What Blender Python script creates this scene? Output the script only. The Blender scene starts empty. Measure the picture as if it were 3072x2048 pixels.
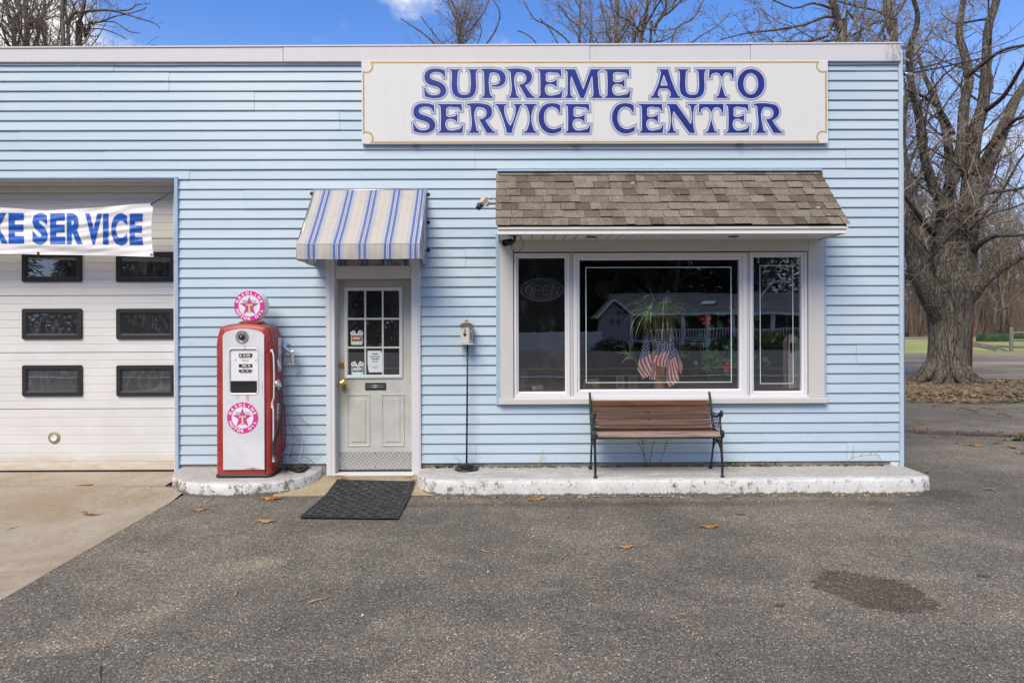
import bpy, bmesh, math, random
from mathutils import Vector, Matrix, noise as mnoise
from mathutils.geometry import delaunay_2d_cdt, tessellate_polygon
R = math.radians
rnd = random.Random(7)
scene = bpy.context.scene
COL = scene.collection

# ------------------------------------------------------------------ camera
CAM = Vector((0, 0, 1.66)); FOC = 2016.0; YAW = 0.007; ROLL = -0.0036
cam_data = bpy.data.cameras.new("camera"); cam = bpy.data.objects.new("camera", cam_data); COL.objects.link(cam)
cam_data.sensor_width = 36.0; cam_data.lens = FOC / 3072 * 36.0
cam_data.shift_y = -(1024 - 965) / 3072.0
cam_data.clip_start = 0.1; cam_data.clip_end = 2000
CROT = Matrix.Rotation(-YAW, 3, 'Z') @ Matrix.Rotation(R(90), 3, 'X') @ Matrix.Rotation(ROLL, 3, 'Z')
cam.matrix_world = Matrix.Translation(CAM) @ CROT.to_4x4()
scene.camera = cam

# ------------------------------------------------------------------ world, sun, exposure
SUN_EL, SUN_AZ = R(48), R(205)      # azimuth measured clockwise from +Y (north), so the sun stands behind the camera
world = bpy.data.worlds.new("World"); scene.world = world; world.use_nodes = True
wt = world.node_tree; wt.nodes.clear()
def WN(t, **k):
    n = wt.nodes.new(t)
    for a, b in k.items(): setattr(n, a, b)
    return n
w_out = WN('ShaderNodeOutputWorld'); w_bg = WN('ShaderNodeBackground')
w_sky = WN('ShaderNodeTexSky', sky_type='NISHITA', sun_disc=False)
w_sky.sun_elevation = SUN_EL; w_sky.sun_rotation = SUN_AZ
w_sky.air_density = 0.85; w_sky.dust_density = 0.0; w_sky.ozone_density = 3.0
w_tc = WN('ShaderNodeTexCoord')
w_map = WN('ShaderNodeMapping'); w_map.inputs['Scale'].default_value = (1.0, 1.0, 1.6)
w_map.inputs['Location'].default_value = (15.27, 48.97, 4.57); w_map.inputs['Rotation'].default_value = (0, 0, .75)
w_n1 = WN('ShaderNodeTexNoise'); w_n1.inputs['Scale'].default_value = 3.0; w_n1.inputs['Detail'].default_value = 9; w_n1.inputs['Roughness'].default_value = .58
w_rmp = WN('ShaderNodeMapRange', interpolation_type='SMOOTHSTEP')
w_rmp.inputs['From Min'].default_value = .485; w_rmp.inputs['From Max'].default_value = .62
w_gain = WN('ShaderNodeMix', data_type='RGBA', blend_type='MULTIPLY'); w_gain.inputs[0].default_value = 1.0
w_gain.inputs[7].default_value = (.70, .99, 1.38, 1)
w_mix = WN('ShaderNodeMix', data_type='RGBA'); w_mix.inputs[7].default_value = (6.6, 6.45, 6.3, 1)
wt.links.new(w_tc.outputs['Generated'], w_map.inputs[0]); wt.links.new(w_map.outputs[0], w_n1.inputs['Vector'])
wt.links.new(w_n1.outputs['Fac'], w_rmp.inputs['Value']); wt.links.new(w_rmp.outputs[0], w_mix.inputs[0])
w_sep = WN('ShaderNodeSeparateXYZ'); wt.links.new(w_tc.outputs['Generated'], w_sep.inputs[0])
w_hz = WN('ShaderNodeMapRange', interpolation_type='SMOOTHSTEP')      # pale air towards the horizon, all the way round
w_hz.inputs['From Min'].default_value = .42; w_hz.inputs['From Max'].default_value = .04
w_low = WN('ShaderNodeMix', data_type='RGBA'); w_low.inputs[7].default_value = (3.3, 3.9, 5.2, 1)
wt.links.new(w_sep.outputs[2], w_hz.inputs['Value']); wt.links.new(w_hz.outputs[0], w_low.inputs[0])
wt.links.new(w_sky.outputs[0], w_gain.inputs[6]); wt.links.new(w_gain.outputs[2], w_low.inputs[6]); wt.links.new(w_low.outputs[2], w_mix.inputs[6])
wt.links.new(w_mix.outputs[2], w_bg.inputs['Color']); w_bg.inputs['Strength'].default_value = 0.10
wt.links.new(w_bg.outputs[0], w_out.inputs[0])
sun_data = bpy.data.lights.new("sun", 'SUN'); sun = bpy.data.objects.new("sun", sun_data); COL.objects.link(sun)
sun_data.energy = 2.5; sun_data.angle = R(34); sun_data.color = (1.0, .90, .72)
sd = Vector((math.sin(SUN_AZ) * math.cos(SUN_EL), math.cos(SUN_AZ) * math.cos(SUN_EL), math.sin(SUN_EL)))
sun.rotation_euler = sd.to_track_quat('Z', 'Y').to_euler(); sun.location = sd * 50
scene.view_settings.view_transform = 'Standard'; scene.view_settings.look = 'None'
scene.view_settings.gamma = 1.0; scene.view_settings.use_curve_mapping = False
scene.view_settings.exposure = 0.77
scene.render.engine = 'CYCLES'
scene.cycles.max_bounces = 6; scene.cycles.transparent_max_bounces = 12

# ------------------------------------------------------------------ measuring: a photo pixel (3072 wide) seen on a real plane
def ray(px, py): return CROT @ Vector(((px - 1536) / FOC, (965 - py) / FOC, -1))
def onY(px, py, Y):
    d = ray(px, py); t = (Y - CAM.y) / d.y; return CAM + d * t
def onZ(px, py, Z):
    d = ray(px, py); t = (Z - CAM.z) / d.z; return CAM + d * t
def WX(px, Y=7.0, py=965): return onY(px, py, Y).x
def WZ(py, Y=7.0, px=1536): return onY(px, py, Y).z

# ------------------------------------------------------------------ object helpers
def link(o, parent=None):
    COL.objects.link(o)
    if parent is not None: o.parent = parent
    return o
def org(p):
    while p.parent is not None: p = p.parent
    return p.location
def mesh(name, verts, faces, mats=None, fm=None, smooth=False, uvs=None, bevel=0, sharp=None):
    me = bpy.data.meshes.new(name); me.from_pydata([tuple(v) for v in verts], [], faces)
    for m in (mats if isinstance(mats, (list, tuple)) else [mats]):
        if m: me.materials.append(m)
    if fm: me.polygons.foreach_set('material_index', fm)
    if uvs:
        l = me.uv_layers.new(name='uv')
        for lp in me.loops: l.data[lp.index].uv = uvs[lp.vertex_index]
    if smooth: me.polygons.foreach_set('use_smooth', [True] * len(me.polygons))
    if bevel:
        bm = bmesh.new(); bm.from_mesh(me)
        bmesh.ops.remove_doubles(bm, verts=bm.verts, dist=1e-5)
        ed = [e for e in bm.edges if len(e.link_faces) == 2 and e.calc_face_angle(0) > .5]
        bmesh.ops.bevel(bm, geom=ed, offset=bevel, segments=1, affect='EDGES', clamp_overlap=True)
        bm.to_mesh(me); bm.free()
    if smooth and sharp:
        try: me.set_sharp_from_angle(angle=R(sharp))
        except Exception: pass
    me.validate(); return me
class MB:
    def __init__(s): s.v = []; s.f = []; s.m = []; s.uv = []
    def add(s, verts, faces, mi=0):
        b = len(s.v); s.v += [Vector(v) for v in verts]
        s.f += [[i + b for i in f] for f in faces]; s.m += [mi] * len(faces); return s
    def box(s, x0, x1, y0, y1, z0, z1, mi=0, M=None):
        vs = [Vector(p) for p in ((x0,y0,z0),(x1,y0,z0),(x1,y1,z0),(x0,y1,z0),(x0,y0,z1),(x1,y0,z1),(x1,y1,z1),(x0,y1,z1))]
        if M is not None: vs = [M @ v for v in vs]
        return s.add(vs, [(0,3,2,1),(4,5,6,7),(0,1,5,4),(1,2,6,5),(2,3,7,6),(3,0,4,7)], mi)
    def tube(s, pts, rad, n=8, mi=0, caps=True, flat=1.0):
        pts = [Vector(p) for p in pts]
        if not isinstance(rad, (list, tuple)): rad = [rad] * len(pts)
        b = len(s.v); up = None
        for i, p in enumerate(pts):
            t = (pts[min(i+1, len(pts)-1)] - pts[max(i-1, 0)])
            t = t.normalized() if t.length > 1e-9 else Vector((0,0,1))
            if up is None:
                up = Vector((0,1,0)) if abs(t.y) < .9 else Vector((1,0,0))
            a = t.cross(up)
            if a.length < 1e-4: a = t.orthogonal()
            a.normalize(); c = a.cross(t); up = c
            for k in range(n):
                an = 2*math.pi*k/n
                s.v.append(p + a*math.cos(an)*rad[i] + c*math.sin(an)*rad[i]*flat)
        for i in range(len(pts)-1):
            for k in range(n):
                k2 = (k+1) % n
                s.f.append([b+i*n+k, b+i*n+k2, b+(i+1)*n+k2, b+(i+1)*n+k]); s.m.append(mi)
        if caps and n > 3:
            s.f.append([b+k for k in range(n)][::-1]); s.m.append(mi)
            e = b+(len(pts)-1)*n; s.f.append([e+k for k in range(n)]); s.m.append(mi)
        return s
    def lathe(s, prof, n=20, M=None, mi=0):      # prof: list of (r, z), around local Z
        b = len(s.v); M = M or Matrix.Identity(4)
        for r, z in prof:
            for k in range(n):
                a = 2*math.pi*k/n; s.v.append(M @ Vector((r*math.cos(a), r*math.sin(a), z)))
        for i in range(len(prof)-1):
            for k in range(n):
                k2 = (k+1) % n
                s.f.append([b+i*n+k, b+i*n+k2, b+(i+1)*n+k2, b+(i+1)*n+k]); s.m.append(mi)
        s.f.append([b+k for k in range(n)][::-1]); s.m.append(mi)
        e = b+(len(prof)-1)*n; s.f.append([e+k for k in range(n)]); s.m.append(mi)
        return s
    def prism(s, poly, y0, y1, mi=0):            # polygon in (x,z) extruded along y, CCW seen from the camera side (-y)
        n = len(poly); b = len(s.v)
        s.v += [Vector((x, y0, z)) for x, z in poly] + [Vector((x, y1, z)) for x, z in poly]
        s.f.append([b+i for i in range(n)]); s.m.append(mi)
        s.f.append([b+n+i for i in range(n)][::-1]); s.m.append(mi)
        for i in range(n):
            j = (i+1) % n; s.f.append([b+j, b+i, b+n+i, b+n+j]); s.m.append(mi)
        return s
    def grid(s, fn, nu, nv, mi=0):
        b = len(s.v)
        for j in range(nv+1):
            for i in range(nu+1): s.v.append(Vector(fn(i/nu, j/nv)))
        for j in range(nv):
            for i in range(nu):
                a = b+j*(nu+1)+i; s.f.append([a, a+1, a+nu+2, a+nu+1]); s.m.append(mi)
        return s
    def obj(s, name, mats, parent=None, smooth=False, bevel=0, uvs=None, sharp=None, local=False, **props):
        o0 = Vector((0,0,0)) if (parent is None or local) else Vector(org(parent))
        vs = [v - o0 for v in s.v]
        me = mesh(name, vs, s.f, mats, s.m if isinstance(mats, (list, tuple)) and len(mats) > 1 else None, smooth, uvs, bevel, sharp)
        o = bpy.data.objects.new(name, me); link(o, parent)
        for k, v in props.items(): o[k] = v
        return o
def tag(o, label=None, cat=None, group=None, kind=None):
    if label: o['label'] = label
    if cat: o['category'] = cat
    if group: o['group'] = group
    if kind: o['kind'] = kind
    return o
def thing(name, loc, label, cat, group=None):
    o = bpy.data.objects.new(name, None); o.location = loc; o.empty_display_size = .1; COL.objects.link(o)
    return tag(o, label, cat, group)
def box(name, x0, x1, y0, y1, z0, z1, m, parent=None, bevel=0, **kw):
    return MB().box(x0, x1, y0, y1, z0, z1).obj(name, m, parent, bevel=bevel, **kw)
def copy_tree(o, parent=None):
    c = o.copy(); COL.objects.link(c)
    if parent is not None: c.parent = parent
    for ch in list(o.children): copy_tree(ch, c)
    return c
def loft(sections, closed=True):                 # list of rings with the same count -> MB
    m = MB(); n = len(sections[0])
    for s_ in sections: m.v += [Vector(p) for p in s_]
    for i in range(len(sections)-1):
        for k in range(n if closed else n-1):
            k2 = (k+1) % n; m.f.append([i*n+k, i*n+k2, (i+1)*n+k2, (i+1)*n+k]); m.m.append(0)
    return m

# ------------------------------------------------------------------ materials
class NT:
    def __init__(s, name):
        s.mat = bpy.data.materials.new(name); s.mat.use_nodes = True; s.t = s.mat.node_tree
        s.b = s.t.nodes['Principled BSDF']; s.out = s.t.nodes['Material Output']
        s.tc = s.t.nodes.new('ShaderNodeTexCoord'); s.pos = s.t.nodes.new('ShaderNodeNewGeometry').outputs['Position']
    def put(s, sock, v):
        if isinstance(v, bpy.types.NodeSocket): s.t.links.new(v, sock)
        elif isinstance(v, (tuple, list)) and sock.type == 'RGBA' and len(v) == 3: sock.default_value = (*v, 1)
        else: sock.default_value = v
    def n(s, typ, ins=None, out=0, **props):
        nd = s.t.nodes.new('ShaderNode' + typ)
        for k, v in props.items(): setattr(nd, k, v)
        for k, v in (ins or {}).items(): s.put(nd.inputs[k], v)
        return nd.outputs[out]
    def noise(s, sc, det=4, ro=.55, vec=None, dist=0, out='Fac'):
        return s.n('TexNoise', {'Vector': vec or s.pos, 'Scale': sc, 'Detail': det, 'Roughness': ro, 'Distortion': dist}, out)
    def vor(s, sc, vec=None, out='Distance', **p):
        return s.n('TexVoronoi', {'Vector': vec or s.pos, 'Scale': sc}, out, **p)
    def map(s, sc, vec=None): return s.n('Mapping', {'Vector': vec or s.pos, 'Scale': sc})
    def rng(s, v, a, b, c=0., d=1., smooth=True):
        return s.n('MapRange', {'Value': v, 'From Min': a, 'From Max': b, 'To Min': c, 'To Max': d}, interpolation_type='SMOOTHSTEP' if smooth else 'LINEAR')
    def mix(s, f, a, b, mode='MIX'):
        nd = s.t.nodes.new('ShaderNodeMix'); nd.data_type = 'RGBA'; nd.blend_type = mode
        s.put(nd.inputs[0], f); s.put(nd.inputs[6], a); s.put(nd.inputs[7], b); return nd.outputs[2]
    def math(s, op, a, b=0., c=None):
        nd = s.t.nodes.new('ShaderNodeMath'); nd.operation = op; s.put(nd.inputs[0], a); s.put(nd.inputs[1], b)
        if c is not None: s.put(nd.inputs[2], c)
        return nd.outputs[0]
    def ramp(s, f, stops, interp='LINEAR'):
        nd = s.t.nodes.new('ShaderNodeValToRGB'); s.put(nd.inputs[0], f); cr = nd.color_ramp; cr.interpolation = interp
        while len(cr.elements) < len(stops): cr.elements.new(.5)
        for e, (p, c) in zip(cr.elements, stops): e.position = p; e.color = (*c, 1)
        return nd.outputs[0]
    def sep(s, vec=None):
        nd = s.t.nodes.new('ShaderNodeSeparateXYZ'); s.put(nd.inputs[0], vec or s.pos); return nd.outputs
    def bump(s, h, st=.3, dist=.01):
        o = s.n('Bump', {'Height': h, 'Strength': st, 'Distance': dist}); s.put(s.b.inputs['Normal'], o)
    def fin(s, col, rough=.6, metal=0., spec=.5):
        s.put(s.b.inputs['Base Color'], col); s.put(s.b.inputs['Roughness'], rough)
        s.put(s.b.inputs['Metallic'], metal); s.put(s.b.inputs['Specular IOR Level'], spec); return s.mat
def simple(name, col, rough=.6, metal=0., var=.12, sc=8., bump=0., bsc=60., spec=.4):
    g = NT(name); f = g.rng(g.noise(sc, 6, .65), .3, .7)
    c = g.mix(f, tuple(x*(1-var) for x in col), tuple(min(1, x*(1+var)) for x in col))
    if bump: g.bump(g.noise(bsc, 4), bump, .003)
    return g.fin(c, rough, metal, spec)
M = {}
M['black'] = simple('black_rubber', (.018,.018,.02), .55)
M['mat_ridge'] = simple('dusty_rubber', (.055,.055,.055), .7, 0, .5, 14)
M['black_paint'] = simple('black_iron_paint', (.017,.017,.019), .42, bump=.4, bsc=150)
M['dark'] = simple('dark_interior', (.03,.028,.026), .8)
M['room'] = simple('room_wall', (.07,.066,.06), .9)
M['brass'] = simple('brass', (.72,.5,.14), .2, 1.0, .1)
M['bronze'] = simple('aged_bronze', (.06,.045,.03), .4, .6, .2, 40)
M['chrome'] = simple('cast_aluminium', (.62,.62,.62), .33, .9, .15, 30)
M['steel'] = simple('galvanised_steel', (.45,.46,.47), .4, .8, .12, 30)
M['gold'] = simple('gold_line_paint', (.46,.29,.08), .5, 0, .1, 20)
M['silver_tape'] = simple('pale_pinstripe', (.55,.66,.70), .5, 0, .05)
M['rope'] = simple('dark_rope', (.03,.03,.03), .8)
M['blue_plastic'] = simple('blue_plastic', (.05,.22,.5), .4)
M['beige_plastic'] = simple('beige_camera_shell', (.5,.41,.29), .5)
M['camo'] = simple('olive_bracket', (.13,.14,.10), .5)
M['white_plastic'] = simple('white_plastic', (.75,.75,.74), .4)
M['lens'] = simple('dark_lens', (.01,.012,.018), .08, 0, .05, spec=.8)
M['paper'] = simple('paper_sheet', (.62,.66,.68), .8, 0, .04, 5)
M['ink'] = simple('dark_print', (.03,.03,.035), .6)
M['w_print'] = simple('white_print', (.8,.8,.8), .5, 0, .03)
M['magenta'] = simple('magenta_enamel', (.62,.035,.30), .35, 0, .06, 4)
M['enamel'] = simple('white_enamel_disc', (.74,.73,.74), .3, 0, .04, 10)
M['olive_print'] = simple('olive_gold_print', (.24,.19,.08), .5)
M['t_fill'] = simple('pale_green_gold_print', (.62,.58,.28), .5)
M['t_edge'] = simple('dark_green_print', (.12,.16,.07), .5)
M['lime'] = simple('lime_print', (.30,.55,.02), .5)
M['aqua'] = simple('aqua_print', (.22,.55,.60), .5)
M['red_print'] = simple('red_print', (.6,.05,.03), .5)
M['red_rod'] = simple('red_rod_paint', (.35,.02,.02), .4)
M['terracotta'] = simple('copper_pot', (.36,.15,.08), .45, .2, .25, 12)
M['petal'] = simple('red_petal', (.75,.03,.04), .5)
M['leaf_green'] = simple('house_plant_leaf', (.09,.26,.07), .45, 0, .4, 25)
M['blade'] = simple('spider_plant_blade', (.40,.52,.24), .5, 0, .45, 30)
M['straw'] = simple('dry_root', (.33,.23,.11), .8, 0, .3, 40)
M['wood_frame'] = simple('golden_wood', (.42,.24,.05), .4, 0, .2, 30)
M['pane_dark'] = simple('framed_print', (.05,.055,.05), .3)
M['weed'] = simple('green_weed', (.09,.20,.03), .5, 0, .4, 60)
M['twig'] = simple('dead_twig', (.16,.105,.07), .8, 0, .3, 30)
M['pale_twig'] = simple('pale_stick', (.38,.28,.17), .8, 0, .2, 30)
M['soffit'] = simple('soffit_vinyl', (.62,.60,.57), .5, 0, .05, 6)
M['flashing'] = simple('light_blue_metal', (.33,.45,.58), .4, 0, .08, 6)
M['steel_dark'] = simple('recessed_light_ring', (.12,.12,.11), .4, .5)

def dirty_white(name, col, dirt=(.22,.2,.17), amt=.5, rough=.5, sc=3.0):
    g = NT(name); f = g.rng(g.noise(sc, 8, .7), .5, .8, 0, amt); f2 = g.rng(g.noise(sc*9, 5, .7), .62, .75, 0, amt*.9)
    streak = g.rng(g.noise(7, 5, .6, g.map((1.2, 1.2, .18))), .5, .75, 0, amt*.5)
    c = g.mix(f, col, tuple(x*.86 for x in col)); c = g.mix(g.math('MULTIPLY', f2, .6), c, dirt); c = g.mix(streak, c, tuple(x*.78 for x in col))
    g.bump(g.noise(120, 3), .12, .002); return g.fin(c, rough)
M['fascia'] = dirty_white('painted_fascia', (.60,.585,.60), amt=.35)
def fascia_mold():
    g = NT('mouldy_fascia_end'); x = g.sep()[0]; n = g.noise(20, 7, .75, g.map((1.2, 1, .5)))
    e = g.math('MULTIPLY', g.rng(x, WX(2640), WX(2668), 0, 1), g.rng(n, .40, .62))
    return g.fin(g.mix(g.math('MULTIPLY', e, .75), (.60,.585,.60), (.16,.16,.17)), .5)
M['fascia_end'] = fascia_mold()
M['trim'] = dirty_white('white_trim', (.63,.62,.63), amt=.45)
M['vinyl'] = dirty_white('white_vinyl_frame', (.66,.65,.68), amt=.15)
M['casing'] = dirty_white('cream_casing', (.55,.535,.51), amt=.4)
M['canopy_fascia'] = dirty_white('canopy_white', (.78,.76,.74), amt=.2)
M['sign'] = dirty_white('sign_panel', (.66,.655,.635), (.4,.38,.33), amt=.3)
M['banner'] = dirty_white('banner_vinyl', (.72,.70,.70), amt=.15)
M['halo'] = simple('pale_blue_outline', (.30,.345,.47), .45, 0, .05, 3)
M['keyline'] = simple('white_keyline', (.74,.73,.74), .45, 0, .03)
def blue_paint(name, a, b):
    g = NT(name); f = g.rng(g.noise(30, 6, .7, g.map((1, 1, .12))), .4, .75); f2 = g.rng(g.noise(2.2, 5), .4, .65)
    return g.fin(g.mix(g.math('MULTIPLY', f, f2), a, b), .38)
M['letter'] = blue_paint('royal_blue_lettering', (.009,.017,.185), (.004,.026,.40))
M['banner_blue'] = blue_paint('banner_blue_print', (.006,.085,.42), (.010,.12,.52))

def siding():
    g = NT('light_blue_siding'); rn = g.n('ObjectInfo', out='Random')
    base = g.mix(rn, (.395,.51,.595), (.450,.555,.63))
    big = g.rng(g.noise(.9, 5, .6), .35, .7)
    c = g.mix(g.math('MULTIPLY', big, .35), base, (.56,.61,.67))
    grain = g.noise(30, 5, .6, g.map((1.2, 1, 22)))
    c = g.mix(g.rng(grain, .35, .7, 0, .2), c, (.38,.47,.57))
    z = g.sep()[2]
    low = g.rng(z, .75, .2, 0, 1); spl = g.rng(g.noise(60, 5, .85), .57, .68)
    c = g.mix(g.math('MULTIPLY', low, g.math('MULTIPLY', spl, .45)), c, (.14,.14,.12))
    dirt = g.rng(g.noise(3.1, 8, .75, g.map((1, 1, 1.8))), .60, .76, 0, .38)
    c = g.mix(dirt, c, (.22,.26,.28))
    g.bump(grain, .35, .0018); return g.fin(c, .42, 0, .35)
M['siding'] = siding()

def asphalt(name, base=.082, warm=1.0, stains=(), dry=.5):
    g = NT(name)
    v1 = g.n('TexVoronoi', {'Vector': g.pos, 'Scale': 125., 'Randomness': 1.}, 'Color'); d1 = g.vor(125., out='Distance')
    sx = g.sep(v1)
    stone = g.ramp(sx[0], [(0,(.042,.050,.060)),(.35,(.085,.088,.090)),(.6,(.155,.135,.12)),(.78,(.23,.18,.145)),(.92,(.28,.25,.215)),(.985,(.40,.36,.31)),(1,(.62,.58,.52))])
    v2 = g.n('TexVoronoi', {'Vector': g.pos, 'Scale': 260., 'Randomness': 1.}, 'Color')
    fine = g.ramp(g.sep(v2)[1], [(0,(.055,.055,.057)),(.6,(.13,.12,.112)),(.9,(.19,.172,.152)),(1,(.34,.31,.27))])
    c = g.mix(g.rng(sx[1], .35, .55), fine, stone)
    edge = g.rng(d1, .35, .62); c = g.mix(g.math('MULTIPLY', edge, .45), c, (.03,.03,.03))
    big = g.rng(g.noise(.55, 6, .62), .38, .66); mid = g.rng(g.noise(2.6, 6, .65), .35, .72)
    c = g.mix(1.0, c, g.mix(big, (.80,.79,.79), (1.25,1.19,1.13)), 'MULTIPLY')
    c = g.mix(1.0, c, g.mix(mid, (.86,.86,.87), (1.16,1.12,1.08)), 'MULTIPLY')
    pale = g.rng(g.noise(1.1, 7, .7, g.map((.8, 1.7, 1))), .60, .78, 0, dry)
    c = g.mix(pale, c, (.25,.23,.205))
    xyz = g.sep()
    wob = g.noise(3.4, 6, .7); wob2 = g.noise(22, 5, .7)
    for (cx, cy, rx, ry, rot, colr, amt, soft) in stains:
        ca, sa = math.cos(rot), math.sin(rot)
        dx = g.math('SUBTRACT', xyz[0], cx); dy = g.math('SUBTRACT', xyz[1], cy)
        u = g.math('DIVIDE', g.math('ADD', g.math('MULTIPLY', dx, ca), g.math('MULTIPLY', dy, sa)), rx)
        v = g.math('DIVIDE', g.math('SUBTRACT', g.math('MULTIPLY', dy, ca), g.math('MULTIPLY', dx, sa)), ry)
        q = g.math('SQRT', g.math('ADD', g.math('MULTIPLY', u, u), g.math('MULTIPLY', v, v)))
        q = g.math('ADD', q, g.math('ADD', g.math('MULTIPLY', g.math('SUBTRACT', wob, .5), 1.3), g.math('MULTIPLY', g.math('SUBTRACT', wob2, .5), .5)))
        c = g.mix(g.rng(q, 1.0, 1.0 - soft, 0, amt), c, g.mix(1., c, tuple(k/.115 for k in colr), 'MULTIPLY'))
    c = g.mix(1.0, c, (base/.082*1.38*warm, base/.082*1.38, base/.082*1.27/warm), 'MULTIPLY')
    h = g.math('ADD', g.math('MULTIPLY', g.math('SUBTRACT', 1., d1), .8), g.math('MULTIPLY', g.noise(420, 2), .4))
    g.bump(h, .55, .004); return g.fin(c, .85, 0, .25)
sp = onZ(2610, 1768, 0)
def gz(px, py): p = onZ(px, py, 0); return p.x, p.y
st = []
x_, y_ = gz(2612, 1768); st.append((x_, y_-.02, .29, .37, R(35), (.045,.038,.031), .75, .12))
x_, y_ = gz(2950, 1728); st.append((x_, y_, .045, .04, 0, (.03,.03,.03), .7, .3))
x_, y_ = gz(2900, 1868); st.append((x_, y_, .04, .02, 0, (.05,.042,.035), .6, .3))
x_, y_ = gz(1280, 1920); st.append((x_, y_, .05, .03, 0, (.06,.05,.038), .6, .4))
x_, y_ = gz(760, 1690); st.append((x_, y_, .34, .20, R(10), (.17,.163,.152), .8, .95))
x_, y_ = gz(400, 1855); st.append((x_, y_, .22, .16, R(10), (.17,.163,.152), .8, .95))
x_, y_ = gz(170, 1945); st.append((x_, y_, .30, .12, R(10), (.17,.163,.152), .8, .95))
x_, y_ = gz(2800, 1480); st.append((x_, y_, .6, .55, 0, (.048,.044,.042), .55, .9))
x_, y_ = gz(2890, 1300); st.append((x_, y_, 1.9, .42, R(-16), (.034,.027,.022), .7, .9)); st.append((x_+.5, y_-.25, 1.3, .16, R(-16), (.03,.025,.02), .6, .9)); x_, y_ = gz(2800, 1262); st.append((x_, y_, .8, .3, R(-20), (.085,.06,.042), .5, .9))
x_, y_ = gz(1900, 1512); st.append((x_, y_, 3.6, .16, 0, (.05,.046,.044), .6, .9))  # dark line along the kerb foot: dirt plus painted contact shade
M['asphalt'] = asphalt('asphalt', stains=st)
M['road_asphalt'] = simple('road_asphalt', (.05,.05,.052), .85, 0, .15, 3)
def far_lot():
    g = NT('worn_far_lot'); f = g.rng(g.noise(.5, 6, .65, g.map((.35, 1, 1))), .35, .68)
    c = g.mix(f, (.115,.092,.075), (.30,.235,.175)); c = g.mix(g.rng(g.noise(1.3, 6, .7, g.map((.5, 1, 1))), .5, .7, 0, .7), c, (.14,.11,.085)); c = g.mix(g.rng(g.noise(14, 5, .7), .5, .75, 0, .6), c, (.28,.21,.13))
    return g.fin(c, .9)
M['far_lot'] = far_lot()
def lawn():
    g = NT('winter_lawn'); f = g.rng(g.noise(.35, 6, .65), .35, .65)
    c = g.mix(f, (.21,.24,.05), (.34,.31,.11)); c = g.mix(g.rng(g.noise(3, 6, .8), .45, .7), c, (.14,.19,.035))
    return g.fin(c, .9)
M['lawn'] = lawn(); M['verge'] = simple('worn_verge_grass', (.10,.09,.045), .95, 0, .3, 3)
def soil():
    g = NT('leafy_soil'); v = g.n('TexVoronoi', {'Vector': g.pos, 'Scale': 16.}, 'Color')
    c = g.ramp(g.sep(v)[0], [(0,(.06,.045,.03)),(.4,(.13,.09,.055)),(.7,(.22,.15,.085)),(1,(.32,.23,.12))])
    c = g.mix(g.rng(g.noise(1.6, 5), .5, .65), c, (.10,.10,.04)); g.bump(g.noise(30, 4), .6, .03); return g.fin(c, .95)
M['soil'] = soil()
def leafmat(name, stops, sc=30):
    g = NT(name); v = g.n('TexVoronoi', {'Vector': g.pos, 'Scale': float(sc)}, 'Color')
    return g.fin(g.ramp(g.sep(v)[0], stops), .75, 0, .2)
M['litter'] = leafmat('fallen_leaves', [(0,(.07,.048,.03)),(.35,(.14,.095,.055)),(.65,(.23,.165,.09)),(.85,(.34,.26,.16)),(.95,(.10,.11,.04)),(1,(.30,.14,.05))], 14)
M['oak_leaf'] = leafmat('oak_leaf_brown', [(0,(.20,.095,.03)),(.5,(.33,.16,.05)),(1,(.40,.22,.09))], 14)
M['dark_leaf'] = leafmat('dead_leaf_dark', [(0,(.11,.065,.04)),(1,(.19,.11,.06))], 9)
M['chips'] = leafmat('pale_debris', [(0,(.20,.14,.08)),(.6,(.38,.29,.18)),(1,(.55,.47,.36))], 25)
def concrete(name, a, b, c3, speck=.3):
    g = NT(name); f = g.rng(g.noise(.9, 7, .68, dist=.4), .36, .66); c = g.mix(f, a, b)
    c = g.mix(g.rng(g.noise(5, 7, .7, g.map((1, 2.2, 1))), .5, .78, 0, .65), c, c3)
    v = g.n('TexVoronoi', {'Vector': g.pos, 'Scale': 170.}, 'Color')
    c = g.mix(g.rng(g.sep(v)[0], .80, .95, 0, speck), c, (.12,.09,.06)); c = g.mix(g.rng(g.sep(v)[1], .85, .97, 0, speck), c, (.62,.56,.47))
    g.bump(g.math('ADD', g.noise(160, 3), g.noise(12, 5)), .3, .004); return g.fin(c, .85, 0, .25)
M['apron'] = concrete('stained_concrete', (.30,.235,.16), (.39,.34,.275), (.25,.165,.085))
M['pebble'] = concrete('tan_pebble_slab', (.33,.265,.16), (.37,.30,.19), (.27,.20,.11), .7)
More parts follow.
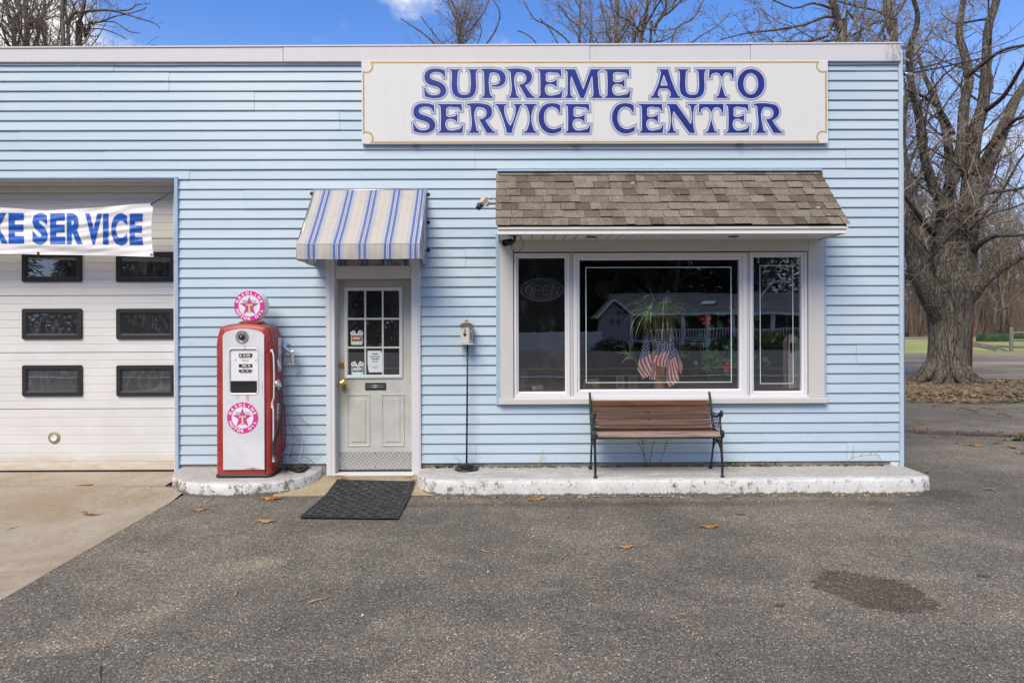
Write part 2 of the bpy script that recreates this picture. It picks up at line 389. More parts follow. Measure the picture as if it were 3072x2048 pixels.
def kerbmat():
    g = NT('flaking_white_paint'); xyz = g.sep(); nz = g.sep(g.n('NewGeometry', out='Normal'))[2]
    top = g.rng(nz, .6, .9)
    n1 = g.noise(11, 12, .80, g.map((1, 1, .8)), dist=.5); n2 = g.noise(62, 7, .85); n3 = g.noise(1.6, 5, .6)
    paint = g.mix(g.rng(g.noise(4, 6), .4, .7), (.62,.61,.595), (.70,.69,.68))
    grime = g.mix(g.rng(n2, .35, .65), (.035,.030,.024), (.17,.145,.115))
    lowz = g.rng(xyz[2], .045, .0, 0, .16); leftx = g.rng(xyz[0], -1.2, -2.6, 0, .03)
    th = g.math('SUBTRACT', g.math('SUBTRACT', .540, lowz), leftx)
    th = g.math('SUBTRACT', th, g.math('MULTIPLY', g.math('SUBTRACT', n3, .5), .22))
    q = g.math('SUBTRACT', g.math('ADD', g.math('MULTIPLY', n1, .6), g.math('MULTIPLY', n2, .4)), th)
    side_m = g.math('MULTIPLY', g.rng(q, -.008, .022), .9)
    yb = g.rng(xyz[1], 6.42, 6.54)   # the worn middle of the walking surface, away from the painted nose
    spk = g.rng(g.noise(40, 8, .85, g.map((.5, 1.3, 1)), dist=.8), .50, .60)
    worn = g.math('MULTIPLY', g.math('MULTIPLY', yb, g.rng(spk, 0, 1, .6, 1.)), g.rng(g.noise(3.2, 8, .72, g.map((.6, 1.7, 1))), .28, .50))
    top_m = g.math('MAXIMUM', g.math('MULTIPLY', worn, .85), g.math('MULTIPLY', spk, .7))
    top_m = g.math('MAXIMUM', top_m, g.math('MULTIPLY', side_m, .6))
    topc = g.mix(g.rng(n2, .35, .65), (.10,.082,.066), (.36,.32,.275))
    c = g.mix(side_m, paint, grime); ct = g.mix(top_m, paint, topc); c = g.mix(top, c, ct)
    c = g.mix(g.rng(g.vor(13., out='Distance', feature='DISTANCE_TO_EDGE', vec=g.n('VectorMath', {0: g.pos, 1: g.n('TexNoise', {'Vector': g.pos, 'Scale': 9.}, 'Color')}, operation='ADD')), .022, .0, 0, .75), c, (.15,.13,.11))
    g.bump(g.math('ADD', n1, n2), .6, .006); return g.fin(c, .75, 0, .3)
M['kerb'] = kerbmat()
M['founding'] = concrete('grey_foundation', (.17,.16,.145), (.25,.235,.21), (.09,.08,.06))
def shingle():
    g = NT('brown_shingle'); rn = g.n('ObjectInfo', out='Random')
    a = g.ramp(rn, [(0,(.095,.078,.062)),(.25,(.145,.122,.098)),(.75,(.185,.158,.128)),(1,(.195,.175,.15))])
    v = g.n('TexVoronoi', {'Vector': g.pos, 'Scale': 190.}, 'Color')
    c = g.mix(g.rng(g.sep(v)[0], .0, 1., 0, 1), g.mix(1., a, (.62,.62,.62), 'MULTIPLY'), g.mix(1., a, (1.55,1.5,1.45), 'MULTIPLY'))
    c = g.mix(g.rng(g.noise(3.2, 6, .7), .48, .72, 0, .55), c, (.065,.052,.045))
    c = g.mix(g.rng(g.noise(11, 3, .6), .70, .72, 0, .8), c, (.42,.43,.30))
    g.bump(g.noise(200, 3), .6, .003); return g.fin(c, .95, 0, .15)
M['shingle'] = shingle()
def wood(name, a, b, sc=1.0, rough=.5, axis=0):
    g = NT(name); m_ = [18, 18, 18]; m_[axis] = .9
    f = g.noise(2.2*sc, 8, .7, g.map(tuple(m_)), dist=.5); f2 = g.noise(9*sc, 6, .75, g.map(tuple(m_)))
    rn = g.n('ObjectInfo', out='Random')
    c = g.mix(g.rng(f, .3, .7), a, b); c = g.mix(g.rng(f2, .5, .8, 0, .5), c, tuple(x*.35 for x in a)); c = g.mix(1., c, g.mix(rn, (.85,.85,.85), (1.15,1.12,1.1)), 'MULTIPLY')
    g.bump(f2, .4, .002); return g.fin(c, rough, 0, .35)
M['slat'] = wood('brown_stained_slat', (.065,.030,.016), (.16,.072,.034))
M['slat_grey'] = wood('weathered_grey_slat', (.13,.085,.065), (.30,.24,.21), rough=.85)
M['post'] = wood('grey_fence_wood', (.12,.115,.10), (.22,.21,.19), rough=.9, axis=2)
def bark(name, a, b, lichen=.5, zs=.13, sc=13):
    g = NT(name); m_ = g.map((1, 1, zs)); f = g.noise(sc, 8, .72, m_, dist=.9); v = g.vor(sc*1.5, vec=m_, feature='DISTANCE_TO_EDGE')
    c = g.mix(g.rng(f, .35, .68), a, b)
    c = g.mix(g.rng(g.noise(3.3, 5, .7), .58, .68, 0, lichen), c, (.21,.22,.13))
    c = g.mix(g.rng(v, .10, .0, 0, .45), c, tuple(x*.4 for x in a)); h = g.math('ADD', g.math('MULTIPLY', f, 1.6), g.rng(v, 0, .16, 0, .6)); g.bump(h, 1.0, .06); return g.fin(c, .92, 0, .2)
M['bark'] = bark('maple_bark', (.088,.074,.062), (.29,.25,.205), .75)
M['bark_far'] = bark('woodland_bark', (.12,.098,.08), (.27,.225,.18), .4, .15, 6)
M['branch'] = simple('branch_bark', (.15,.12,.09), .9, 0, .35, 3)
M['twigs'] = simple('fine_twigs', (.21,.17,.14), .9, 0, .3, 2)
M['brush'] = simple('brown_brush', (.16,.115,.085), .95, 0, .35, .8)
M['pine'] = simple('pine_needles', (.018,.032,.014), .7, 0, .4, 1.5)
M['hedge'] = simple('clipped_hedge', (.022,.05,.014), .7, 0, .5, 6)
M['forsythia'] = simple('yellow_green_shrub', (.16,.15,.02), .8, 0, .4, 4)
def red_body():
    g = NT('faded_red_enamel'); f = g.rng(g.noise(2.2, 6, .65), .35, .68); c = g.mix(f, (.29,.026,.024), (.40,.052,.045))
    nz = g.sep(g.n('NewGeometry', out='Normal'))[2]
    c = g.mix(g.rng(nz, .1, .8, 0, .65), c, (.27,.09,.06)); c = g.mix(g.rng(g.noise(5, 7, .75), .52, .72, 0, .45), c, (.42,.12,.10)); c = g.mix(g.rng(g.noise(60, 5, .8), .66, .74, 0, .6), c, (.13,.035,.02))
    return g.fin(c, .42, 0, .45)
M['red'] = red_body()
def pump_white():
    g = NT('rust_spotted_white_enamel'); z = g.sep()[2]
    c = g.mix(g.rng(g.noise(3, 6, .6), .4, .7), (.60,.60,.62), (.69,.685,.70))
    low = g.math('MULTIPLY', g.rng(z, .30, .15, 0, .16), 1.)
    q = g.math('ADD', g.noise(42, 7, .75), low)
    c = g.mix(g.rng(q, .72, .80, 0, .9), c, (.30,.13,.03))
    c = g.mix(g.rng(g.noise(9, 6, .7, g.map((1, 1, .35))), .62, .78, 0, .5), c, (.50,.40,.26))
    x = g.sep()[0]; wn = g.noise(24, 6, .75)
    for (px, py, rx, rz, am) in ((733, 1040, .010, .055, .75), (728, 1048, .05, .006, .6), (700, 1050, .05, .008, .4), (742, 1190, .02, .05, .6), (712, 1186, .02, .03, .35), (757, 1402, .085, .012, .95), (786, 1160, .006, .08, .5), (793, 1390, .006, .10, .6), (770, 1080, .012, .02, .3)):
        cx, cz = WX(px, 6.60), WZ(py, 6.60)
        u = g.math('DIVIDE', g.math('SUBTRACT', x, cx), rx); v = g.math('DIVIDE', g.math('SUBTRACT', z, cz), rz)
        q = g.math('ADD', g.math('SQRT', g.math('ADD', g.math('MULTIPLY', u, u), g.math('MULTIPLY', v, v))), g.math('MULTIPLY', g.math('SUBTRACT', wn, .5), 2.6))
        c = g.mix(g.rng(q, 1.3, .1, 0, am), c, (.36,.20,.07))
    return g.fin(c, .33, 0, .5)
M['pump_white'] = pump_white()
def gdoor():
    g = NT('garage_door_paint'); xyz = g.sep(); z = xyz[2]
    c = g.mix(g.rng(g.noise(2, 5), .4, .7), (.645,.63,.61), (.70,.685,.67))
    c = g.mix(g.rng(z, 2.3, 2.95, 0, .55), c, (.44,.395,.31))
    c = g.mix(g.math('MULTIPLY', g.rng(z, .30, .14, 0, .8), g.rng(g.noise(6, 6, .7, g.map((.6, 1, 3))), .2, .7)), c, (.50,.38,.19))
    c = g.mix(g.rng(g.noise(40, 5, .8), .66, .76, 0, .35), c, (.3,.27,.22))
    return g.fin(c, .45, 0, .4)
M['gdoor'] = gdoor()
def doormat_paint():
    g = NT('scuffed_door_paint'); xyz = g.sep(); z = xyz[2]; x = xyz[0]
    c = g.mix(g.rng(g.noise(4, 7, .7), .35, .7), (.43,.43,.39), (.52,.52,.485))
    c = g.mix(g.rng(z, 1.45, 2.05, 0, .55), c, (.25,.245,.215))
    hx = g.math('SUBTRACT', x, WX(1030)); hz = g.math('SUBTRACT', z, WZ(1150))
    q = g.math('SQRT', g.math('ADD', g.math('MULTIPLY', g.math('MULTIPLY', hx, hx), 3.0), g.math('MULTIPLY', g.math('MULTIPLY', hz, hz), .35)))
    q = g.math('ADD', q, g.math('MULTIPLY', g.math('SUBTRACT', g.noise(14, 6, .8), .5), .16))
    c = g.mix(g.rng(q, .26, .02, 0, .75), c, (.20,.17,.12))
    c = g.mix(g.rng(g.noise(20, 7, .8, g.map((1, 1, .5))), .60, .72, 0, .4), c, (.24,.23,.21))
    return g.fin(c, .5, 0, .4)
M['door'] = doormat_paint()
def plate():
    g = NT('diamond_plate'); xyz = g.sep()
    a = g.math('ADD', g.math('MULTIPLY', xyz[0], 150.), g.math('MULTIPLY', xyz[2], 150.)); b = g.math('SUBTRACT', g.math('MULTIPLY', xyz[0], 150.), g.math('MULTIPLY', xyz[2], 150.))
    h = g.math('MAXIMUM', g.math('MULTIPLY', g.math('SINE', a), g.math('SINE', g.math('MULTIPLY', b, .5))), g.math('MULTIPLY', g.math('SINE', b), g.math('COSINE', g.math('MULTIPLY', a, .5))))
    h = g.rng(h, .45, .85); g.bump(h, 1.0, .006)
    c = g.mix(h, (.40,.39,.38), (.78,.78,.77)); c = g.mix(g.rng(g.noise(12, 6, .7), .55, .75, 0, .5), c, (.2,.18,.15))
    return g.fin(c, .42, .35)
M['plate'] = plate()
def glass(name, refl=.22, tint=(.9,.93,.93), dirt=.05, dcol=(.4,.42,.43), swirl=0.):
    g = NT(name); t = g.t
    tr = t.nodes.new('ShaderNodeBsdfTransparent'); tr.inputs[0].default_value = (*tint, 1)
    gl = t.nodes.new('ShaderNodeBsdfGlossy'); gl.inputs['Roughness'].default_value = .0; gl.inputs['Color'].default_value = (.9,.93,.97,1)
    bmp = g.n('Bump', {'Height': g.noise(1.1, 2), 'Strength': .05, 'Distance': .02}); t.links.new(bmp, gl.inputs['Normal'])
    lw = t.nodes.new('ShaderNodeLayerWeight'); lw.inputs[0].default_value = .5
    f = g.rng(lw.outputs['Facing'], 0, 1, refl, 1.0, False)
    mx = t.nodes.new('ShaderNodeMixShader'); t.links.new(f, mx.inputs[0]); t.links.new(tr.outputs[0], mx.inputs[1]); t.links.new(gl.outputs[0], mx.inputs[2])
    df = t.nodes.new('ShaderNodeBsdfDiffuse'); df.inputs[0].default_value = (*dcol, 1)
    m2 = t.nodes.new('ShaderNodeMixShader'); d = g.rng(g.noise(5, 8, .75, g.map((1, 1, .4)), dist=swirl), .48, .8, dirt*.3, dirt*3)
    t.links.new(d, m2.inputs[0]); t.links.new(mx.outputs[0], m2.inputs[1]); t.links.new(df.outputs[0], m2.inputs[2])
    t.links.new(m2.outputs[0], g.out.inputs[0]); return g.mat
M['glass'] = glass('window_glass', .105, (.97,.985,.98), dirt=.006)
M['glass_dirty'] = glass('dusty_window_glass', .12, (.97,.98,.98), dirt=.05, dcol=(.30,.30,.32))
M['glass_grimy'] = glass('swirl_smeared_glass', .035, (.8,.82,.82), .17, (.25,.26,.28), 4.)
M['dull_metal'] = simple('dull_grey_metal', (.62,.63,.64), .35, 0, .15, 30, spec=.7)
M['lace'] = simple('bug_screen', (.10,.11,.12), .9)

# ================================================================== SETTING: ground and paving
def sheet(name, pts, m, z=None, **kw):
    vs = [(p[0], p[1], p[2] if len(p) > 2 else z) for p in pts]
    o = bpy.data.objects.new(name, mesh(name, vs, [list(range(len(vs)))], m)); link(o); tag(o, kind='structure'); return o
g = MB(); ys = [(-400,-1.6),(-60,-1.6),(-38,-1.45),(-22,-.12),(-14,-.03),(0,-.03),(400,-.03)]
for i, (y, z) in enumerate(ys):
    g.v += [Vector((-400, y, z)), Vector((400, y, z))]
g.f = [[2*i, 2*i+1, 2*i+3, 2*i+2] for i in range(len(ys)-1)]; g.m = [0]*len(g.f)
tag(g.obj('ground', M['soil']), kind='structure')
near_edge = onZ(2716, 1190, 0).y; far_edge = onZ(2716, 1146, 0).y
sheet('parking_lot', [(-30,-4,0),(40,-4,0),(40,near_edge+.6,0),(-30,near_edge+.6,0)], M['asphalt'])
yl0, yl1, yr = onZ(2900, 1058, 0).y, onZ(2900, 1017, 0).y, onZ(2900, 1011.5, 0).y
sheet('far_lot', [(-20,far_edge-.3,-.006),(70,far_edge-.3,-.006),(70,yl0,-.006),(-20,yl0,-.006)], M['far_lot'])
sheet('lawn', [(-40,yl0-.4,0),(90,yl0-.4,0),(90,yl1,0),(-40,yl1,0)], M['lawn'])
sheet('far_road', [(-90,yl1-.5,.004),(140,yl1-.5,.004),(140,yr,.004),(-90,yr,.004)], M['far_lot'])
# leaf-covered strip under the maple, with an uneven near edge
g = MB(); n = 40; x0, x1 = 2.0, 22.0
for i in range(n+1):
    x = x0 + (x1-x0)*i/n; w = .35*mnoise.noise((x*.5, 0, 3)); ne = onZ(2716, 1206, 0).y - .13*(x-8)
    for t in range(4):
        y = (ne + w) + (far_edge + .2*mnoise.noise((x, 4, 1)) - ne - w)*t/3
        g.v.append(Vector((x, y, .004 + .075*math.sin(math.pi*t/3))))
for i in range(n):
    for t in range(3):
        a = i*4+t; g.f.append([a, a+4, a+5, a+1]); g.m.append(0)
tag(g.obj('planted_strip', M['soil'], smooth=True), kind='structure')
# road in front of the shop (behind the camera, seen mirrored in the shop window)
sheet('grass_verge', [(-60,-5.4,-.01),(60,-5.4,-.01),(60,-4,-.01),(-60,-4,-.01)], M['verge'])
sheet('road', [(-150,-13.5,-.005),(150,-13.5,-.005),(150,-5.4,-.005),(-150,-5.4,-.005)], M['road_asphalt'])
sheet('road_line', [(-100,-6.45,.0),(100,-6.45,.0),(100,-6.3,.0),(-100,-6.3,.0)], M['w_print'])
for y in (-9.75, -9.45): sheet('centre_line', [(-100,y,.0),(100,y,.0),(100,y+.14,.0),(-100,y+.14,.0)], M['gold'])
sheet('driveway', [(-60,-24,-.02),(60,-24,-.02),(60,-13.5,-.009),(-60,-13.5,-.009)], M['road_asphalt'])
# garage apron: slopes up to the door
g = MB(); ax = WX(545, 6.48, 1478); jag = lambda y: ax + .02*mnoise.noise((y*3, 1, 0)) + .035*(6.5-y)
ys = [-3.9] + [i*.25 for i in range(-12, 26)] + [6.45, 6.70]
zf = lambda y: .008 + max(0, (y-5.6)/1.7)*.062
for y in ys: g.v += [Vector((-9, y, zf(y))), Vector((-3.9, y, zf(y))), Vector((jag(y), y, .002 + max(0, (y-6.2))*.06))]
for i in range(len(ys)-1):
    a = 3*i; g.f += [[a, a+1, a+4, a+3], [a+1, a+2, a+5, a+4]]; g.m += [0, 0]
tag(g.obj('concrete_apron', M['apron']), kind='structure')
g = MB(); g.v = [Vector(p) for p in ((-9,6.715,zf(6.715)+.004),(-3.41,6.715,zf(6.6)),(-3.44,7.5,zf(7.3)+.012),(-9,7.5,zf(7.3)+.012),(-9,6.72,-.02),(-3.41,6.72,-.02))]
g.f = [[0,1,2,3],[4,5,1,0]]; g.m = [0,0]; tag(g.obj('door_sill_slab', M['apron']), kind='structure')
sheet('entrance_slab', [(-2.25,6.43,.004),(-.62,6.43,.004),(-.62,7.02,.080),(-2.25,7.02,.080)], M['pebble'])

def kerb_block(name, outline, ztop, zback=None):
    """plan outline (x, y) from the wall round to the wall; rounded nose"""
    g = MB(); n = len(outline); cx = sum(p[0] for p in outline)/n; cy = sum(p[1] for p in outline)/n
    def inset(d):
        out = []
        for i in range(n):
            a = Vector(outline[max(i-1,0)]); b = Vector(outline[min(i+1,n-1)]); t = (b-a).normalized(); nn = Vector((-t.y, t.x))
            p = Vector(outline[i]); q = p + nn*d if (Vector((cx,cy))-p).dot(nn) > 0 else p - nn*d
            if i in (0, n-1): q.y = p.y
            out.append(q)
        return out
    rows = [(0,-.03),(0,.03),(.002,ztop*.5),(.006,ztop-.022),(.014,ztop-.007),(.03,ztop),(.09,ztop+.001)]
    for d, z in rows:
        for i, p in enumerate(inset(d)):
            w = .004*mnoise.noise((p.x*4, p.y*4, z*9)) + .003*mnoise.noise((p.x*14, p.y*14, z*20))
            zz = z
            if zback is not None and z > ztop*.6: zz = z + (zback-ztop)*max(0, (p.y-6.4)/.6)
            g.v.append(Vector((p.x, p.y - w, zz + (w*.7 if z > .05 else 0))))
    for r in range(len(rows)-1):
        for i in range(n-1):
            a = r*n+i; g.f.append([a, a+1, a+n+1, a+n]); g.m.append(0)
    b = (len(rows)-1)*n; g.f.append([b+i for i in range(n)]); g.m.append(0)
    return tag(g.obj(name, M['kerb'], smooth=True, sharp=50), kind='structure')
def sub(pts, k=4):
    out = []
    for a, b in zip(pts, pts[1:]):
        L = (Vector(b)-Vector(a)).length; m = max(1, int(L/.06))
        out += [(a[0]+(b[0]-a[0])*j/m, a[1]+(b[1]-a[1])*j/m) for j in range(m)]
    return out + [pts[-1]]
o = [( -3.405+.0, 7.03)] + [(-2.665 - .74*math.cos(math.pi*t/28), 6.98 - .585*math.sin(math.pi*t/28)**.85) for t in range(0, 29)] + [(-1.925, 7.03)]
kerb_block('kerb_island', sub(o), .122, .165)
xl, xr = WX(1256, 6.9), 4.13
o = [(xl, 7.03), (xl-.01, 6.80), (xl+.02, 6.66), (xl+.10, 6.52), (xl+.22, 6.43), (xl+.38, 6.385), (xl+.6, 6.37)] + [(xr-.32, 6.37), (xr-.18, 6.39), (xr-.07, 6.44), (xr-.015, 6.53), (xr, 6.66), (xr+.0, 6.9), (xr-.03, 7.03)]
kerb_block('kerb_ledge', sub(o), .150)

# ================================================================== THE SHOP BUILDING
XL, XR = -8.2, WX(2704)
shop = thing('service_building', (0, 7.0, 0), 'single-storey shop building clad in light blue horizontal siding with white fascia', 'building')
gx = WX(533); gz = WZ(534)
dx0, dx1, dz1 = WX(1004), WX(1238), WZ(776)
wx0, wx1, wz0, wz1 = WX(1541), WX(2420), WZ(1191), WZ(758)
ztop_l, ztop_r = onY(0, 152, 7).z, onY(2697, 138, 7).z
# wall core around the openings
holes = [(-6.9, gx, -.1, gz), (dx0, dx1, -.1, dz1), (wx0, wx1, wz0, wz1)]
xs = sorted({XL, XR-.02, -6.9, gx, dx0, dx1, wx0, wx1}); zs = sorted({-.1, 4.35, gz, dz1, wz0, wz1})
g = MB()
for a, b in zip(xs, xs[1:]):
    run = None
    for c, d in zip(zs, zs[1:]):
        cx, cz = (a+b)/2, (c+d)/2
        solid = not any(h[0] < cx < h[1] and h[2] < cz < h[3] for h in holes)
        if solid: run = [run[0] if run else c, d]
        if (not solid or d == zs[-1]) and run:
            g.box(a, b, 7.003, 7.14, run[0], run[1]); run = None
g.obj('wall', M['founding'], shop)
g = MB(); g.box(XR-.16, XR-.02, 7.14, 16, -.1, 4.35); g.box(XL, XL+.14, 7.14, 16, -.1, 4.35); g.box(XL+.14, XR-.16, 15.86, 16, -.1, 4.35)
g.obj('side_wall', M['siding'], shop)
box('roof', XL+.02, XR-.04, 7.02, 15.98, 4.352, 4.42, M['dark'], shop)
# dark rooms behind the glass
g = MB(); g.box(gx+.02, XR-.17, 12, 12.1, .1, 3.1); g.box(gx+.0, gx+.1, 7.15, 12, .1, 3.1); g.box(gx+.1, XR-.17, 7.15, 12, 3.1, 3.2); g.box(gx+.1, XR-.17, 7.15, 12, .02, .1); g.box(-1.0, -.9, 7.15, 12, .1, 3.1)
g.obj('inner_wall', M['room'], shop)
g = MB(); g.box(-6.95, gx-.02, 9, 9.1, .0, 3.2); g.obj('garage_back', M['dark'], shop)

# fascia panels (the board tapers with the roof), with a thin metal drip below
def zt(x): return ztop_l + (ztop_r-ztop_l)*(x-WX(0))/(WX(2697)-WX(0))
zb = onY(1400, 191.5, 7).z
cuts = [XL, WX(858), WX(1771), WX(2249), WX(2697)]
for i, (a, b) in enumerate(zip(cuts, cuts[1:])):
    MB().prism([(a+.0015, zb), (b-.0015, zb), (b-.0015, zt(b)), (a+.0015, zt(a))], 6.945 - .003*(i % 2), 7.02).obj('fascia', M['fascia_end'] if i == 3 else M['fascia'], shop, bevel=.004)
g = MB(); g.box(XL, WX(2699), 6.935, 7.06, 0, .014); 
for v in g.v: v.z += zt(v.x) + .0005
g.obj('roof_edge', M['fascia'], shop)
g = MB(); n = 60
for i in range(n+1):
    x = XL + (WX(2693)-XL)*i/n; s = -.012*max(0, mnoise.noise((x*1.3, 2, 0))) - .004
    for (y, z) in ((7.0, zb-.001), (6.967, zb-.001), (6.965, zb-.016+s), (7.0, zb-.02+s)): g.v.append(Vector((x, y, z)))
for i in range(n):
    for k in range(3): a = i*4+k; g.f.append([a, a+4, a+5, a+1]); g.m.append(0)
g.obj('drip_strip', M['flashing'], shop)

# siding, one board at a time
zk0 = onY(2600, 214, 7).z; zk40 = onY(2600, 1381.5, 7).z; pitch = (zk0-zk40)/40
XS = WX(2694)
cut = [(-9, gx, -1, gz), (WX(984), WX(1258), -1, WZ(778)), (WX(1500), WX(2467), WZ(1205), WZ(519))]
prof = [(-.0155, .0), (-.0175, .004), (-.007, None), (-.0008, None)]
for k in range(-1, 41):
    z0 = zk0 - k*pitch; z1 = z0 + pitch
    if k == -1: z1 = zb - .002
    zc = (z0+z1)/2; segs = [(XL, XS)]
    for h in cut:
        if h[2] < zc < h[3]:
            ns = []
            for a, b in segs:
                if h[1] <= a or h[0] >= b: ns.append((a, b)); continue
                if a < h[0]: ns.append((a, h[0]))
                if b > h[1]: ns.append((h[1], b))
            segs = ns
    j = (k-7)//2 if k >= 0 else 9
    seams = sorted(WX(62 + 225*(j % 5) + 30*((j*7) % 3) + 1110*n) for n in range(-2, 4))
    out = []
    for a, b in segs:
        for s in seams:
            if a + .25 < s < b - .25: out.append((a, s)); a = s
        out.append((a, b))
    for i, (a, b) in enumerate(out):
        if b - a < .03: continue
        dy = 7.0 - (.003 if i % 2 else 0) ; wv = .0018*math.sin(k*1.7+i)
        g = MB(); nx = max(1, int((b-a)/.8))
        P = [(0, z0), (-.0172, z0), (-.0200, z0+.005), (-.0065, z1-.0122), (-.0004, z1-.0105), (-.0004, z1), (0, z1)]
        for q in range(nx+1):
            x = a + .0010 + (b-a-.0020)*q/nx; bow = .0024*mnoise.noise((x*.8, k*3.1, 0))
            for (py_, pz_) in P: g.v.append(Vector((x, dy + py_ + (bow if py_ < -.01 else 0), pz_ + bow*.8)))
        m_ = len(P)
        for q in range(nx):
            for t in range(m_-1): u = q*m_+t; g.f.append([u, u+m_, u+m_+1, u+1]); g.m.append(0)
        g.f += [[t for t in range(m_)], [nx*m_+t for t in range(m_)][::-1]]; g.m += [0, 0]
        g.obj('siding_plank', M['siding'], shop)
# corner trim, conduit and the end block
MB().box(XS+.001, WX(2706), 6.966, 7.1, onY(2700, 1404, 7).z, zt(4)-.05).obj('corner_trim', M['siding'], shop, bevel=.004)
g = MB(); g.tube([(WX(2706)+.008, 6.985, .16), (WX(2706)+.008, 6.985, 3.3), (WX(2706)-.004, 6.98, 3.55), (WX(2706)-.004, 6.97, 4.2)], .009, 8)
g.obj('conduit', M['flashing'], shop, smooth=True)
box('trim_block', WX(2668), WX(2692), 6.985, 7.002, onY(2680, 1397, 7).z, onY(2680, 1384, 7).z, M['trim'], shop)
box('foundation', dx1+.1, XR-.03, 6.998, 7.0025, -.05, zk40, M['founding'], shop)
box('foundation', gx+.01, dx0-.1, 6.998, 7.0025, -.05, zk40, M['founding'], shop)

# ---- garage door
DY = 7.24
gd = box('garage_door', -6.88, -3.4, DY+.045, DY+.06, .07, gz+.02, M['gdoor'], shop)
zseam = [.083] + [onY(300, p, DY).z for p in (1226, 1057, 886.5, 716)] + [gz]
for a, b in zip(zseam, zseam[1:]):
    P = [(0.012, a+.002), (0, a+.006)]
    for t in range(1, 7):
        z = a + (b-a)*t/7
        P += [(0, z-.005), (.0045, z-.002), (.0045, z+.002), (0, z+.005)]
    P += [(0, b-.006), (.012, b-.002), (.04, b-.002), (.04, a+.002)]
    g = MB()
    for x in (-6.86, -3.42):
        for (y, z) in P: g.v.append(Vector((x, DY+y, z)))
    n = len(P)
    for t in range(n): g.f.append([t, t+n, (t+1) % n+n, (t+1) % n]); g.m.append(0)
    g.obj('door_section', M['gdoor'], gd)
def frame_mb(x0, x1, z0, z1, w, ya, yb, r=0., inner=0.):
    """rectangular ring; r rounds the outer corners, inner slopes the inside edge"""
    g = MB()
    def ring(i, rr, y):
        pts = []
        for cx, cz, a0 in ((x1-i-rr, z0+i+rr, -90), (x1-i-rr, z1-i-rr, 0), (x0+i+rr, z1-i-rr, 90), (x0+i+rr, z0+i+rr, 180)):
            for t in range(4):
                an = R(a0 + 30*t); pts.append(Vector((cx+rr*math.cos(an), y, cz+rr*math.sin(an))))
        return pts
    rings = [ring(0, max(r, 1e-3), yb), ring(0, max(r, 1e-3), ya+.003), ring(.003, max(r-.003, 1e-3), ya), ring(w-inner, max(r*.6, 1e-3), ya), ring(w, max(r*.5, 1e-3), ya+max(inner, .004)), ring(w, max(r*.5, 1e-3), yb)]
    for q in rings: g.v += q
    n = 16
    for i in range(len(rings)-1):
        for k in range(n):
            k2 = (k+1) % n; g.f.append([i*n+k, i*n+k2, (i+1)*n+k2, (i+1)*n+k]); g.m.append(0)
    return g
for row, (pa, pb) in enumerate(((756, 846), (925.5, 1017), (1095, 1187.5))):
    for c, (qa, qb) in enumerate(((351, 528), (69, 248), (-213, -34))):
        x0, x1 = WX(qa, DY), WX(qb, DY); z1 = onY((qa+qb)/2, pa, DY).z; z0 = onY((qa+qb)/2, pb, DY).z
        frame_mb(x0, x1, z0, z1, .062, DY-.022, DY+.0, .018, .02).obj('window_frame', M['black'], gd, smooth=True, sharp=35)
        box('pane', x0+.058, x1-.058, DY-.006, DY-.002, z0+.058, z1-.058, M['glass_grimy'], gd)
        box('pane_dark_sheet', x0+.05, x1-.05, DY-.0015, DY-.001, z0+.05, z1-.05, M['dark'], gd)  # dark sheet close behind the glass, standing in for the unlit garage
cpt = onY(163, 1312, DY)
T = Matrix.Translation(cpt) @ Matrix.Rotation(R(90), 4, 'X')
MB().lathe([(.064,0),(.064,.006),(.05,.012),(.045,.004),(.034,.004),(.034,-.01)], 24, T).obj('vent_flange', M['brass'] if 0 else simple('tan_flange', (.36,.28,.16), .5, .2), gd, smooth=True, sharp=40)
MB().lathe([(.036,-.002),(.036,.014),(.03,.014),(.026,.007),(.0,.007)], 24, T).obj('vent_cap', M['white_plastic'], gd, smooth=True, sharp=40)
box('bottom_seal', -6.86, -3.42, DY-.012, DY+.03, .068, .083, M['black'], gd)
# opening trim
box('garage_head', -6.95, gx+.0, 7.141, DY-.004, gz-.028, gz+.03, M['trim'], shop, bevel=.003)
box('garage_head', -6.95, gx, 7.20, DY-.004, gz-.10, gz-.0285, M['casing'], shop)
box('garage_soffit', -6.95, gx, 6.985, 7.1405, gz-.004, gz+.004, M['trim'], shop)
box('garage_jamb', gx-.014, gx+.022, 6.962, 7.3, .02, gz-.004, M['flashing'], shop, bevel=.003)
box('garage_jamb', gx-.12, gx-.0145, 7.16, DY-.0045, .05, gz-.1, M['trim'], shop)
box('head_trim', -6.95, gx+.022, 6.962, 6.9845, gz-.004, gz+.014, M['flashing'], shop, bevel=.003)

# ---- entrance door and its surround
ex = box('entrance_casing', WX(981), WX(1007), 6.955, 7.01, .075, WZ(770), M['trim'], shop, bevel=.004)
box('entrance_casing', WX(1235.5), WX(1263), 6.955, 7.01, .075, WZ(770), M['trim'], shop, bevel=.004)
box('casing_bead', WX(991), WX(995), 6.95, 6.9549, .08, WZ(775), M['trim'], shop)
box('casing_bead', WX(1254), WX(1258), 6.95, 6.9549, .08, WZ(775), M['trim'], shop)
box('door_header', WX(1007)+.001, WX(1235.5)-.001, 6.972, 7.12, WZ(830), WZ(799), M['casing'], shop, bevel=.003)
box('header_lip', WX(1007)+.001, WX(1235.5)-.001, 6.962, 6.9715, WZ(801), WZ(797.5), M['casing'], shop)
box('header_lip', WX(1007)+.001, WX(1235.5)-.001, 6.975, 7.05, WZ(834), WZ(830.2), M['trim'], shop)
for a, b in ((1005.5, 1010), (1234, 1238)):
    box('door_stop', WX(a), WX(b), 7.0105, 7.11, .09, WZ(830), M['casing'], shop)
box('door_threshold', WX(1003), WX(1242), 6.93, 7.10, .074, .098, M['trim'], shop, bevel=.004)
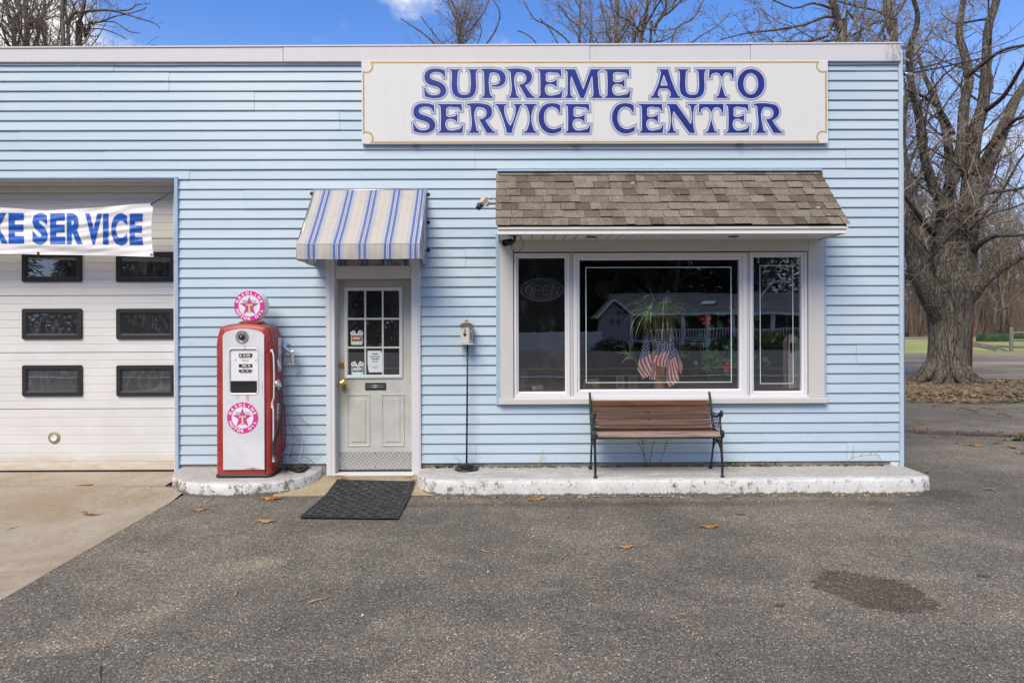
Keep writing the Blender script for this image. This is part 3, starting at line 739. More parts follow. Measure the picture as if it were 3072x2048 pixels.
SY = 7.06
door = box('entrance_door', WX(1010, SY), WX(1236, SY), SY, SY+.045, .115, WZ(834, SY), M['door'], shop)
def DXp(px): return WX(px, SY)
def DZp(py, px=1120): return onY(px, py, SY).z
frame_mb(DXp(1034), DXp(1208), DZp(1134), DZp(862), .036, SY-.016, SY, .003, .012).obj('glazing_frame', M['casing'], door, smooth=True, sharp=30)
cols = [(1045, 1094), (1098.5, 1146.5), (1151, 1200)]; rows = [(871, 953), (959.5, 1039), (1046, 1127)]
for a in (1096.2, 1148.7): box('muntin', DXp(a-2.6), DXp(a+2.6), SY-.012, SY-.0005, DZp(1128), DZp(870), M['casing'], door, bevel=.003)
for b in (956.2, 1042.4):
    for ca, cb in cols: box('muntin', DXp(ca-1)+.001, DXp(cb+1)-.001, SY-.0115, SY-.0005, DZp(b+2.8), DZp(b-2.8), M['casing'], door, bevel=.003)
dg = M['glass']
box('glazing_dark_sheet', DXp(1040), DXp(1204), SY-.0008, SY-.0003, DZp(1130), DZp(868), M['dark'], door)  # dark sheet in place of the unlit room behind the door glass
for ca, cb in cols:
    for ra, rb in rows: box('pane', DXp(ca-1), DXp(cb+1), SY-.006, SY-.003, DZp(rb+1), DZp(ra-1), dg, door)
for a, b in ((1041, 1109), (1144, 1212)):
    frame_mb(DXp(a), DXp(b), DZp(1338), DZp(1182), .038, SY-.008, SY, .003, .03).obj('raised_moulding', M['door'], door, smooth=True, sharp=20)
    box('raised_panel', DXp(a)+.045, DXp(b)-.045, SY-.006, SY, DZp(1338)+.045, DZp(1182)-.045, M['door'], door, bevel=.004)
kp = box('kick_plate', DXp(1015), DXp(1235), SY-.0035, SY, DZp(1405), DZp(1354), M['plate'], door)
for a in (1019, 1125, 1231):
    for b in (1359, 1400):
        MB().lathe([(.006,0),(.005,.003),(.001,.004)], 8, Matrix.Translation((DXp(a), SY-.0035, DZp(b))) @ Matrix.Rotation(R(90), 4, 'X')).obj('screw', M['bronze'], kp)
box('door_sweep', DXp(1011), DXp(1235), SY-.012, SY+.03, .1, .117, M['black'], door)
T = lambda px, py: Matrix.Translation((DXp(px), SY, DZp(py))) @ Matrix.Rotation(R(90), 4, 'X')
MB().lathe([(.036,0),(.036,.006),(.026,.012),(.014,.02),(.013,.036),(.024,.044),(.031,.058),(.029,.07),(.018,.076),(.017,.072),(0,.073)], 24, T(1028, 1150)).obj('door_knob', M['brass'], door, smooth=True, sharp=35)
MB().lathe([(.033,0),(.032,.008),(.024,.014),(.022,.01),(.018,.01),(.016,.014),(0,.014)], 24, T(1026, 1094.5)).obj('deadbolt', M['brass'], door, smooth=True, sharp=35)
ms = frame_mb(DXp(1095), DXp(1158), DZp(1169.5), DZp(1148), .011, SY-.008, SY, .002, .003).obj('mail_slot', M['bronze'], door)
box('slot_flap', DXp(1099), DXp(1154), SY-.004, SY, DZp(1166), DZp(1151), M['black'], ms)
for b in (1155.5, 1161.5): MB().tube([(DXp(1100), SY-.006, DZp(b)), (DXp(1153), SY-.006, DZp(b))], .0045, 8).obj('flap_ridge', M['steel'], ms, smooth=True)
for a in (1097, 1156):
    for b in (1151, 1167): MB().lathe([(.0035,0),(.001,.003)], 8, T(a, b) @ Matrix.Translation((0,0,.008))).obj('screw', M['brass'], ms)
box('alarm_contact', DXp(1009), DXp(1030), SY-.02, SY-.001, DZp(841), DZp(836), M['beige_plastic'], door)
# transom above the door
box('transom_frame', WX(1007)+.001, WX(1013), 6.985, 7.05, WZ(797), WZ(776), M['casing'], shop)
box('transom_frame', WX(1228), WX(1235)-.001, 6.985, 7.05, WZ(797), WZ(776), M['casing'], shop)
box('transom_pane', WX(1013), WX(1228), 7.02, 7.024, WZ(797)+.001, WZ(770), M['glass_dirty'], shop)

# ---- picture window
WY = 6.985
win = box('shop_window', wx0+.002, wx1-.002, 7.06, 7.10, wz0+.001, wz0+.03, M['vinyl'], shop)
box('window_casing', WX(1500), WX(1540), 6.958, 7.02, WZ(1194), WZ(723), M['casing'], shop, bevel=.003)
box('window_casing', WX(2421), WX(2468), 6.958, 7.02, WZ(1194), WZ(723), M['casing'], shop, bevel=.003)
box('window_header', WX(1540)+.0008, WX(2421)-.0008, 6.961, 7.02, WZ(756), WZ(723), M['casing'], shop, bevel=.003)
box('window_sill', WX(1496), WX(2473), 6.925, 7.02, WZ(1211), WZ(1194.5), M['casing'], shop, bevel=.006)
box('sill_apron', WX(1541), WX(2420), 6.95, 7.0, WZ(1194.3), WZ(1189.5), M['vinyl'], shop)
box('window_trim', WX(1488), WX(1500)-.0005, 6.962, 7.0, WZ(1213), WZ(700), M['flashing'], shop, bevel=.003)
box('window_trim', WX(2468)+.0005, WX(2474), 6.962, 7.0, WZ(1213), WZ(722), M['flashing'], shop, bevel=.003)
units = [((1542, 1709, 1189, 760), (1554.5, 1698.5, 1174.5, 776.5), M['glass_dirty']),
         ((1719, 2239, 1188, 759), (1738, 2217.5, 1167, 782.5), M['glass']),
         ((2247, 2419, 1187, 757), (2259.5, 2404, 1170, 773.5), M['glass'])]
for (a, b, c, d), (p, q, r_, s), gm in units:
    x0, x1, z0, z1 = WX(a), WX(b), onY((a+b)/2, c, 7).z, onY((a+b)/2, d, 7).z
    w = min(WX(p)-x0, .07)
    frame_mb(x0, x1, z0, z1, w*.62, 6.974, 7.08, .002, .004).obj('window_frame', M['vinyl'], win, smooth=True, sharp=30)
    frame_mb(x0+w*.62+.0005, x1-w*.62-.0005, z0+w*.62+.0005, z1-w*.62-.0005, w*.38+.004, 6.986, 7.07, .002, .014).obj('sash', M['vinyl'], win, smooth=True, sharp=20)
    box('pane', x0+w, x1-w, 7.025, 7.029, z0+w, z1-w, gm, win)
for a, b in ((1710, 1718), (2240, 2246)):
    box('mullion', WX(a), WX(b), 6.985, 7.08, wz0+.002, wz1-.002, M['casing'], win, bevel=.002)
box('window_gap', wx0, wx1, 7.085, 7.11, wz1-.012, wz1-.001, M['casing'], win)
# pinstripes stuck to the glass
def stripe(x0, x1, z0, z1, w=.006):
    for q in ((x0, x1, z1-w, z1), (x0, x1, z0, z0+w), (x0, x0+w, z0+w, z1-w), (x1-w, x1, z0+w, z1-w)):
        box('glass_stripe', q[0], q[1], 7.0225, 7.0245, q[2], q[3], M['silver_tape'], win)
stripe(WX(1757, 7.02), WX(2195, 7.02), onY(1900, 1148, 7.02).z, onY(1900, 801, 7.02).z, .008)
stripe(WX(2280, 7.02), WX(2380, 7.02), onY(2300, 1151, 7.02).z, onY(2300, 795.5, 7.02).z, .006)
# wide board inside, which the ornaments stand on
board_z = WZ(1176)
box('window_board', wx0, wx1, 7.12, 7.62, board_z-.04, board_z-.002, M['slat'], shop)

# ---- canopy over the window
EY = 6.385
cxl, cxr = WX(1487, EY), WX(2550, EY)
ez = onY(2000, 676, EY).z; tz = onY(2000, 516, 7.0).z
canopy = MB()
canopy.add([(cxl+.02,7.0,tz-.012),(cxr-.02,7.0,tz-.012),(cxr-.02,EY+.01,ez-.008),(cxl+.02,EY+.01,ez-.008),(cxl+.02,7.0,tz-.03),(cxr-.02,7.0,tz-.03),(cxr-.02,EY+.01,ez-.03),(cxl+.02,EY+.01,ez-.03)],
           [(0,1,2,3)[::-1],(4,5,6,7),(0,3,7,4),(1,5,6,2),(3,2,6,7),(0,4,5,1)])
canopy = canopy.obj('window_canopy', M['dark'], shop)
zfb = onY(2000, 701.5, EY+.02).z
fx0, fx1 = cxl+.02, WX(2540, EY+.02)
box('canopy_fascia', fx0, fx1, EY+.018, EY+.036, zfb, ez-.035, M['canopy_fascia'], canopy, bevel=.002)
box('canopy_drip', fx0+.0, fx1+.01, EY+.004, EY+.0178, ez-.034, ez-.012, M['soffit'], canopy)
zs_b = zfb+.012
nb = 30; sw = (fx1-fx0-.02)/nb
for i in range(nb):
    a = fx0 + .01 + sw*i
    g = MB(); g.add([(a+.002,EY+.0365,zs_b),(a+sw-.010,EY+.0365,zs_b),(a+sw-.010,6.957,zs_b),(a+.002,6.957,zs_b),(a+sw-.0015,EY+.0365,zs_b+.010),(a+sw-.0015,6.957,zs_b+.010),(a+.002,EY+.0365,zs_b+.012),(a+.002,6.957,zs_b+.012)],
        [(0,3,2,1),(1,2,5,4),(0,6,7,3)]); g.obj('soffit_board', M['soffit'], canopy)
box('soffit_edge', fx0, fx1, 6.94, 6.9605, zs_b-.012, zs_b+.014, M['casing'], canopy)
for px in (1775, 2201):
    c = onZ(px, 708, zs_b)
    MB().lathe([(.055,0),(.055,-.006),(.042,-.008),(.036,.002),(.0,.004)], 24, Matrix.Translation((WX(px, 6.7), 6.70, zs_b-.001))).obj('recessed_light', M['steel_dark'], canopy, smooth=True, sharp=35)
# closed ends of the canopy
for xx, d in ((cxl+.021, 1), (cxr-.021, -1)):
    g = MB(); g.add([(xx,7.0,tz-.03),(xx,EY+.03,ez-.03),(xx,EY+.03,zfb),(xx,6.98,zfb),(xx+.01*d,7.0,tz-.03),(xx+.01*d,EY+.03,ez-.03),(xx+.01*d,EY+.03,zfb),(xx+.01*d,6.98,zfb)],
        [(0,1,2,3),(4,7,6,5),(0,4,5,1),(1,5,6,2),(2,6,7,3),(3,7,4,0)]); g.obj('canopy_end', M['siding'], canopy)
box('canopy_flashing', WX(1493), WX(2463), 6.955, 6.999, tz+.002, tz+.022, M['flashing'], canopy)
# shingles, course by course
sl = Vector((0, EY-7.0, ez-tz)); L = sl.length; sl.normalize(); nrm = Vector((0, sl.z, -sl.y)); nrm = nrm if nrm.z > 0 else -nrm
nc = 8; expo = L/7.55
sr = random.Random(5)
for c in range(7):
    s1 = L - expo*c + (.004 if c else 0); s0 = s1 - expo - .03
    if s0 < 0: s0 = 0
    x = cxl + .004*sr.uniform(-1, 1); lift = .006
    first = True
    while x < cxr - .02:
        w = sr.choice([.09,.115,.13,.145,.16,.18,.12])*sr.uniform(.9, 1.1)
        if first: w *= sr.uniform(.4, 1); first = False
        xe = min(x+w, cxr + .004*sr.uniform(-1, 1))
        if cxr - xe < .05: xe = cxr
        t = sr.choice([.0, .0, .005, .009]); hb = s1 + sr.uniform(-.004, .004); sk = sr.uniform(-.006, .006)
        def pt(xx, s, h): 
            p = Vector((xx, 7.0, tz)) + sl*s + nrm*h; return p
        a, b = x+.0014, xe-.0014
        g = MB(); g.add([pt(a+sk*.3,s0,.002), pt(b-sk*.3,s0,.002), pt(b,hb,lift+t), pt(a,hb,lift+t), pt(a+sk*.3,s0,.004+t*.3), pt(b-sk*.3,s0,.004+t*.3), pt(b,hb,lift+.006+t), pt(a,hb,lift+.006+t)],
                       [(0,3,2,1),(4,5,6,7),(3,7,6,2),(0,4,7,3),(1,2,6,5)])
        g.obj('shingle', M['shingle'], canopy); x = xe

# small roof-edge course at the top
x = cxl + .02
while x < cxr - .02:
    xe = min(x + sr.uniform(.12, .2), cxr-.01)
    g = MB(); p = lambda xx, s, h: Vector((xx, 7.0, tz)) + sl*s + nrm*h
    g.add([p(x+.001,0,.006),p(xe-.001,0,.006),p(xe-.001,expo*.62,.018),p(x+.001,expo*.62,.018),p(x+.001,expo*.62,.009),p(xe-.001,expo*.62,.009)], [(0,3,2,1),(3,4,5,2)])
    g.obj('shingle', M['shingle'], canopy); x = xe

# ================================================================== LETTERING
def smooth_contour(pts, n=5):
    out = []; N = len(pts)
    for i in range(N):
        a, b = pts[i], pts[(i+1) % N]; pa, nb = pts[i-1], pts[(i+2) % N]
        A, B = Vector(a[:2]), Vector(b[:2]); sa, sb = len(a) > 2, len(b) > 2
        if not sa and not sb: out.append(A); continue
        L = (B-A).length
        def tang(prev, cur, nxt):
            u = (Vector(cur[:2])-Vector(prev[:2])); v = (Vector(nxt[:2])-Vector(cur[:2]))
            t = u/max(u.length,1e-6)*v.length + v/max(v.length,1e-6)*u.length
            return t/max(t.length,1e-6)
        ta = tang(pa, a, b)*L if sa else None; tb = tang(a, b, nb)*L if sb else None
        if ta is None: ta = (B-A)*2 - tb if tb is not None else B-A; ta = ta/max(ta.length,1e-6)*L*.9
        if tb is None: tb = (B-A)*2 - ta; tb = tb/max(tb.length,1e-6)*L*.9
        for k in range(n):
            t = k/n; t2 = t*t; t3 = t2*t
            out.append(A*(2*t3-3*t2+1) + ta*(t3-2*t2+t) + B*(-2*t3+3*t2) + tb*(t3-t2))
    return out
def G(s):
    pts = []
    for tok in s.split():
        sm = tok.endswith('~'); x, y = tok.rstrip('~').split(',')
        pts.append((float(x), float(y), 1) if sm else (float(x), float(y)))
    return pts
ell = lambda cx, cy, rx, ry, n=12: [(cx+rx*math.cos(2*math.pi*i/n), cy+ry*math.sin(2*math.pi*i/n), 1) for i in range(n)]
GL = {
'S': ([G("533,152 533,315 512,315 500,275~ 470,225~ 420,197~ 350,186~ 270,200~ 220,235~ 210,285~ 235,325~ 300,355~ 400,390~ 480,430~ 535,490~ 560,570~ 545,640~ 500,690~ 420,728~ 310,740~ 200,730~ 93,698 82,520 103,516 118,560~ 150,615~ 210,660~ 300,676~ 380,660~ 425,620~ 425,565~ 390,520~ 320,490~ 230,465~ 150,425~ 100,365~ 88,290~ 105,210~ 160,150~ 240,118~ 340,113~ 440,122~")], (80,560,127,737)),
'U': ([G("595,127 838,127 840,150 810,157~ 788,185~ 782,240~ 782,540~ 800,610~ 850,655~ 920,663~ 985,655~ 1030,610~ 1045,540~ 1044,240~ 1040,195~ 1028,165~ 990,150 988,127 1208,127 1210,152 1185,162~ 1168,200~ 1163,260~ 1163,560~ 1140,640~ 1080,705~ 1000,735~ 920,742~ 830,733~ 740,700~ 680,640~ 657,550~ 657,240~ 652,185~ 640,162~ 597,148")], (595,1210,127,737)),
'P': ([G("1268,127 1580,127~ 1690,155~ 1760,225~ 1783,315~ 1765,400~ 1710,465~ 1630,497~ 1540,497~ 1474,483 1497,453 1560,458~ 1620,435~ 1655,380~ 1660,310~ 1635,245~ 1580,208~ 1500,202~ 1460,212~ 1448,250~ 1448,600~ 1460,660~ 1485,690~ 1515,700 1513,737 1272,737 1272,708 1305,700~ 1328,670~ 1335,600~ 1330,400~ 1322,220~ 1310,170~ 1268,152")], (1268,1783,127,737)),
'R': ([G("1225,152 1600,152~ 1700,180~ 1760,250~ 1770,330~ 1745,410~ 1690,460~ 1622,493 1755,680~ 1795,722~ 1840,735 1843,763 1650,763 1480,465 1560,460~ 1620,420~ 1645,350~ 1625,275~ 1570,232~ 1500,224~ 1440,228~ 1426,245~ 1425,640~ 1440,705~ 1490,732 1487,763 1255,763 1252,738 1290,725~ 1308,680~ 1308,300~ 1300,220~ 1275,190~ 1225,182")], (1225,1843,152,763)),
'E': ([G("147,124 632,124 642,275 612,277 600,240~ 570,207~ 500,199~ 345,201~ 331,215~ 328,300~ 328,370~ 345,385~ 470,385~ 510,367~ 530,333 547,333 545,503 520,503 505,470~ 470,452~ 345,452~ 328,468~ 328,630~ 350,658~ 540,660~ 600,640~ 630,600~ 645,555 665,560 645,735 160,735 158,705 190,697~ 208,665~ 210,600~ 208,240~ 203,185~ 187,160~ 147,150")], (147,665,124,735)),
'M': ([G("742,122 960,122 1122,550 1268,122 1465,122 1465,148 1430,157~ 1414,190~ 1418,300~ 1440,600~ 1460,680~ 1503,704 1503,735 1272,735 1272,707 1308,695~ 1320,650~ 1318,560~ 1297,262 1135,735 1060,735 882,265 866,600~ 877,675~ 925,707 923,735 748,735 748,708 783,695~ 799,655~ 803,560~ 803,240~ 795,168~ 742,150")], (742,1503,122,735)),
'A': ([G("230,108 400,108 560,560~ 585,608~ 620,628 620,657 408,657 408,628 436,618~ 442,595~ 412,505~ 385,478 240,478 207,565~ 213,612~ 248,628 248,657 70,657 70,628 102,615~ 130,570~ 255,215~ 262,170~ 252,143~ 230,135"), G("317,215 385,405 375,418 265,418 255,405")], (70,620,108,657)),
'T': ([G("1165,107 1628,107 1622,288 1592,288 1580,222~ 1548,184~ 1500,175~ 1460,177~ 1445,190~ 1447,570~ 1462,608~ 1512,622 1512,652 1285,652 1285,622 1330,610~ 1342,575~ 1342,190~ 1330,182~ 1250,182~ 1212,205~ 1195,275 1158,275")], (1158,1628,107,652)),
'O': ([ell(1935,380,258,281,16), ell(1930,382,137,200,16)], (1677,2193,106,654)),
'V': ([G("1758,152 2037,152 2037,180 1988,192~ 1980,225~ 2115,610 2238,235~ 2233,195~ 2187,178 2187,152 2398,152 2398,180 2360,195~ 2335,245~ 2150,762 2030,762 1830,235~ 1803,192~ 1758,178")], (1758,2398,152,762)),
'I': ([G("0,0 268,0 268,28 225,40~ 197,90~ 197,520~ 225,570~ 268,583 268,612 0,612 0,583 43,570~ 71,520~ 71,90~ 43,40~ 0,28")], (0,268,0,612)),
'C': ([G("587,180 587,342 565,342 540,290~ 490,240~ 410,217~ 320,235~ 255,310~ 228,430~ 245,540~ 300,625~ 380,670~ 460,677~ 540,655~ 612,622 607,715 520,755~ 410,775~ 300,755~ 190,680~ 125,570~ 103,450~ 125,310~ 200,200~ 300,150~ 420,138~ 510,150~")], (103,612,154,762)),
'N': ([G("1247,152 1445,152 1740,575 1738,225~ 1727,192~ 1683,182 1683,152 1870,152 1870,182 1828,194~ 1814,235~ 1832,762 1715,762 1387,305 1387,680~ 1405,720~ 1452,732 1452,762 1248,762 1248,730 1288,715~ 1304,670~ 1305,260~ 1290,202~ 1247,182")], (1247,1870,152,762)),
}
def cdt_union(polys):
    """polys: list of point lists, possibly overlapping -> (verts, triangles) of their union"""
    vs, fs = [], []
    for p in polys:
        if sum(p[i-1][0]*p[i][1]-p[i][0]*p[i-1][1] for i in range(len(p))) < 0: p = p[::-1]
        b = len(vs); vs += [Vector(q) for q in p]; fs.append(list(range(b, b+len(p))))
    r = delaunay_2d_cdt(vs, [], fs, 1, 1e-6)
    return r[0], [f for f, o in zip(r[2], r[5]) if len(o)]
def tess(contours):
    flat = [p for c in contours for p in c]
    tri = tessellate_polygon([[Vector((p[0], p[1], 0)) for p in c] for c in contours])
    return flat, [list(t) for t in tri]
def stroke(contour, w):
    """quads and mitred corners around a closed contour, half width w"""
    out = []; n = len(contour)
    def off(a, b):
        d = (b-a); d = d/max(d.length, 1e-9); return Vector((-d.y, d.x))
    for i in range(n):
        a, b, c = contour[i-1], contour[i], contour[(i+1) % n]
        if (c-b).length < 1e-7: continue
        nn = off(b, c)*w; out.append([b+nn, b-nn, c-nn, c+nn])
        if (b-a).length < 1e-7: continue
        n1, n2 = off(a, b), off(b, c); m = n1+n2
        if m.length > .35 and n1.dot(n2) < .99999:
            m = m/m.length; k = w/max(m.dot(n1), .3)
            for s in (1, -1): out.append([b, b+n1*w*s, b+m*k*s, b+n2*w*s])
    return out
def flat_obj(name, vs, fs, y, m, parent, **kw):
    g = MB(); g.v = [Vector((v[0], y, v[1])) for v in vs]; g.f = [list(f) for f in fs]; g.m = [0]*len(g.f)
    return g.obj(name, m, parent, **kw)

# ---- the big sign
SGY = 6.935
sx0, sx1 = WX(1087, SGY), WX(2486.5, SGY); sz1 = onY(1786, 183, SGY).z; sz0 = onY(1786, 430.5, SGY).z
sign = thing('shop_sign', ((sx0+sx1)/2, SGY, sz0), 'long white shop sign board with blue capitals and gold border line above the window', 'sign')
mid = WX(1783, SGY)
for a, b in ((sx0, mid-.0006), (mid+.0006, sx1)): box('panel', a, b, SGY, 6.972, sz0, sz1, M['sign'], sign, bevel=.002)
for px in (1250, 1728, 2218): box('hanger', WX(px)-.03, WX(px)+.03, SGY+.004, 6.98, sz0-.012, sz0-.0005, M['steel_dark'], sign)
LZ = 100; zc2 = lambda x, y: (1050 + x/1.568, 100 + y/1.568)
def sgn(x, y):
    px, py = zc2(x, y); p = onY(px, py, SGY); return Vector((p.x, p.z))
def box_from(x0, x1, y0, y1):
    xm = (x0+x1)/2; l = sgn(x0, (y0+y1)/2).x; r = sgn(x1, (y0+y1)/2).x
    t = sgn(xm, y0).y; b = sgn(xm, y1).y; return l, r, t, b
T1 = [('S',348,453),('U',465,603),('P',617,733),('R',738,872),('E',880,1000),('M',1008,1187),('E',1195,1320),('A',1413,1553),('U',1537,1677),('T',1688,1806),('O',1822,1950)]
T2 = [('S',296,402),('E',412,533),('R',550,685),('V',683,810),('I',818,880),('C',886,995),('E',1010,1132),('C',1232,1340),('E',1358,1475),('N',1490,1632),('T',1640,1757),('E',1765,1880),('R',1898,2035)]
for line, (ya, yb) in ((T1, (170, 306)), (T2, (333, 470))):
    halos, whites = [], []
    for ch, xa, xb in line:
        cs, (bx0, bx1, by0, by1) = GL[ch]; l, r, t, b = box_from(xa, xb, ya, yb)
        C = [[Vector((l + (p.x-bx0)/(bx1-bx0)*(r-l), t + (p.y-by0)/(by1-by0)*(b-t))) for p in smooth_contour(c)] for c in cs]
        vs, fs = tess(C); flat_obj('letter', vs, fs, SGY-.0030, M['letter'], sign)
        outer = [C[0][i] for i in range(len(C[0]))]
        tris = [[vs[i] for i in f] for f in fs]
        h = tris + [q for c in C for q in stroke(c, .0225)]
        w_ = tris + [q for c in C for q in stroke(c, .0055)]
        halos.append(h); whites.append(w_)
    for lst, y, m, nm in ((halos, SGY-.0010, M['halo'], 'letter_outline'), (whites, SGY-.0020, M['keyline'], 'letter_keyline')):
        for i, polys in enumerate(lst):
            try: vs, fs = cdt_union(polys)
            except Exception as e: print('cdt', e); continue
            flat_obj(nm, vs, fs, y - .0002*(i % 4), m, sign)
# gold border with scooped corners
def border(inset_x, inset_z, rad, w):
    x0, x1 = sx0+.018, sx1-.018; z0, z1 = sz0+.020, sz1-.018
    path = []
    r = rad; P = []
    def arc(cx, cz, a0, a1):
        return [Vector((cx+r*math.cos(R(a0+(a1-a0)*t/12)), cz+r*math.sin(R(a0+(a1-a0)*t/12)))) for t in range(13)]
    cx0, cx1, cz0, cz1 = sx0+.051, sx1-.051, sz0+.055, sz1-.055
    P += arc(cx0, cz1, -117, 38)            # top-left: from the left side round to the top line
    P += arc(cx1, cz1, 142, 297)
    P += arc(cx1, cz0, 63, 218)
    P += arc(cx0, cz0, 322, 477)
    return P
P = border(0, 0, .064, .008)
quads = [q for q in stroke(P, .0075)]
vs, fs = cdt_union(quads); flat_obj('border_line', vs, fs, SGY-.0012, M['gold'], sign)

# ---- text set in the built-in face, turned into flat meshes
_tc = {}
def glyphs(s, bold=0.):
    if (s, bold) in _tc: return _tc[(s, bold)]
    cu = bpy.data.curves.new('t', 'FONT'); cu.body = s; cu.size = 1; cu.offset = bold; cu.resolution_u = 4; cu.fill_mode = 'FRONT'
    o = bpy.data.objects.new('t', cu); COL.objects.link(o); bpy.context.view_layer.update()
    me = o.evaluated_get(bpy.context.evaluated_depsgraph_get()).to_mesh()
    vs = [Vector((v.co.x, v.co.y)) for v in me.vertices]; fs = [list(p.vertices) for p in me.polygons]
    bpy.data.objects.remove(o); bpy.data.curves.remove(cu)
    x0 = min(v.x for v in vs); x1 = max(v.x for v in vs); y0 = min(v.y for v in vs); y1 = max(v.y for v in vs)
    _tc[(s, bold)] = (vs, fs, x0, x1, y0, y1); return _tc[(s, bold)]
def text_fit(name, s, x0, x1, z0, z1, y, m, parent, bold=.02):
    vs, fs, a, b, c, d = glyphs(s, bold)
    return flat_obj(name, [(x0+(v.x-a)/(b-a)*(x1-x0), z0+(v.y-c)/(d-c)*(z1-z0)) for v in vs], fs, y, m, parent)
def ring_text(s, cx, cz, r, h, mid_deg, y, m, parent, bottom=False, bold=.03, spread=None, wide=1.0):
    n = len(s); step = spread/(n-1) if n > 1 else 0
    for i, ch in enumerate(s):
        if ch == ' ': continue
        vs, fs, a, b, c, d = glyphs(ch, bold); k = h/(d-c)
        if ch == '-': k = h/.7
        an = mid_deg + (spread/2 - step*i) * (-1 if bottom else 1); an = R(an)
        up = Vector((math.cos(an), math.sin(an))) * (-1 if bottom else 1); rt = Vector((up.y, -up.x))
        o = Vector((cx, cz)) + Vector((math.cos(an), math.sin(an)))*r
        flat_obj('letter', [o + rt*((v.x-(a+b)/2)*k*wide) + up*((v.y-(c+d)/2)*k) for v in vs], fs, y, m, parent)
def disc(name, cx, cz, r, y, m, parent, n=40, rin=None, th=None):
    g = MB()
    if rin is None:
        g.v = [Vector((cx+r*math.cos(2*math.pi*i/n), y, cz+r*math.sin(2*math.pi*i/n))) for i in range(n)]; g.f = [list(range(n))]; g.m = [0]
    else:
        for i in range(n):
            a = 2*math.pi*i/n
            for q in (r, rin): g.v.append(Vector((cx+q*math.cos(a), y, cz+q*math.sin(a))))
        for i in range(n):
            j = (i+1) % n; g.f.append([2*i, 2*j, 2*j+1, 2*i+1]); g.m.append(0)
    return g.obj(name, m, parent)
def badge(cx, cz, r, y, parent, nm='badge'):
    b = MB().lathe([(r, 0), (r, .003), (0, .0032)], 48, Matrix.Translation((cx, y, cz)) @ Matrix.Rotation(R(90), 4, 'X')).obj(nm, M['magenta'], parent)
    y -= .0038
    disc('disc_face', cx, cz, r*.70, y, M['enamel'], b)
    y -= .0006
    st = [Vector((cx + (r*.68 if i % 2 == 0 else r*.262)*math.sin(2*math.pi*i/10), cz - r*.03 + (r*.68 if i % 2 == 0 else r*.262)*math.cos(2*math.pi*i/10))) for i in range(10)]
    vs, fs = tess([st]); flat_obj('star', vs, fs, y, M['magenta'], b)
    text_fit('lettering', 'TEXACO', cx-r*.47, cx+r*.47, cz+r*.21, cz+r*.37, y-.0006, M['olive_print'], b, .02)
    T_ = [(-.20,.19),(.20,.19),(.20,.05),(.15,.05),(.13,.09),(.055,.09),(.055,-.30),(.09,-.33),(.09,-.40),(-.09,-.40),(-.09,-.33),(-.055,-.30),(-.055,.09),(-.13,.09),(-.15,.05),(-.20,.05)]
    c = [Vector((cx + a*r*1.1, cz + d*r*.92 - r*.055)) for a, d in T_][::-1]
    vs, fs = tess([c]); tr = [[vs[i] for i in f] for f in fs]
    v2, f2 = cdt_union(tr + stroke(c, r*.018)); flat_obj('emblem_edge', v2, f2, y-.0012, M['t_edge'], b)
    flat_obj('emblem', vs, fs, y-.0018, M['t_fill'], b)
    ring_text('GASOLINE', cx, cz, r*.845, r*.19, 90, y, M['w_print'], b, spread=140, bold=.04, wide=1.15)
    ring_text('MOTOR OIL', cx, cz, r*.845, r*.19, 270, y, M['w_print'], b, bottom=True, spread=136, bold=.04, wide=1.15)
    for s in (-1, 1): disc('rivet', cx + s*r*.85, cz+r*.0, r*.04, y-.0005, M['steel'], b, 10)
    disc('rivet', cx, cz+r*.86, r*.03, y-.0012, M['steel'], b, 10)
    return b

# ---- striped awning over the door
def awning_mat():
    g = NT('striped_canvas'); uv = g.tc.outputs['UV']; s = g.sep(uv)
    f = g.math('FRACT', s[0])
    cream, pale, blue, navy, wht = (.57,.52,.455), (.44,.455,.50), (.105,.165,.42), (.05,.07,.2), (.55,.545,.56)
    P = 341.; e = lambda o: .5 + o/P
    stops = [(0, cream), (e(-170)+.001, (.42,.46,.50)), (e(-166), cream), (e(-155), (.42,.46,.50)), (e(-151), cream), (e(-100), pale), (e(-76), wht), (e(-65), navy), (e(-60), wht), (e(-53), blue), (e(-20), wht), (e(-11), pale), (e(-8), navy), (e(-5.5), pale), (e(0), navy), (e(2.5), wht), (e(14), blue), (e(47), wht), (e(57), navy), (e(62), wht), (e(72), pale), (e(98), cream)]
    c = g.ramp(f, stops, 'CONSTANT')
    c = g.mix(g.rng(g.noise(4, 7, .7), .5, .75, 0, .35), c, (.36,.31,.24))
    mold = g.rng(g.noise(26, 6, .75, g.map((1.5, .5, .5))), .63, .72, 0, .6); c = g.mix(g.math('MULTIPLY', mold, g.rng(g.noise(2.2, 3), .42, .58)), c, (.16,.13,.10))
    g.bump(g.noise(400, 2), .2, .001)
    m = g.fin(c, .9, 0, .15)
    t = g.t; tr = t.nodes.new('ShaderNodeBsdfTranslucent'); t.links.new(c, tr.inputs[0]); mx = t.nodes.new('ShaderNodeMixShader'); mx.inputs[0].default_value = .18
    t.links.new(g.b.outputs[0], mx.inputs[1]); t.links.new(tr.outputs[0], mx.inputs[2]); t.links.new(mx.outputs[0], g.out.inputs[0]); return m
M['awning'] = awning_mat()
AY = 6.40; ax0, ax1 = WX(944.5), WX(1282); at = onY(1113, 567.5, 7.0).z; af = onY(1080, 732, AY).z; av = onY(1080, 776, AY).z
awn = thing('awning', ((ax0+ax1)/2, 7.0, af), 'blue and cream striped canvas awning over the entrance door', 'awning')
PW = 341/4.9/288.0
ux = lambda x: (x - (ax0 + 200/4.9/288.))/PW + .5
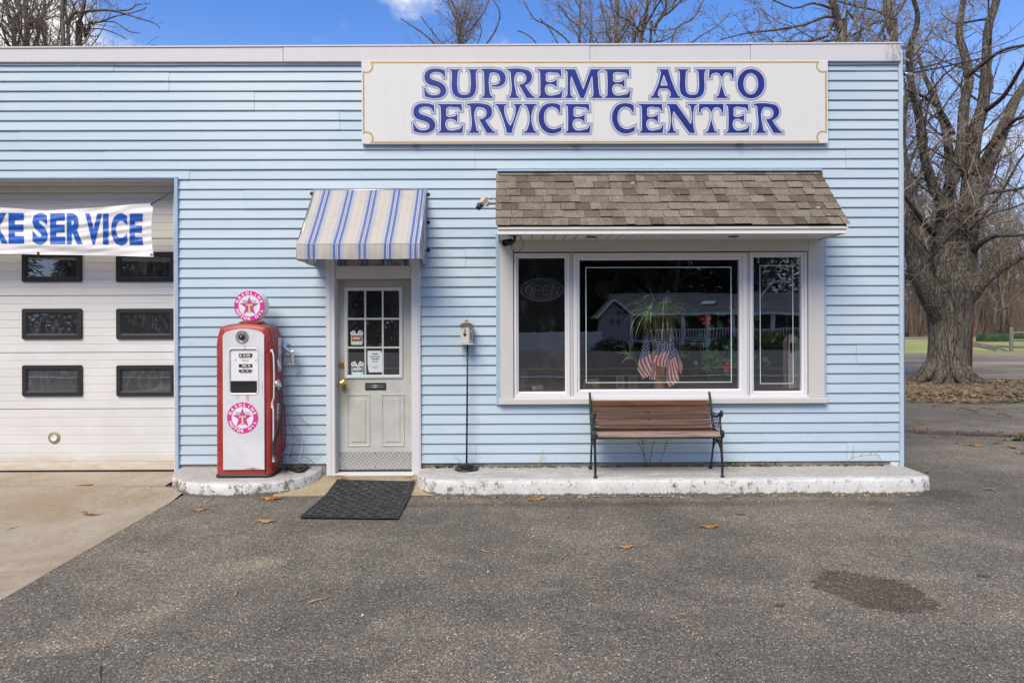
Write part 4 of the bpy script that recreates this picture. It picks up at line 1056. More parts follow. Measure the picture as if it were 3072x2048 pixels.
def cloth(name, fn, nu, nv, uf, mat_, parent):
    g = MB().grid(fn, nu, nv); uvs = [(uf(i/nu, j/nv)) for j in range(nv+1) for i in range(nu+1)]
    return g.obj(name, mat_, parent, smooth=True, uvs=uvs)
def slope(u, v):
    x = ax0 + (ax1-ax0)*u; y = 6.985 + (AY-6.985)*v; z = at + (af-at)*v
    z -= .022*math.sin(math.pi*v)*(.6+.4*math.sin(math.pi*u)) + .004*mnoise.noise((u*7, v*5, 2))
    if u == 0: x += .02*math.sin(math.pi*v)
    return (x, y, z)
cloth('canvas_top', slope, 40, 16, lambda u, v: (ux(ax0+(ax1-ax0)*u), v), M['awning'], awn)
def vfront(u, v):
    x = ax0 + (ax1-ax0)*u + .006*v*(1 if u < .02 else 0); b = .007*math.sin(u*34+1)+.008*mnoise.noise((u*14, v*2, 7))
    return (x, AY - .002 - b*v - .004*math.sin(v*3.1), af + (av-af)*v - .005*v*math.sin(u*math.pi) )
cloth('front_valance', vfront, 60, 6, lambda u, v: (ux(ax0+(ax1-ax0)*u), v), M['awning'], awn)
for s, xx in ((-1, ax0), (1, ax1)):
    def side(u, v, xx=xx, s=s):       # u: front->back, v: top->bottom of the triangular end
        y = AY + .002 + (6.985-AY-.002)*u; top = af + (at-af)*u*.985; z = top + (af - top)*v
        return (xx + s*.001 - s*.014*math.sin(math.pi*u)*math.sin(math.pi*v), y, z)
    cloth('side_canvas', side, 14, 8, lambda u, v: (ux(ax0)+u*.585/PW+.15, v), M['awning'], awn)
    def sval(u, v, xx=xx, s=s):
        y = AY + .001 + (6.985-AY)*u; return (xx + s*.003 + s*(.012*math.sin(u*11)*v + .010*math.sin(u*5)), y, af - (af-av+.03*u)*v)
    cloth('side_valance', sval, 20, 4, lambda u, v: (ux(ax0)+u*.585/PW+.15, v), M['awning'], awn)
g = MB(); g.tube([(ax0+.01, 6.98, at-.015), (ax1-.01, 6.98, at-.015)], .012, 6)
for xx in (ax0+.012, ax1-.012):
    g.tube([(xx, 6.975, at-.02), (xx, AY+.02, af-.012)], .010, 6); g.tube([(xx, 6.975, af-.012), (xx, AY+.02, af-.012)], .010, 6)
g.tube([(ax0+.012, AY+.02, af-.012), (ax1-.012, AY+.02, af-.012)], .010, 6); g.obj('awning_frame', M['steel'], awn, smooth=True)
tubeseam = MB().tube([(ax0, AY-.003, af+.001), (ax1, AY-.003, af+.001)], .0025, 5); tubeseam.obj('seam_piping', M['awning'], awn)
for xx, px_, lst in ((ax1, 1287, (583.5, 667, 750)), (ax0-.035, 938, (580, 700))):
    for py in lst:
        MB().lathe([(.018,0),(.018,.006),(.01,.012),(0,.013)], 12, Matrix.Translation((WX(px_), 6.982, WZ(py))) @ Matrix.Rotation(R(90), 4, 'X')).obj('bracket', M['bronze'], awn, smooth=True, sharp=40)

# ---- banner across the garage door
BY = 6.90
tl = [(-900, 590), (-560, 600), (-300, 612), (0, 622), (140, 632), (300, 622), (400, 613), (460, 609)]
bl = [(-900, 742), (-560, 752), (-300, 758), (0, 761), (140, 764), (300, 766), (400, 769), (463, 771)]
def interp(L, x):
    for (a, b), (c, d) in zip(L, L[1:]):
        if x <= c: return b + (d-b)*(x-a)/(c-a)
    return L[-1][1]
bx0, bx1 = -900., 461.
def bpos(px, py, off=0.):
    t = (py - interp(tl, px))/(interp(bl, px)-interp(tl, px))
    d = .012*math.sin(px*.012+t*3) + .02*mnoise.noise((px*.004, t*2.6, 5)) + .016*mnoise.noise((px*.010+t*1.2, t*9+px*.006, 9)) + .05*max(0, .22-t)*math.sin(math.pi*min(1,max(0,(px+40)/500.)))
    sh = -7*math.sin(math.pi*min(1, max(0, t))) * max(0, (px-380)/80.) if px > 380 else 0
    return onY(px+sh, py, BY + d - off) 
banner = thing('banner', tuple(onY(140, 700, BY)), 'white vinyl banner with blue lettering tied across the garage door', 'banner')
cloth('banner_sheet', lambda u, v: bpos(bx0+(bx1-bx0)*u, interp(tl, bx0+(bx1-bx0)*u)*(1-v)+interp(bl, bx0+(bx1-bx0)*u)*v), 300, 44, lambda u, v: (u, v), M['banner'], banner)
BL = [('B',-600,-360),('R',-330,-90),('A',-75,150),('K',-130,100),('E',124,350),('S',475,700),('E',735,955),('R',980,1215),('V',1250,1497),('I',1512,1592),('C',1633,1867),('E',1908,2113)]
BL = [('B',-1105,-885),('R',-865,-625),('A',-615,-375),('K',-125,115)] + BL[4:]
BL[0:3] = [('B',-860,-640),('R',-615,-380),('A',-370,-140)]
for ch, a, b in BL:
    vs, fs, c0, c1, d0, d1 = glyphs(ch, .05)
    if ch == 'I': c0, c1 = c0-.0, c1+.0
    yt = 236 + (a+860)/2973*12; yb_ = 678 + (a+860)/2973*33
    if ch in 'SC': yt -= 5; yb_ += 9
    pts = [(( a + (v.x-c0)/(c1-c0)*(b-a))/4.9, 590 + (yb_ + (v.y-d0)/(d1-d0)*(yt-yb_))/4.9) for v in vs]
    # refine so the print follows the folds
    me = bpy.data.meshes.new('l'); me.from_pydata([(p[0], p[1], 0) for p in pts], [], fs); bm = bmesh.new(); bm.from_mesh(me)
    ye = 590+(yt)/4.9; 
    for k in range(1, 30):
        yy = 590 + (yt+(yb_-yt)*k/30)/4.9
        bmesh.ops.bisect_plane(bm, geom=bm.verts[:]+bm.edges[:]+bm.faces[:], plane_co=(0, yy, 0), plane_no=(0, 1, 0))
    g = MB(); idx = {v: i for i, v in enumerate(bm.verts)}
    g.v = [bpos(v.co.x, v.co.y, .0035) for v in bm.verts]; g.f = [[idx[v] for v in f.verts] for f in bm.faces]; g.m = [0]*len(g.f); bm.free()
    g.obj('letter', M['banner_blue'], banner)
def grommet(px, py, m):
    p = bpos(px, py, .001)
    MB().lathe([(.013,-.002),(.013,.005),(.006,.006),(.005,-.002)], 14, Matrix.Translation(p) @ Matrix.Rotation(R(90), 4, 'X')).obj('grommet', m, banner, smooth=True)
    MB().lathe([(.0055,-.001),(0,.0065)], 10, Matrix.Translation(p) @ Matrix.Rotation(R(90), 4, 'X')).obj('eyelet_hole', M['black'], banner)
    return p
p1 = grommet(455, 612, M['blue_plastic']); p2 = grommet(455, 763, M['flashing']); grommet(115, 759.5, M['bronze'])
a1 = onY(525, 570, 6.98)
g = MB(); g.tube([p1+Vector((0,-.008,0)), p1.lerp(a1, .5)+Vector((0,-.01,-.004)), a1], .0035, 6); g.tube([p1+Vector((.002,-.008,-.006)), p1.lerp(a1, .5)+Vector((0,-.014,-.012)), a1], .003, 6)
g.obj('tie_rope', M['rope'], banner, smooth=True)
a2 = onY(530, 788, 6.98); MB().tube([p2+Vector((0,-.008,0)), p2.lerp(a2, .5)+Vector((0,-.01,-.008)), a2], .0028, 6).obj('tie_rope', M['rope'], banner, smooth=True)

# ---- the old petrol pump
FY = 6.62
px0, px1 = WX(650.5, 6.66), WX(818, 6.66); pz0 = .150; pzs = onY(740, 1003, FY).z; pzt = onY(740, 969, FY).z
pcx = (px0+px1)/2; pump = thing('gas_pump', (pcx, 6.8, .14), 'vintage red and white fuel pump with round magenta badge standing on the kerb island', 'gas pump')
def plan(w, y0, y1, r, z):
    pts = []
    for cx, cy, a0 in ((w-r, y0+r, -90), (w-r, y1-r*.5, 0), (-w+r, y1-r*.5, 90), (-w+r, y0+r, 180)):
        rr = r if cy == y0+r else r*.5
        for t in range(6): an = R(a0+18*t); pts.append((pcx+cx+ (r if rr == r else rr)*math.cos(an) + (0 if rr == r else (r-rr)*(1 if cx > 0 else -1)), cy+rr*math.sin(an), z))
    return pts
hw = (px1-px0)/2
sec = [plan(hw, FY, 6.965, .045, pz0)]
for z in (.5, .8, 1.1, 1.35): sec.append(plan(hw, FY, 6.965, .045, z))
m = loft(sec); base = len(m.v)
# body below the shoulder then the arched crown as a swept profile
m.obj('body', M['red'], pump, smooth=True, sharp=50)
def crownz(x):      # arch over the width
    t = abs(x-pcx)/hw; top = pzt - .048*t**2.2
    if t > .80: top -= ((t-.80)/.20)**2.2*.15
    return top
g = MB(); nx, ny = 40, 14
for j in range(ny+1):
    v = j/ny; y = FY + (6.965-FY)*v
    yy = min(v, 1-v)*(6.965-FY); rd = .05; fall = rd - math.sqrt(max(0, rd*rd - max(0, rd-yy)**2))
    for i in range(nx+1):
        t = -math.cos(math.pi*i/nx); ins = .045 - math.sqrt(max(0, .045**2 - max(0, .045-min(v,1-v)*(6.965-FY))**2))
        x = pcx + (hw-ins)*t; z = crownz(pcx+hw*t) - fall*.8
        if i in (0, nx): z = 1.35
        g.v.append(Vector((x, y, z)))
for j in range(ny):
    for i in range(nx): a = j*(nx+1)+i; g.f.append([a, a+1, a+nx+2, a+nx+1]); g.m.append(0)
fr = len(g.v)
for j, yv in ((0, FY),):
    for i in range(nx+1): p = g.v[i]; g.v.append(Vector((p.x, FY, 1.349)))
    for i in range(nx): g.f.append([fr+i, fr+i+1, i+1, i]); g.m.append(0)
bk = len(g.v)
for i in range(nx+1): p = g.v[ny*(nx+1)+i]; g.v.append(Vector((p.x, 6.965, 1.349)))
for i in range(nx): g.f.append([ny*(nx+1)+i, ny*(nx+1)+i+1, bk+i+1, bk+i]); g.m.append(0)
g.obj('crown', M['red'], pump, smooth=True, sharp=60)
# raised seam round the side post
MB().tube([(px1-.058, FY-.001, pz0+.01), (px1-.058, FY-.001, 1.37), (px1-.052, FY-.001, 1.40), (px1-.045, FY+.02, 1.53)], .0035, 6).obj('body_seam', M['red'], pump, smooth=True)
MB().tube([(px1-.066, FY-.001, 1.365), (px1-.052, FY-.001, 1.365), (px1-.045, FY-.001, 1.40), (px1-.040, FY-.0, 1.47), (px1-.018, FY+.02, 1.515), (px1-.004, FY+.12, 1.515)], .0045, 6).obj('hood_edge', M['red'], pump, smooth=True)
g = MB(); sec = [[( (x-pcx)*k+pcx, (y-6.79)*k2+6.79, z) for x, y, _ in plan(hw, FY, 6.965, .06, 0)] for z, k, k2 in ((.118,1.03,1.04),(.135,1.045,1.06),(.160,1.045,1.06),(.172,1.02,1.03),(.175,.98,.98))]
loft(sec).obj('plinth', M['black_paint'], pump, smooth=True, sharp=50)
# white front panel with arched top and the meter opening
fx0_, fx1_ = WX(670, FY), WX(793.5, FY); fzs = onY(730, 1000, FY).z; fzt = onY(730, 986, FY).z; fz0 = onY(730, 1407, FY).z
wx_0, wx_1 = WX(692, FY), WX(772, FY); wz_1, wz_0 = onY(730, 1049, FY).z, onY(730, 1178, FY).z
def arch(x0, x1, z0, zs, zt_, r, n=16):
    pts = [(x0, z0), (x1, z0)]
    for i in range(n+1):
        t = i/n; x = x1 + (x0-x1)*t; q = abs(2*t-1)
        z = zt_ - (zt_-zs)*q**2.0
        if q > .9: z -= ((q-.9)/.1)**2*.02
        pts.append((x, z))
    return pts
outer = [Vector(p) for p in arch(fx0_, fx1_, fz0, fzs, fzt, .03)]
def rrect(x0, x1, z0, z1, r, n=4):
    pts = []
    for cx, cz, a0 in ((x1-r, z0+r, -90), (x1-r, z1-r, 0), (x0+r, z1-r, 90), (x0+r, z0+r, 180)):
        for t in range(n+1): an = R(a0+90*t/n); pts.append(Vector((cx+r*math.cos(an), cz+r*math.sin(an))))
    return pts
rim = rrect(wx_0-.022, wx_1+.022, wz_0-.022, wz_1+.022, .045); inn = rrect(wx_0, wx_1, wz_0, wz_1, .018)
vs, fs = tess([outer, rim]); g = MB(); FP = FY - .017
g.v = [Vector((v[0], FP, v[1])) for v in vs]; g.f = fs; g.m = [0]*len(fs)
b = len(g.v); n = len(rim)
for off, ring_ in ((0, rim), (-.006, [a.lerp(c, .35) for a, c in zip(rim, inn)]), (-.004, [a.lerp(c, .7) for a, c in zip(rim, inn)]), (.003, inn), (.02, inn)): g.v += [Vector((p.x, FP+off, p.y)) for p in ring_]
for k in range(4):
    for i in range(n): j = (i+1) % n; g.f.append([b+k*n+i, b+k*n+j, b+(k+1)*n+j, b+(k+1)*n+i]); g.m.append(0)
b = len(g.v); n = len(outer); g.v += [Vector((p.x, FP, p.y)) for p in outer] + [Vector((p.x, FY+.002, p.y)) for p in outer]
for i in range(n): j = (i+1) % n; g.f.append([b+i, b+j, b+n+j, b+n+i]); g.m.append(0)
fpn = g.obj('front_panel', M['pump_white'], pump, smooth=True, sharp=35)
# meter face
MF = FY - .0065; wm = wx_1-wx_0; zsplit = onY(730, 1143, FY).z
dial = box('meter_face', wx_0+.001, wx_1-.001, MF, MF+.006, zsplit+.006, wz_1-.001, M['enamel'], pump)
box('meter_rail', wx_0+.001, wx_1-.001, MF-.004, MF-.0005, zsplit, zsplit+.0055, M['steel'], dial)
box('sight_glass', wx_0+.001, wx_1-.001, MF, MF+.006, wz_0+.001, zsplit-.001, M['lens'], pump)
def mz(y): return onY(730, y, FY).z
def mx(x): return WX(x, FY)
Q = lambda x, y: (680 + x/3.409, 860 + y/3.409)
def crop5(x0, x1, y0, y1): a, b = Q(x0, y0); c, d = Q(x1, y1); return mx(a), mx(c), mz(d), mz(b)
for (x0, x1, y0, y1, txt, ta, tb) in ((126,265,682,718,'$ 0.00',134,242), (126,265,790,824,'00 0',160,242), (126,265,846,873,'2 7 1',150,262)):
    a, b_, c, d = crop5(x0, x1, y0, y1); bx = box('digit_window', a, b_, MF-.0012, MF-.0002, c, d, M['ink'], dial)
    a, b_, c, d = crop5(ta, tb, y0+7, y1-7); text_fit('digits', txt, a, b_, c, d, MF-.0018, M['w_print'], dial, .02)
for (x0, x1, y0, y1, txt, mm) in ((133,258,722,733,'AMOUNT OF SALE',M['ink']), (163,230,744,760,'Bennett',M['red_print']), (160,230,828,838,'GALLONS',M['ink']), (140,252,877,886,'CENTS PER GALLON',M['ink'])):
    a, b_, c, d = crop5(x0, x1, y0, y1); text_fit('print', txt, a, b_, c, d, MF-.001, mm, dial, .01)
for x, y in ((92, 749), (300, 752), (195, 914)):
    a, b_ = Q(x, y); disc('screw', mx(a), mz(b_), .0065 if y < 800 else .004, MF-.0009, M['steel_dark'], dial, 10)
# filler lens above
lc = (mx(728), mz(1010)); T = Matrix.Translation((lc[0], FP, lc[1])) @ Matrix.Rotation(R(90), 4, 'X')
ln = MB().lathe([(.066,0),(.066,.004),(.060,.010),(.045,.010),(.040,.006),(.036,.006)], 32, T).obj('lens_bezel', M['chrome'], pump, smooth=True, sharp=35)
MB().lathe([(.036,.004),(.034,.012),(.026,.014),(.024,.010),(0,.010)], 24, T).obj('lens_ring', M['steel_dark'], ln, smooth=True, sharp=35)
MB().lathe([(.023,.009),(.019,.020),(.010,.026),(0,.027)], 20, T).obj('lens_glass', M['lens'], ln, smooth=True)
for a in (50, 130, 230, 310): MB().lathe([(.004,0),(.001,.003)], 8, T @ Matrix.Translation((.052*math.cos(R(a)), .052*math.sin(R(a)), .010))).obj('screw', M['steel_dark'], ln)
badge(mx(729), mz(1251.5), .151, FP-.001, pump)
# globe on top
gc = (mx(744), mz(917)); gr = .154; GY = 6.66
gb = MB(); T = Matrix.Translation((gc[0], GY, gc[1])) @ Matrix.Rotation(R(90), 4, 'X')
gb.lathe([(.05,-.15),(gr*.93,-.145),(gr*.985,-.125),(gr,-.06),(gr*1.0,-.01),(gr*.97,.0),(0,.0)], 48, T).obj('globe_body', M['enamel'], pump, smooth=True, sharp=50)
badge(gc[0], gc[1], gr*.975, GY-.0008, pump, 'globe_face')
MB().box(gc[0]-.10, gc[0]+.10, GY-.01, GY+.17, pzt-.002, pzt+.012).box(gc[0]-.085, gc[0]+.085, GY-.005, GY+.16, pzt+.012, pzt+.02).obj('globe_base', M['red'], pump, bevel=.003)
for s in (-.06, .06): MB().lathe([(.006,0),(.005,.01),(0,.012)], 8, Matrix.Translation((gc[0]+s, GY+.01, pzt+.02))).obj('globe_bolt', M['bronze'], pump)
# white hand rails at the front right corner
for (a, b_) in ((1050, 1213), (1218, 1383)):
    X = WX(823, FY+.04); y = FY+.02
    z1, z0 = onY(823, a, y).z, onY(823, b_, y).z; x = px1+.002
    if a < 1100: pts = [(x-.006,y,z1-.004),(x+.010,y-.006,z1-.03),(x+.017,y-.01,z1-.06),(x+.022,y-.01,(z0+z1)/2),(x+.018,y-.01,z0+.07),(x+.004,y-.006,z0+.035),(x-.002,y,z0+.006)]
    else: pts = [(x-.002,y,z1-.006),(x+.010,y-.006,z1-.03),(x+.013,y-.01,z1-.06),(x+.012,y-.01,z0+.08),(x+.012,y-.008,z0+.04),(x+.010,y,z0+.006)]
    g = MB().tube(pts, [.009,.0085,.008,.008,.008,.0085,.009][:len(pts)], 8)
    for e in (pts[0], pts[-1]): g.lathe([(.014,-.004),(.014,.004),(0,.006)], 10, Matrix.Translation(e) @ Matrix.Rotation(R(90), 4, 'X'))
    g.obj('hand_rail', M['trim'], pump, smooth=True, sharp=50)
# side plate, nozzle, hose outlet, hose
x = px1; yN = 6.86
def S(px, py, y=yN): p = onY(px, py, y); return p
g = MB(); pl = [(x+.002, yN-.05, S(850,1012).z), (x+.002, yN+.05, S(850,1012).z), (x+.002, yN+.05, S(850,1115).z), (x+.002, yN-.05, S(850,1115).z)]
g.box(x-.004, x+.006, yN-.045, yN+.045, S(850,1115).z, S(850,1012).z); side_plate = g.obj('nozzle_plate', M['chrome'], pump, bevel=.004)
noz = MB(); P_ = lambda a, b: S(a, b, yN-.0)
noz.tube([P_(852,1037)+Vector((.0,0,0)), P_(861,1047), P_(872,1056), P_(876,1066), P_(877,1080), P_(877,1094)], [.026,.027,.025,.020,.018,.021], 10)
noz.tube([P_(864,1052), P_(872,1054), P_(881,1055)], [.017,.018,.020], 10); noz.tube([P_(856,1045), P_(858,1060), P_(856,1075), P_(852,1086)], .005, 6)
nz_ = noz.obj('nozzle', M['chrome'], pump, smooth=True, sharp=50)
MB().tube([P_(856,1041), P_(861,1036), P_(867,1040)], [.024,.031,.024], 10).obj('nozzle_sleeve', M['blue_plastic'], nz_, smooth=True)
MB().tube([P_(877,1091), P_(868,1092), P_(862,1090), P_(868,1098), P_(864,1106)], .004, 6).obj('nozzle_chain', M['brass'], nz_, smooth=True)
def cone(cx, cy, cz, h, r, m_, nm):
    MB().lathe([(r, 0), (r*.98, h*.3), (r*.75, h*.7), (r*.35, h*.93), (0, h)], 16, Matrix.Translation((cx, cy, cz))).obj(nm, m_, pump, smooth=True)
c1 = S(846, 1106, 6.80); cone(x+.004, 6.80, c1.z, .105, .035, M['chrome'], 'nozzle_boot')
c1 = S(848, 1162, 6.74); y_o = 6.74
MB().lathe([(.042,-.01),(.044,.0),(.040,.03),(.030,.055),(.012,.068),(0,.07)], 18, Matrix.Translation((x+.012, y_o, c1.z+.015)) @ Matrix.Scale(1.0, 4)).obj('hose_outlet', M['chrome'], pump, smooth=True)
MB().lathe([(.016,0),(.018,.01),(.014,.02),(.017,.045),(.015,.06)], 14, Matrix.Translation((x+.022, y_o, c1.z-.055))).obj('hose_coupling', M['steel'], pump, smooth=True)
hp = [(x+.022, y_o, c1.z-.03)] + [tuple(onY(a, b_, y_)) for a, b_, y_ in ((843,1185,6.72),(842,1235,6.68),(833,1285,6.64),(823,1330,6.62),(824,1365,6.60),(838,1392,6.60))] 
hp += [tuple(onZ(a, b_, .172)) for a, b_ in ((862,1404),(890,1411),(910,1409),(918,1400),(915,1392),(903,1386),(886,1379),(872,1374))]
def spline(pts, k=6):
    P = [Vector(p) for p in pts]; out = []
    for i in range(len(P)-1):
        a, b, c, d = P[max(i-1,0)], P[i], P[i+1], P[min(i+2, len(P)-1)]
        for t in range(k):
            u = t/k; out.append(.5*((2*b)+(c-a)*u+(2*a-5*b+4*c-d)*u*u+(3*b-a-3*c+d)*u**3))
    return out + [P[-1]]
MB().tube(spline(hp), .0165, 12).obj('hose', M['black'], pump, smooth=True)
cp = onY(853, 1230, 6.80); pl2 = MB().box(x+.001, x+.004, 6.76, 6.90, onY(853,1258,6.8).z, onY(853,1210,6.8).z).obj('notice_plate', M['enamel'], pump)
for k, (txt) in enumerate(('TO BE', 'USED', 'LEAD')):
    vs, fs, a, b_, c, d = glyphs(txt, .02); z = onY(853, 1222+12*k, 6.8).z
    g = MB(); g.v = [Vector((x+.0048, 6.77+(v.x-a)/(b_-a)*.12, z+(v.y-c)/(d-c)*.022)) for v in vs]; g.f = fs; g.m = [0]*len(fs); g.obj('print', M['ink'], pl2)
g = MB(); g.tube(spline([(x-.004,6.95,onY(856,1212,6.95).z),(x+.014,6.95,onY(862,1218,6.95).z),(x+.022,6.95,onY(865,1240,6.95).z),(x+.020,6.95,onY(865,1330,6.95).z),(x+.002,6.95,onY(858,1352,6.95).z)]), .006, 8)
g.obj('side_rail', M['red_rod'], pump, smooth=True)

# ---- bird house on a pole, shaped like a little fuel pump
bz = .152; bc = onZ(1400, 1407.5, bz); BYp = bc.y
bird = thing('birdhouse', (bc.x, BYp, bz), 'small weathered white birdhouse shaped like a fuel pump on a thin black pole', 'birdhouse')
MB().lathe([(.125,0),(.126,.008),(.120,.016),(.066,.020),(.064,.050),(.058,.055),(.024,.058),(.016,.066),(0,.068)], 36, Matrix.Translation((bc.x, BYp, bz))).obj('base', M['black_paint'], bird, smooth=True, sharp=35)
topz = onY(1402, 1033, BYp).z; tx = WX(1402.5, BYp)
MB().tube([(bc.x, BYp, bz+.06), (tx, BYp, topz)], .0095, 10).obj('pole', M['black_paint'], bird, smooth=True)
x0, x1 = WX(1382, BYp), WX(1408, BYp); x2 = WX(1418, BYp)
z0, z1, z2 = topz+.012, onY(1400, 978, BYp).z, onY(1400, 968, BYp).z
M['old_white'] = dirty_white('peeling_white_wood', (.52,.50,.45), (.16,.12,.08), .9, .8, 9)
g = MB()
lf = [(x0,BYp-.05,z0),(x1,BYp-.06,z0),(x2,BYp+.01,z0),(x2,BYp+.06,z0),(x0,BYp+.06,z0)]
hi = [(p[0],p[1],z1) for p in lf]; g.v = [Vector(p) for p in lf+hi]; g.f = [[0,1,6,5],[1,2,7,6],[2,3,8,7],[3,4,9,8],[4,0,5,9],[5,6,7,8,9],[4,3,2,1,0]]; g.m = [0]*7
g.obj('house_body', M['old_white'], bird, bevel=.003)
xm = (x0+x2)/2; W2 = (x2-x0)/2+.006
rf = [(xm + W2*math.cos(math.pi*t/10), z1-.002 + (z2-z1+.004)*math.sin(math.pi*t/10)) for t in range(11)]
MB().prism(rf, BYp-.068, BYp+.068).obj('roof', simple('rusty_brown_tin', (.17,.11,.07), .7, .2, .3, 40), bird, smooth=True, sharp=40)
MB().lathe([(.02,-.008),(.022,0),(.02,.008)], 20, Matrix.Translation((WX(1399.5, BYp), BYp-.01, onY(1400, 962, BYp).z)) @ Matrix.Rotation(R(90), 4, 'X')).obj('top_disc', M['old_white'], bird, smooth=True, sharp=40)
zc_ = onY(1400, 962, BYp).z; xc_ = WX(1399.5, BYp)
text_fit('lettering', 'GAS', xc_-.016, xc_+.016, zc_-.008, zc_+.008, BYp-.0195, M['ink'], bird, .03)
box('floor_board', x0-.008, x2+.008, BYp-.072, BYp+.068, z0-.012, z0-.0005, M['old_white'], bird, bevel=.002)
hz_ = onY(1396, 1003, BYp).z; hx_ = WX(1395.5, BYp)
disc('entrance_hole', hx_, hz_, .0165, BYp-.0595, simple('worn_hole_edge', (.14,.05,.02), .8), bird, 16); disc('hole', hx_+.001, hz_, .012, BYp-.0602, M['black'], bird, 16)
text_fit('print', '888', hx_-.012, hx_+.012, hz_+.036, hz_+.045, BYp-.0600, M['ink'], bird, .02); text_fit('print', '000', hx_-.012, hx_+.012, hz_+.024, hz_+.032, BYp-.0600, M['ink'], bird, .02)
disc('print', hx_, hz_+.056, .006, BYp-.0600, M['ink'], bird, 10)
MB().tube(spline([(x1+.016, BYp-.03, hz_+.05), (x1+.020, BYp-.035, hz_+.02), (x1+.014, BYp-.04, hz_-.02), (x1+.018, BYp-.04, hz_-.055), (x1+.026, BYp-.035, hz_-.03), (x1+.022, BYp-.03, hz_+.0)]), .0022, 6).obj('toy_hose', M['black'], bird, smooth=True)
MB().tube([(x1+.018, BYp-.034, hz_+.06), (x1+.022, BYp-.036, hz_+.03), (x1+.014, BYp-.04, hz_+.015)], [.004,.005,.003], 6).obj('toy_nozzle', M['steel'], bird, smooth=True)

# ---- bench
def bp(px, py, Y): p = onY(px, py, Y); return p
bl_, br_ = .845, 2.075
bench = thing('bench', ((bl_+br_)/2, 6.68, .150), 'park bench with brown wooden slats and black cast iron ends below the shop window', 'bench')
b0 = .150
seatz = b0+.425
slat_rows = []   # (y, z, tilt) centres; side view
prof_side = [(6.52, seatz-.005, 0), (6.595, seatz-.012, 3), (6.67, seatz-.012, -2), (6.745, seatz+.01, -18)]
backs = [(6.80, .085, 62), (6.825, .165, 70), (6.845, .245, 76), (6.862, .325, 79), (6.877, .405, 81)]
backz = [onY(1960, p, 6.86).z for p in (1286, 1266, 1247, 1228, 1209)]
def slat(y, z, ang, w=.068, t=.018, m_=None, x0=bl_+.012, x1=br_-.012):
    Mx = Matrix.Translation(((x0+x1)/2, y, z)) @ Matrix.Rotation(R(ang), 4, 'X')
    return MB().box(-(x1-x0)/2, (x1-x0)/2, -w/2, w/2, -t/2, t/2, M=Mx).obj('slat', m_ or M['slat'], bench, bevel=.004)
for (y, z, a), (mm, w) in zip(prof_side, ((M['slat_grey'], .062), (M['slat_grey'], .062), (M['slat'], .062), (M['slat'], .06))):
    if y == 6.52: slat(6.508, seatz-.012, 62, .055, .022, M['slat_grey'])
    else: slat(y, z, a, w, .018, mm)
slat(6.790, backz[0]-.066, 55, .05)
for z, (y, _, a) in zip(backz, backs): slat(y, z, a, .054, .018)
for z, (y, _, a) in list(zip(backz, backs)) :
    for xx in (bl_+.03, br_-.03):
        MB().lathe([(.006,0),(.0055,.003),(.002,.005)], 8, Matrix.Translation((xx, y-.012, z+.004)) @ Matrix.Rotation(R(90), 4, 'X')).obj('bolt', M['brass'], bench, smooth=True)
for xx in (bl_+.022, br_-.022): MB().lathe([(.008,0),(.007,.003),(.002,.006)], 8, Matrix.Translation((xx, 6.494, seatz-.008)) @ Matrix.Rotation(R(90), 4, 'X')).obj('bolt', M['brass'], bench, smooth=True)
MB().tube([((bl_+br_)/2-.02, 6.83, seatz+.02), ((bl_+br_)/2-.02, 6.895, backz[-1]+.01)], .007, 6, flat=2).obj('back_strap', M['black_paint'], bench)
for xx in (bl_, br_):
    yb_ = lambda y, z: (xx, y, b0+z)
    g = MB()
    rail = spline([yb_(6.47,.395), yb_(6.452,.42), yb_(6.470,.445), yb_(6.52,.428), yb_(6.62,.418), yb_(6.74,.43), yb_(6.80,.50), yb_(6.838,.62), yb_(6.872,.72), yb_(6.890,.765), yb_(6.905,.770)], 5)
    g.tube(rail, .0125, 8, flat=1.3)
    g.tube(spline([yb_(6.83,.60), yb_(6.74,.555), yb_(6.62,.575), yb_(6.54,.61), yb_(6.505,.635), yb_(6.485,.615), yb_(6.505,.59), yb_(6.52,.605)], 5), .0125, 8)
    g.tube(spline([yb_(6.535,.60), yb_(6.545,.53), yb_(6.525,.47), yb_(6.54,.43)], 4), .009, 6)
    g.tube(spline([yb_(6.49,.41), yb_(6.515,.34), yb_(6.50,.22), yb_(6.485,.10), yb_(6.488,.02), yb_(6.482,.0)], 5), [.013]*21+[.009]*5, 8)
    g.tube(spline([yb_(6.78,.42), yb_(6.76,.30), yb_(6.79,.20), yb_(6.83,.08), yb_(6.865,.0)], 5), .010, 8)
    g.tube(spline([yb_(6.50,.22), yb_(6.56,.285), yb_(6.64,.325), yb_(6.72,.29), yb_(6.79,.20)], 5), .008, 6)
    for yy in (6.482, 6.868): g.lathe([(.022,0),(.02,.01),(.011,.03),(.009,.04)], 10, Matrix.Translation((xx, yy, b0)))
    g.obj('end_frame', M['black_paint'], bench, smooth=True)
    # ornamental lattice
    g = MB()
    for k in range(6):
        a = 6.53 + .042*k; g.tube([yb_(a,.415), yb_(a+.05,.36), yb_(a+.02,.31)], .0042, 5); g.tube([yb_(a+.04,.415), yb_(a,.36), yb_(a+.03,.31)], .0042, 5)
    for k in range(5):
        z = .445 + .03*k; g.tube([yb_(6.56,z), yb_(6.64,z+.03), yb_(6.74,z+.012)], .0040, 5); g.tube([yb_(6.56,z+.03), yb_(6.64,z), yb_(6.76,z+.03)], .0040, 5)
    for k in range(4): g.lathe([(.012,-.003),(.012,.003)], 10, Matrix.Translation(yb_(6.60+.05*k, .365)) @ Matrix.Rotation(R(90), 4, 'Y'))
    g.obj('iron_lattice', M['black_paint'], bench, smooth=True)
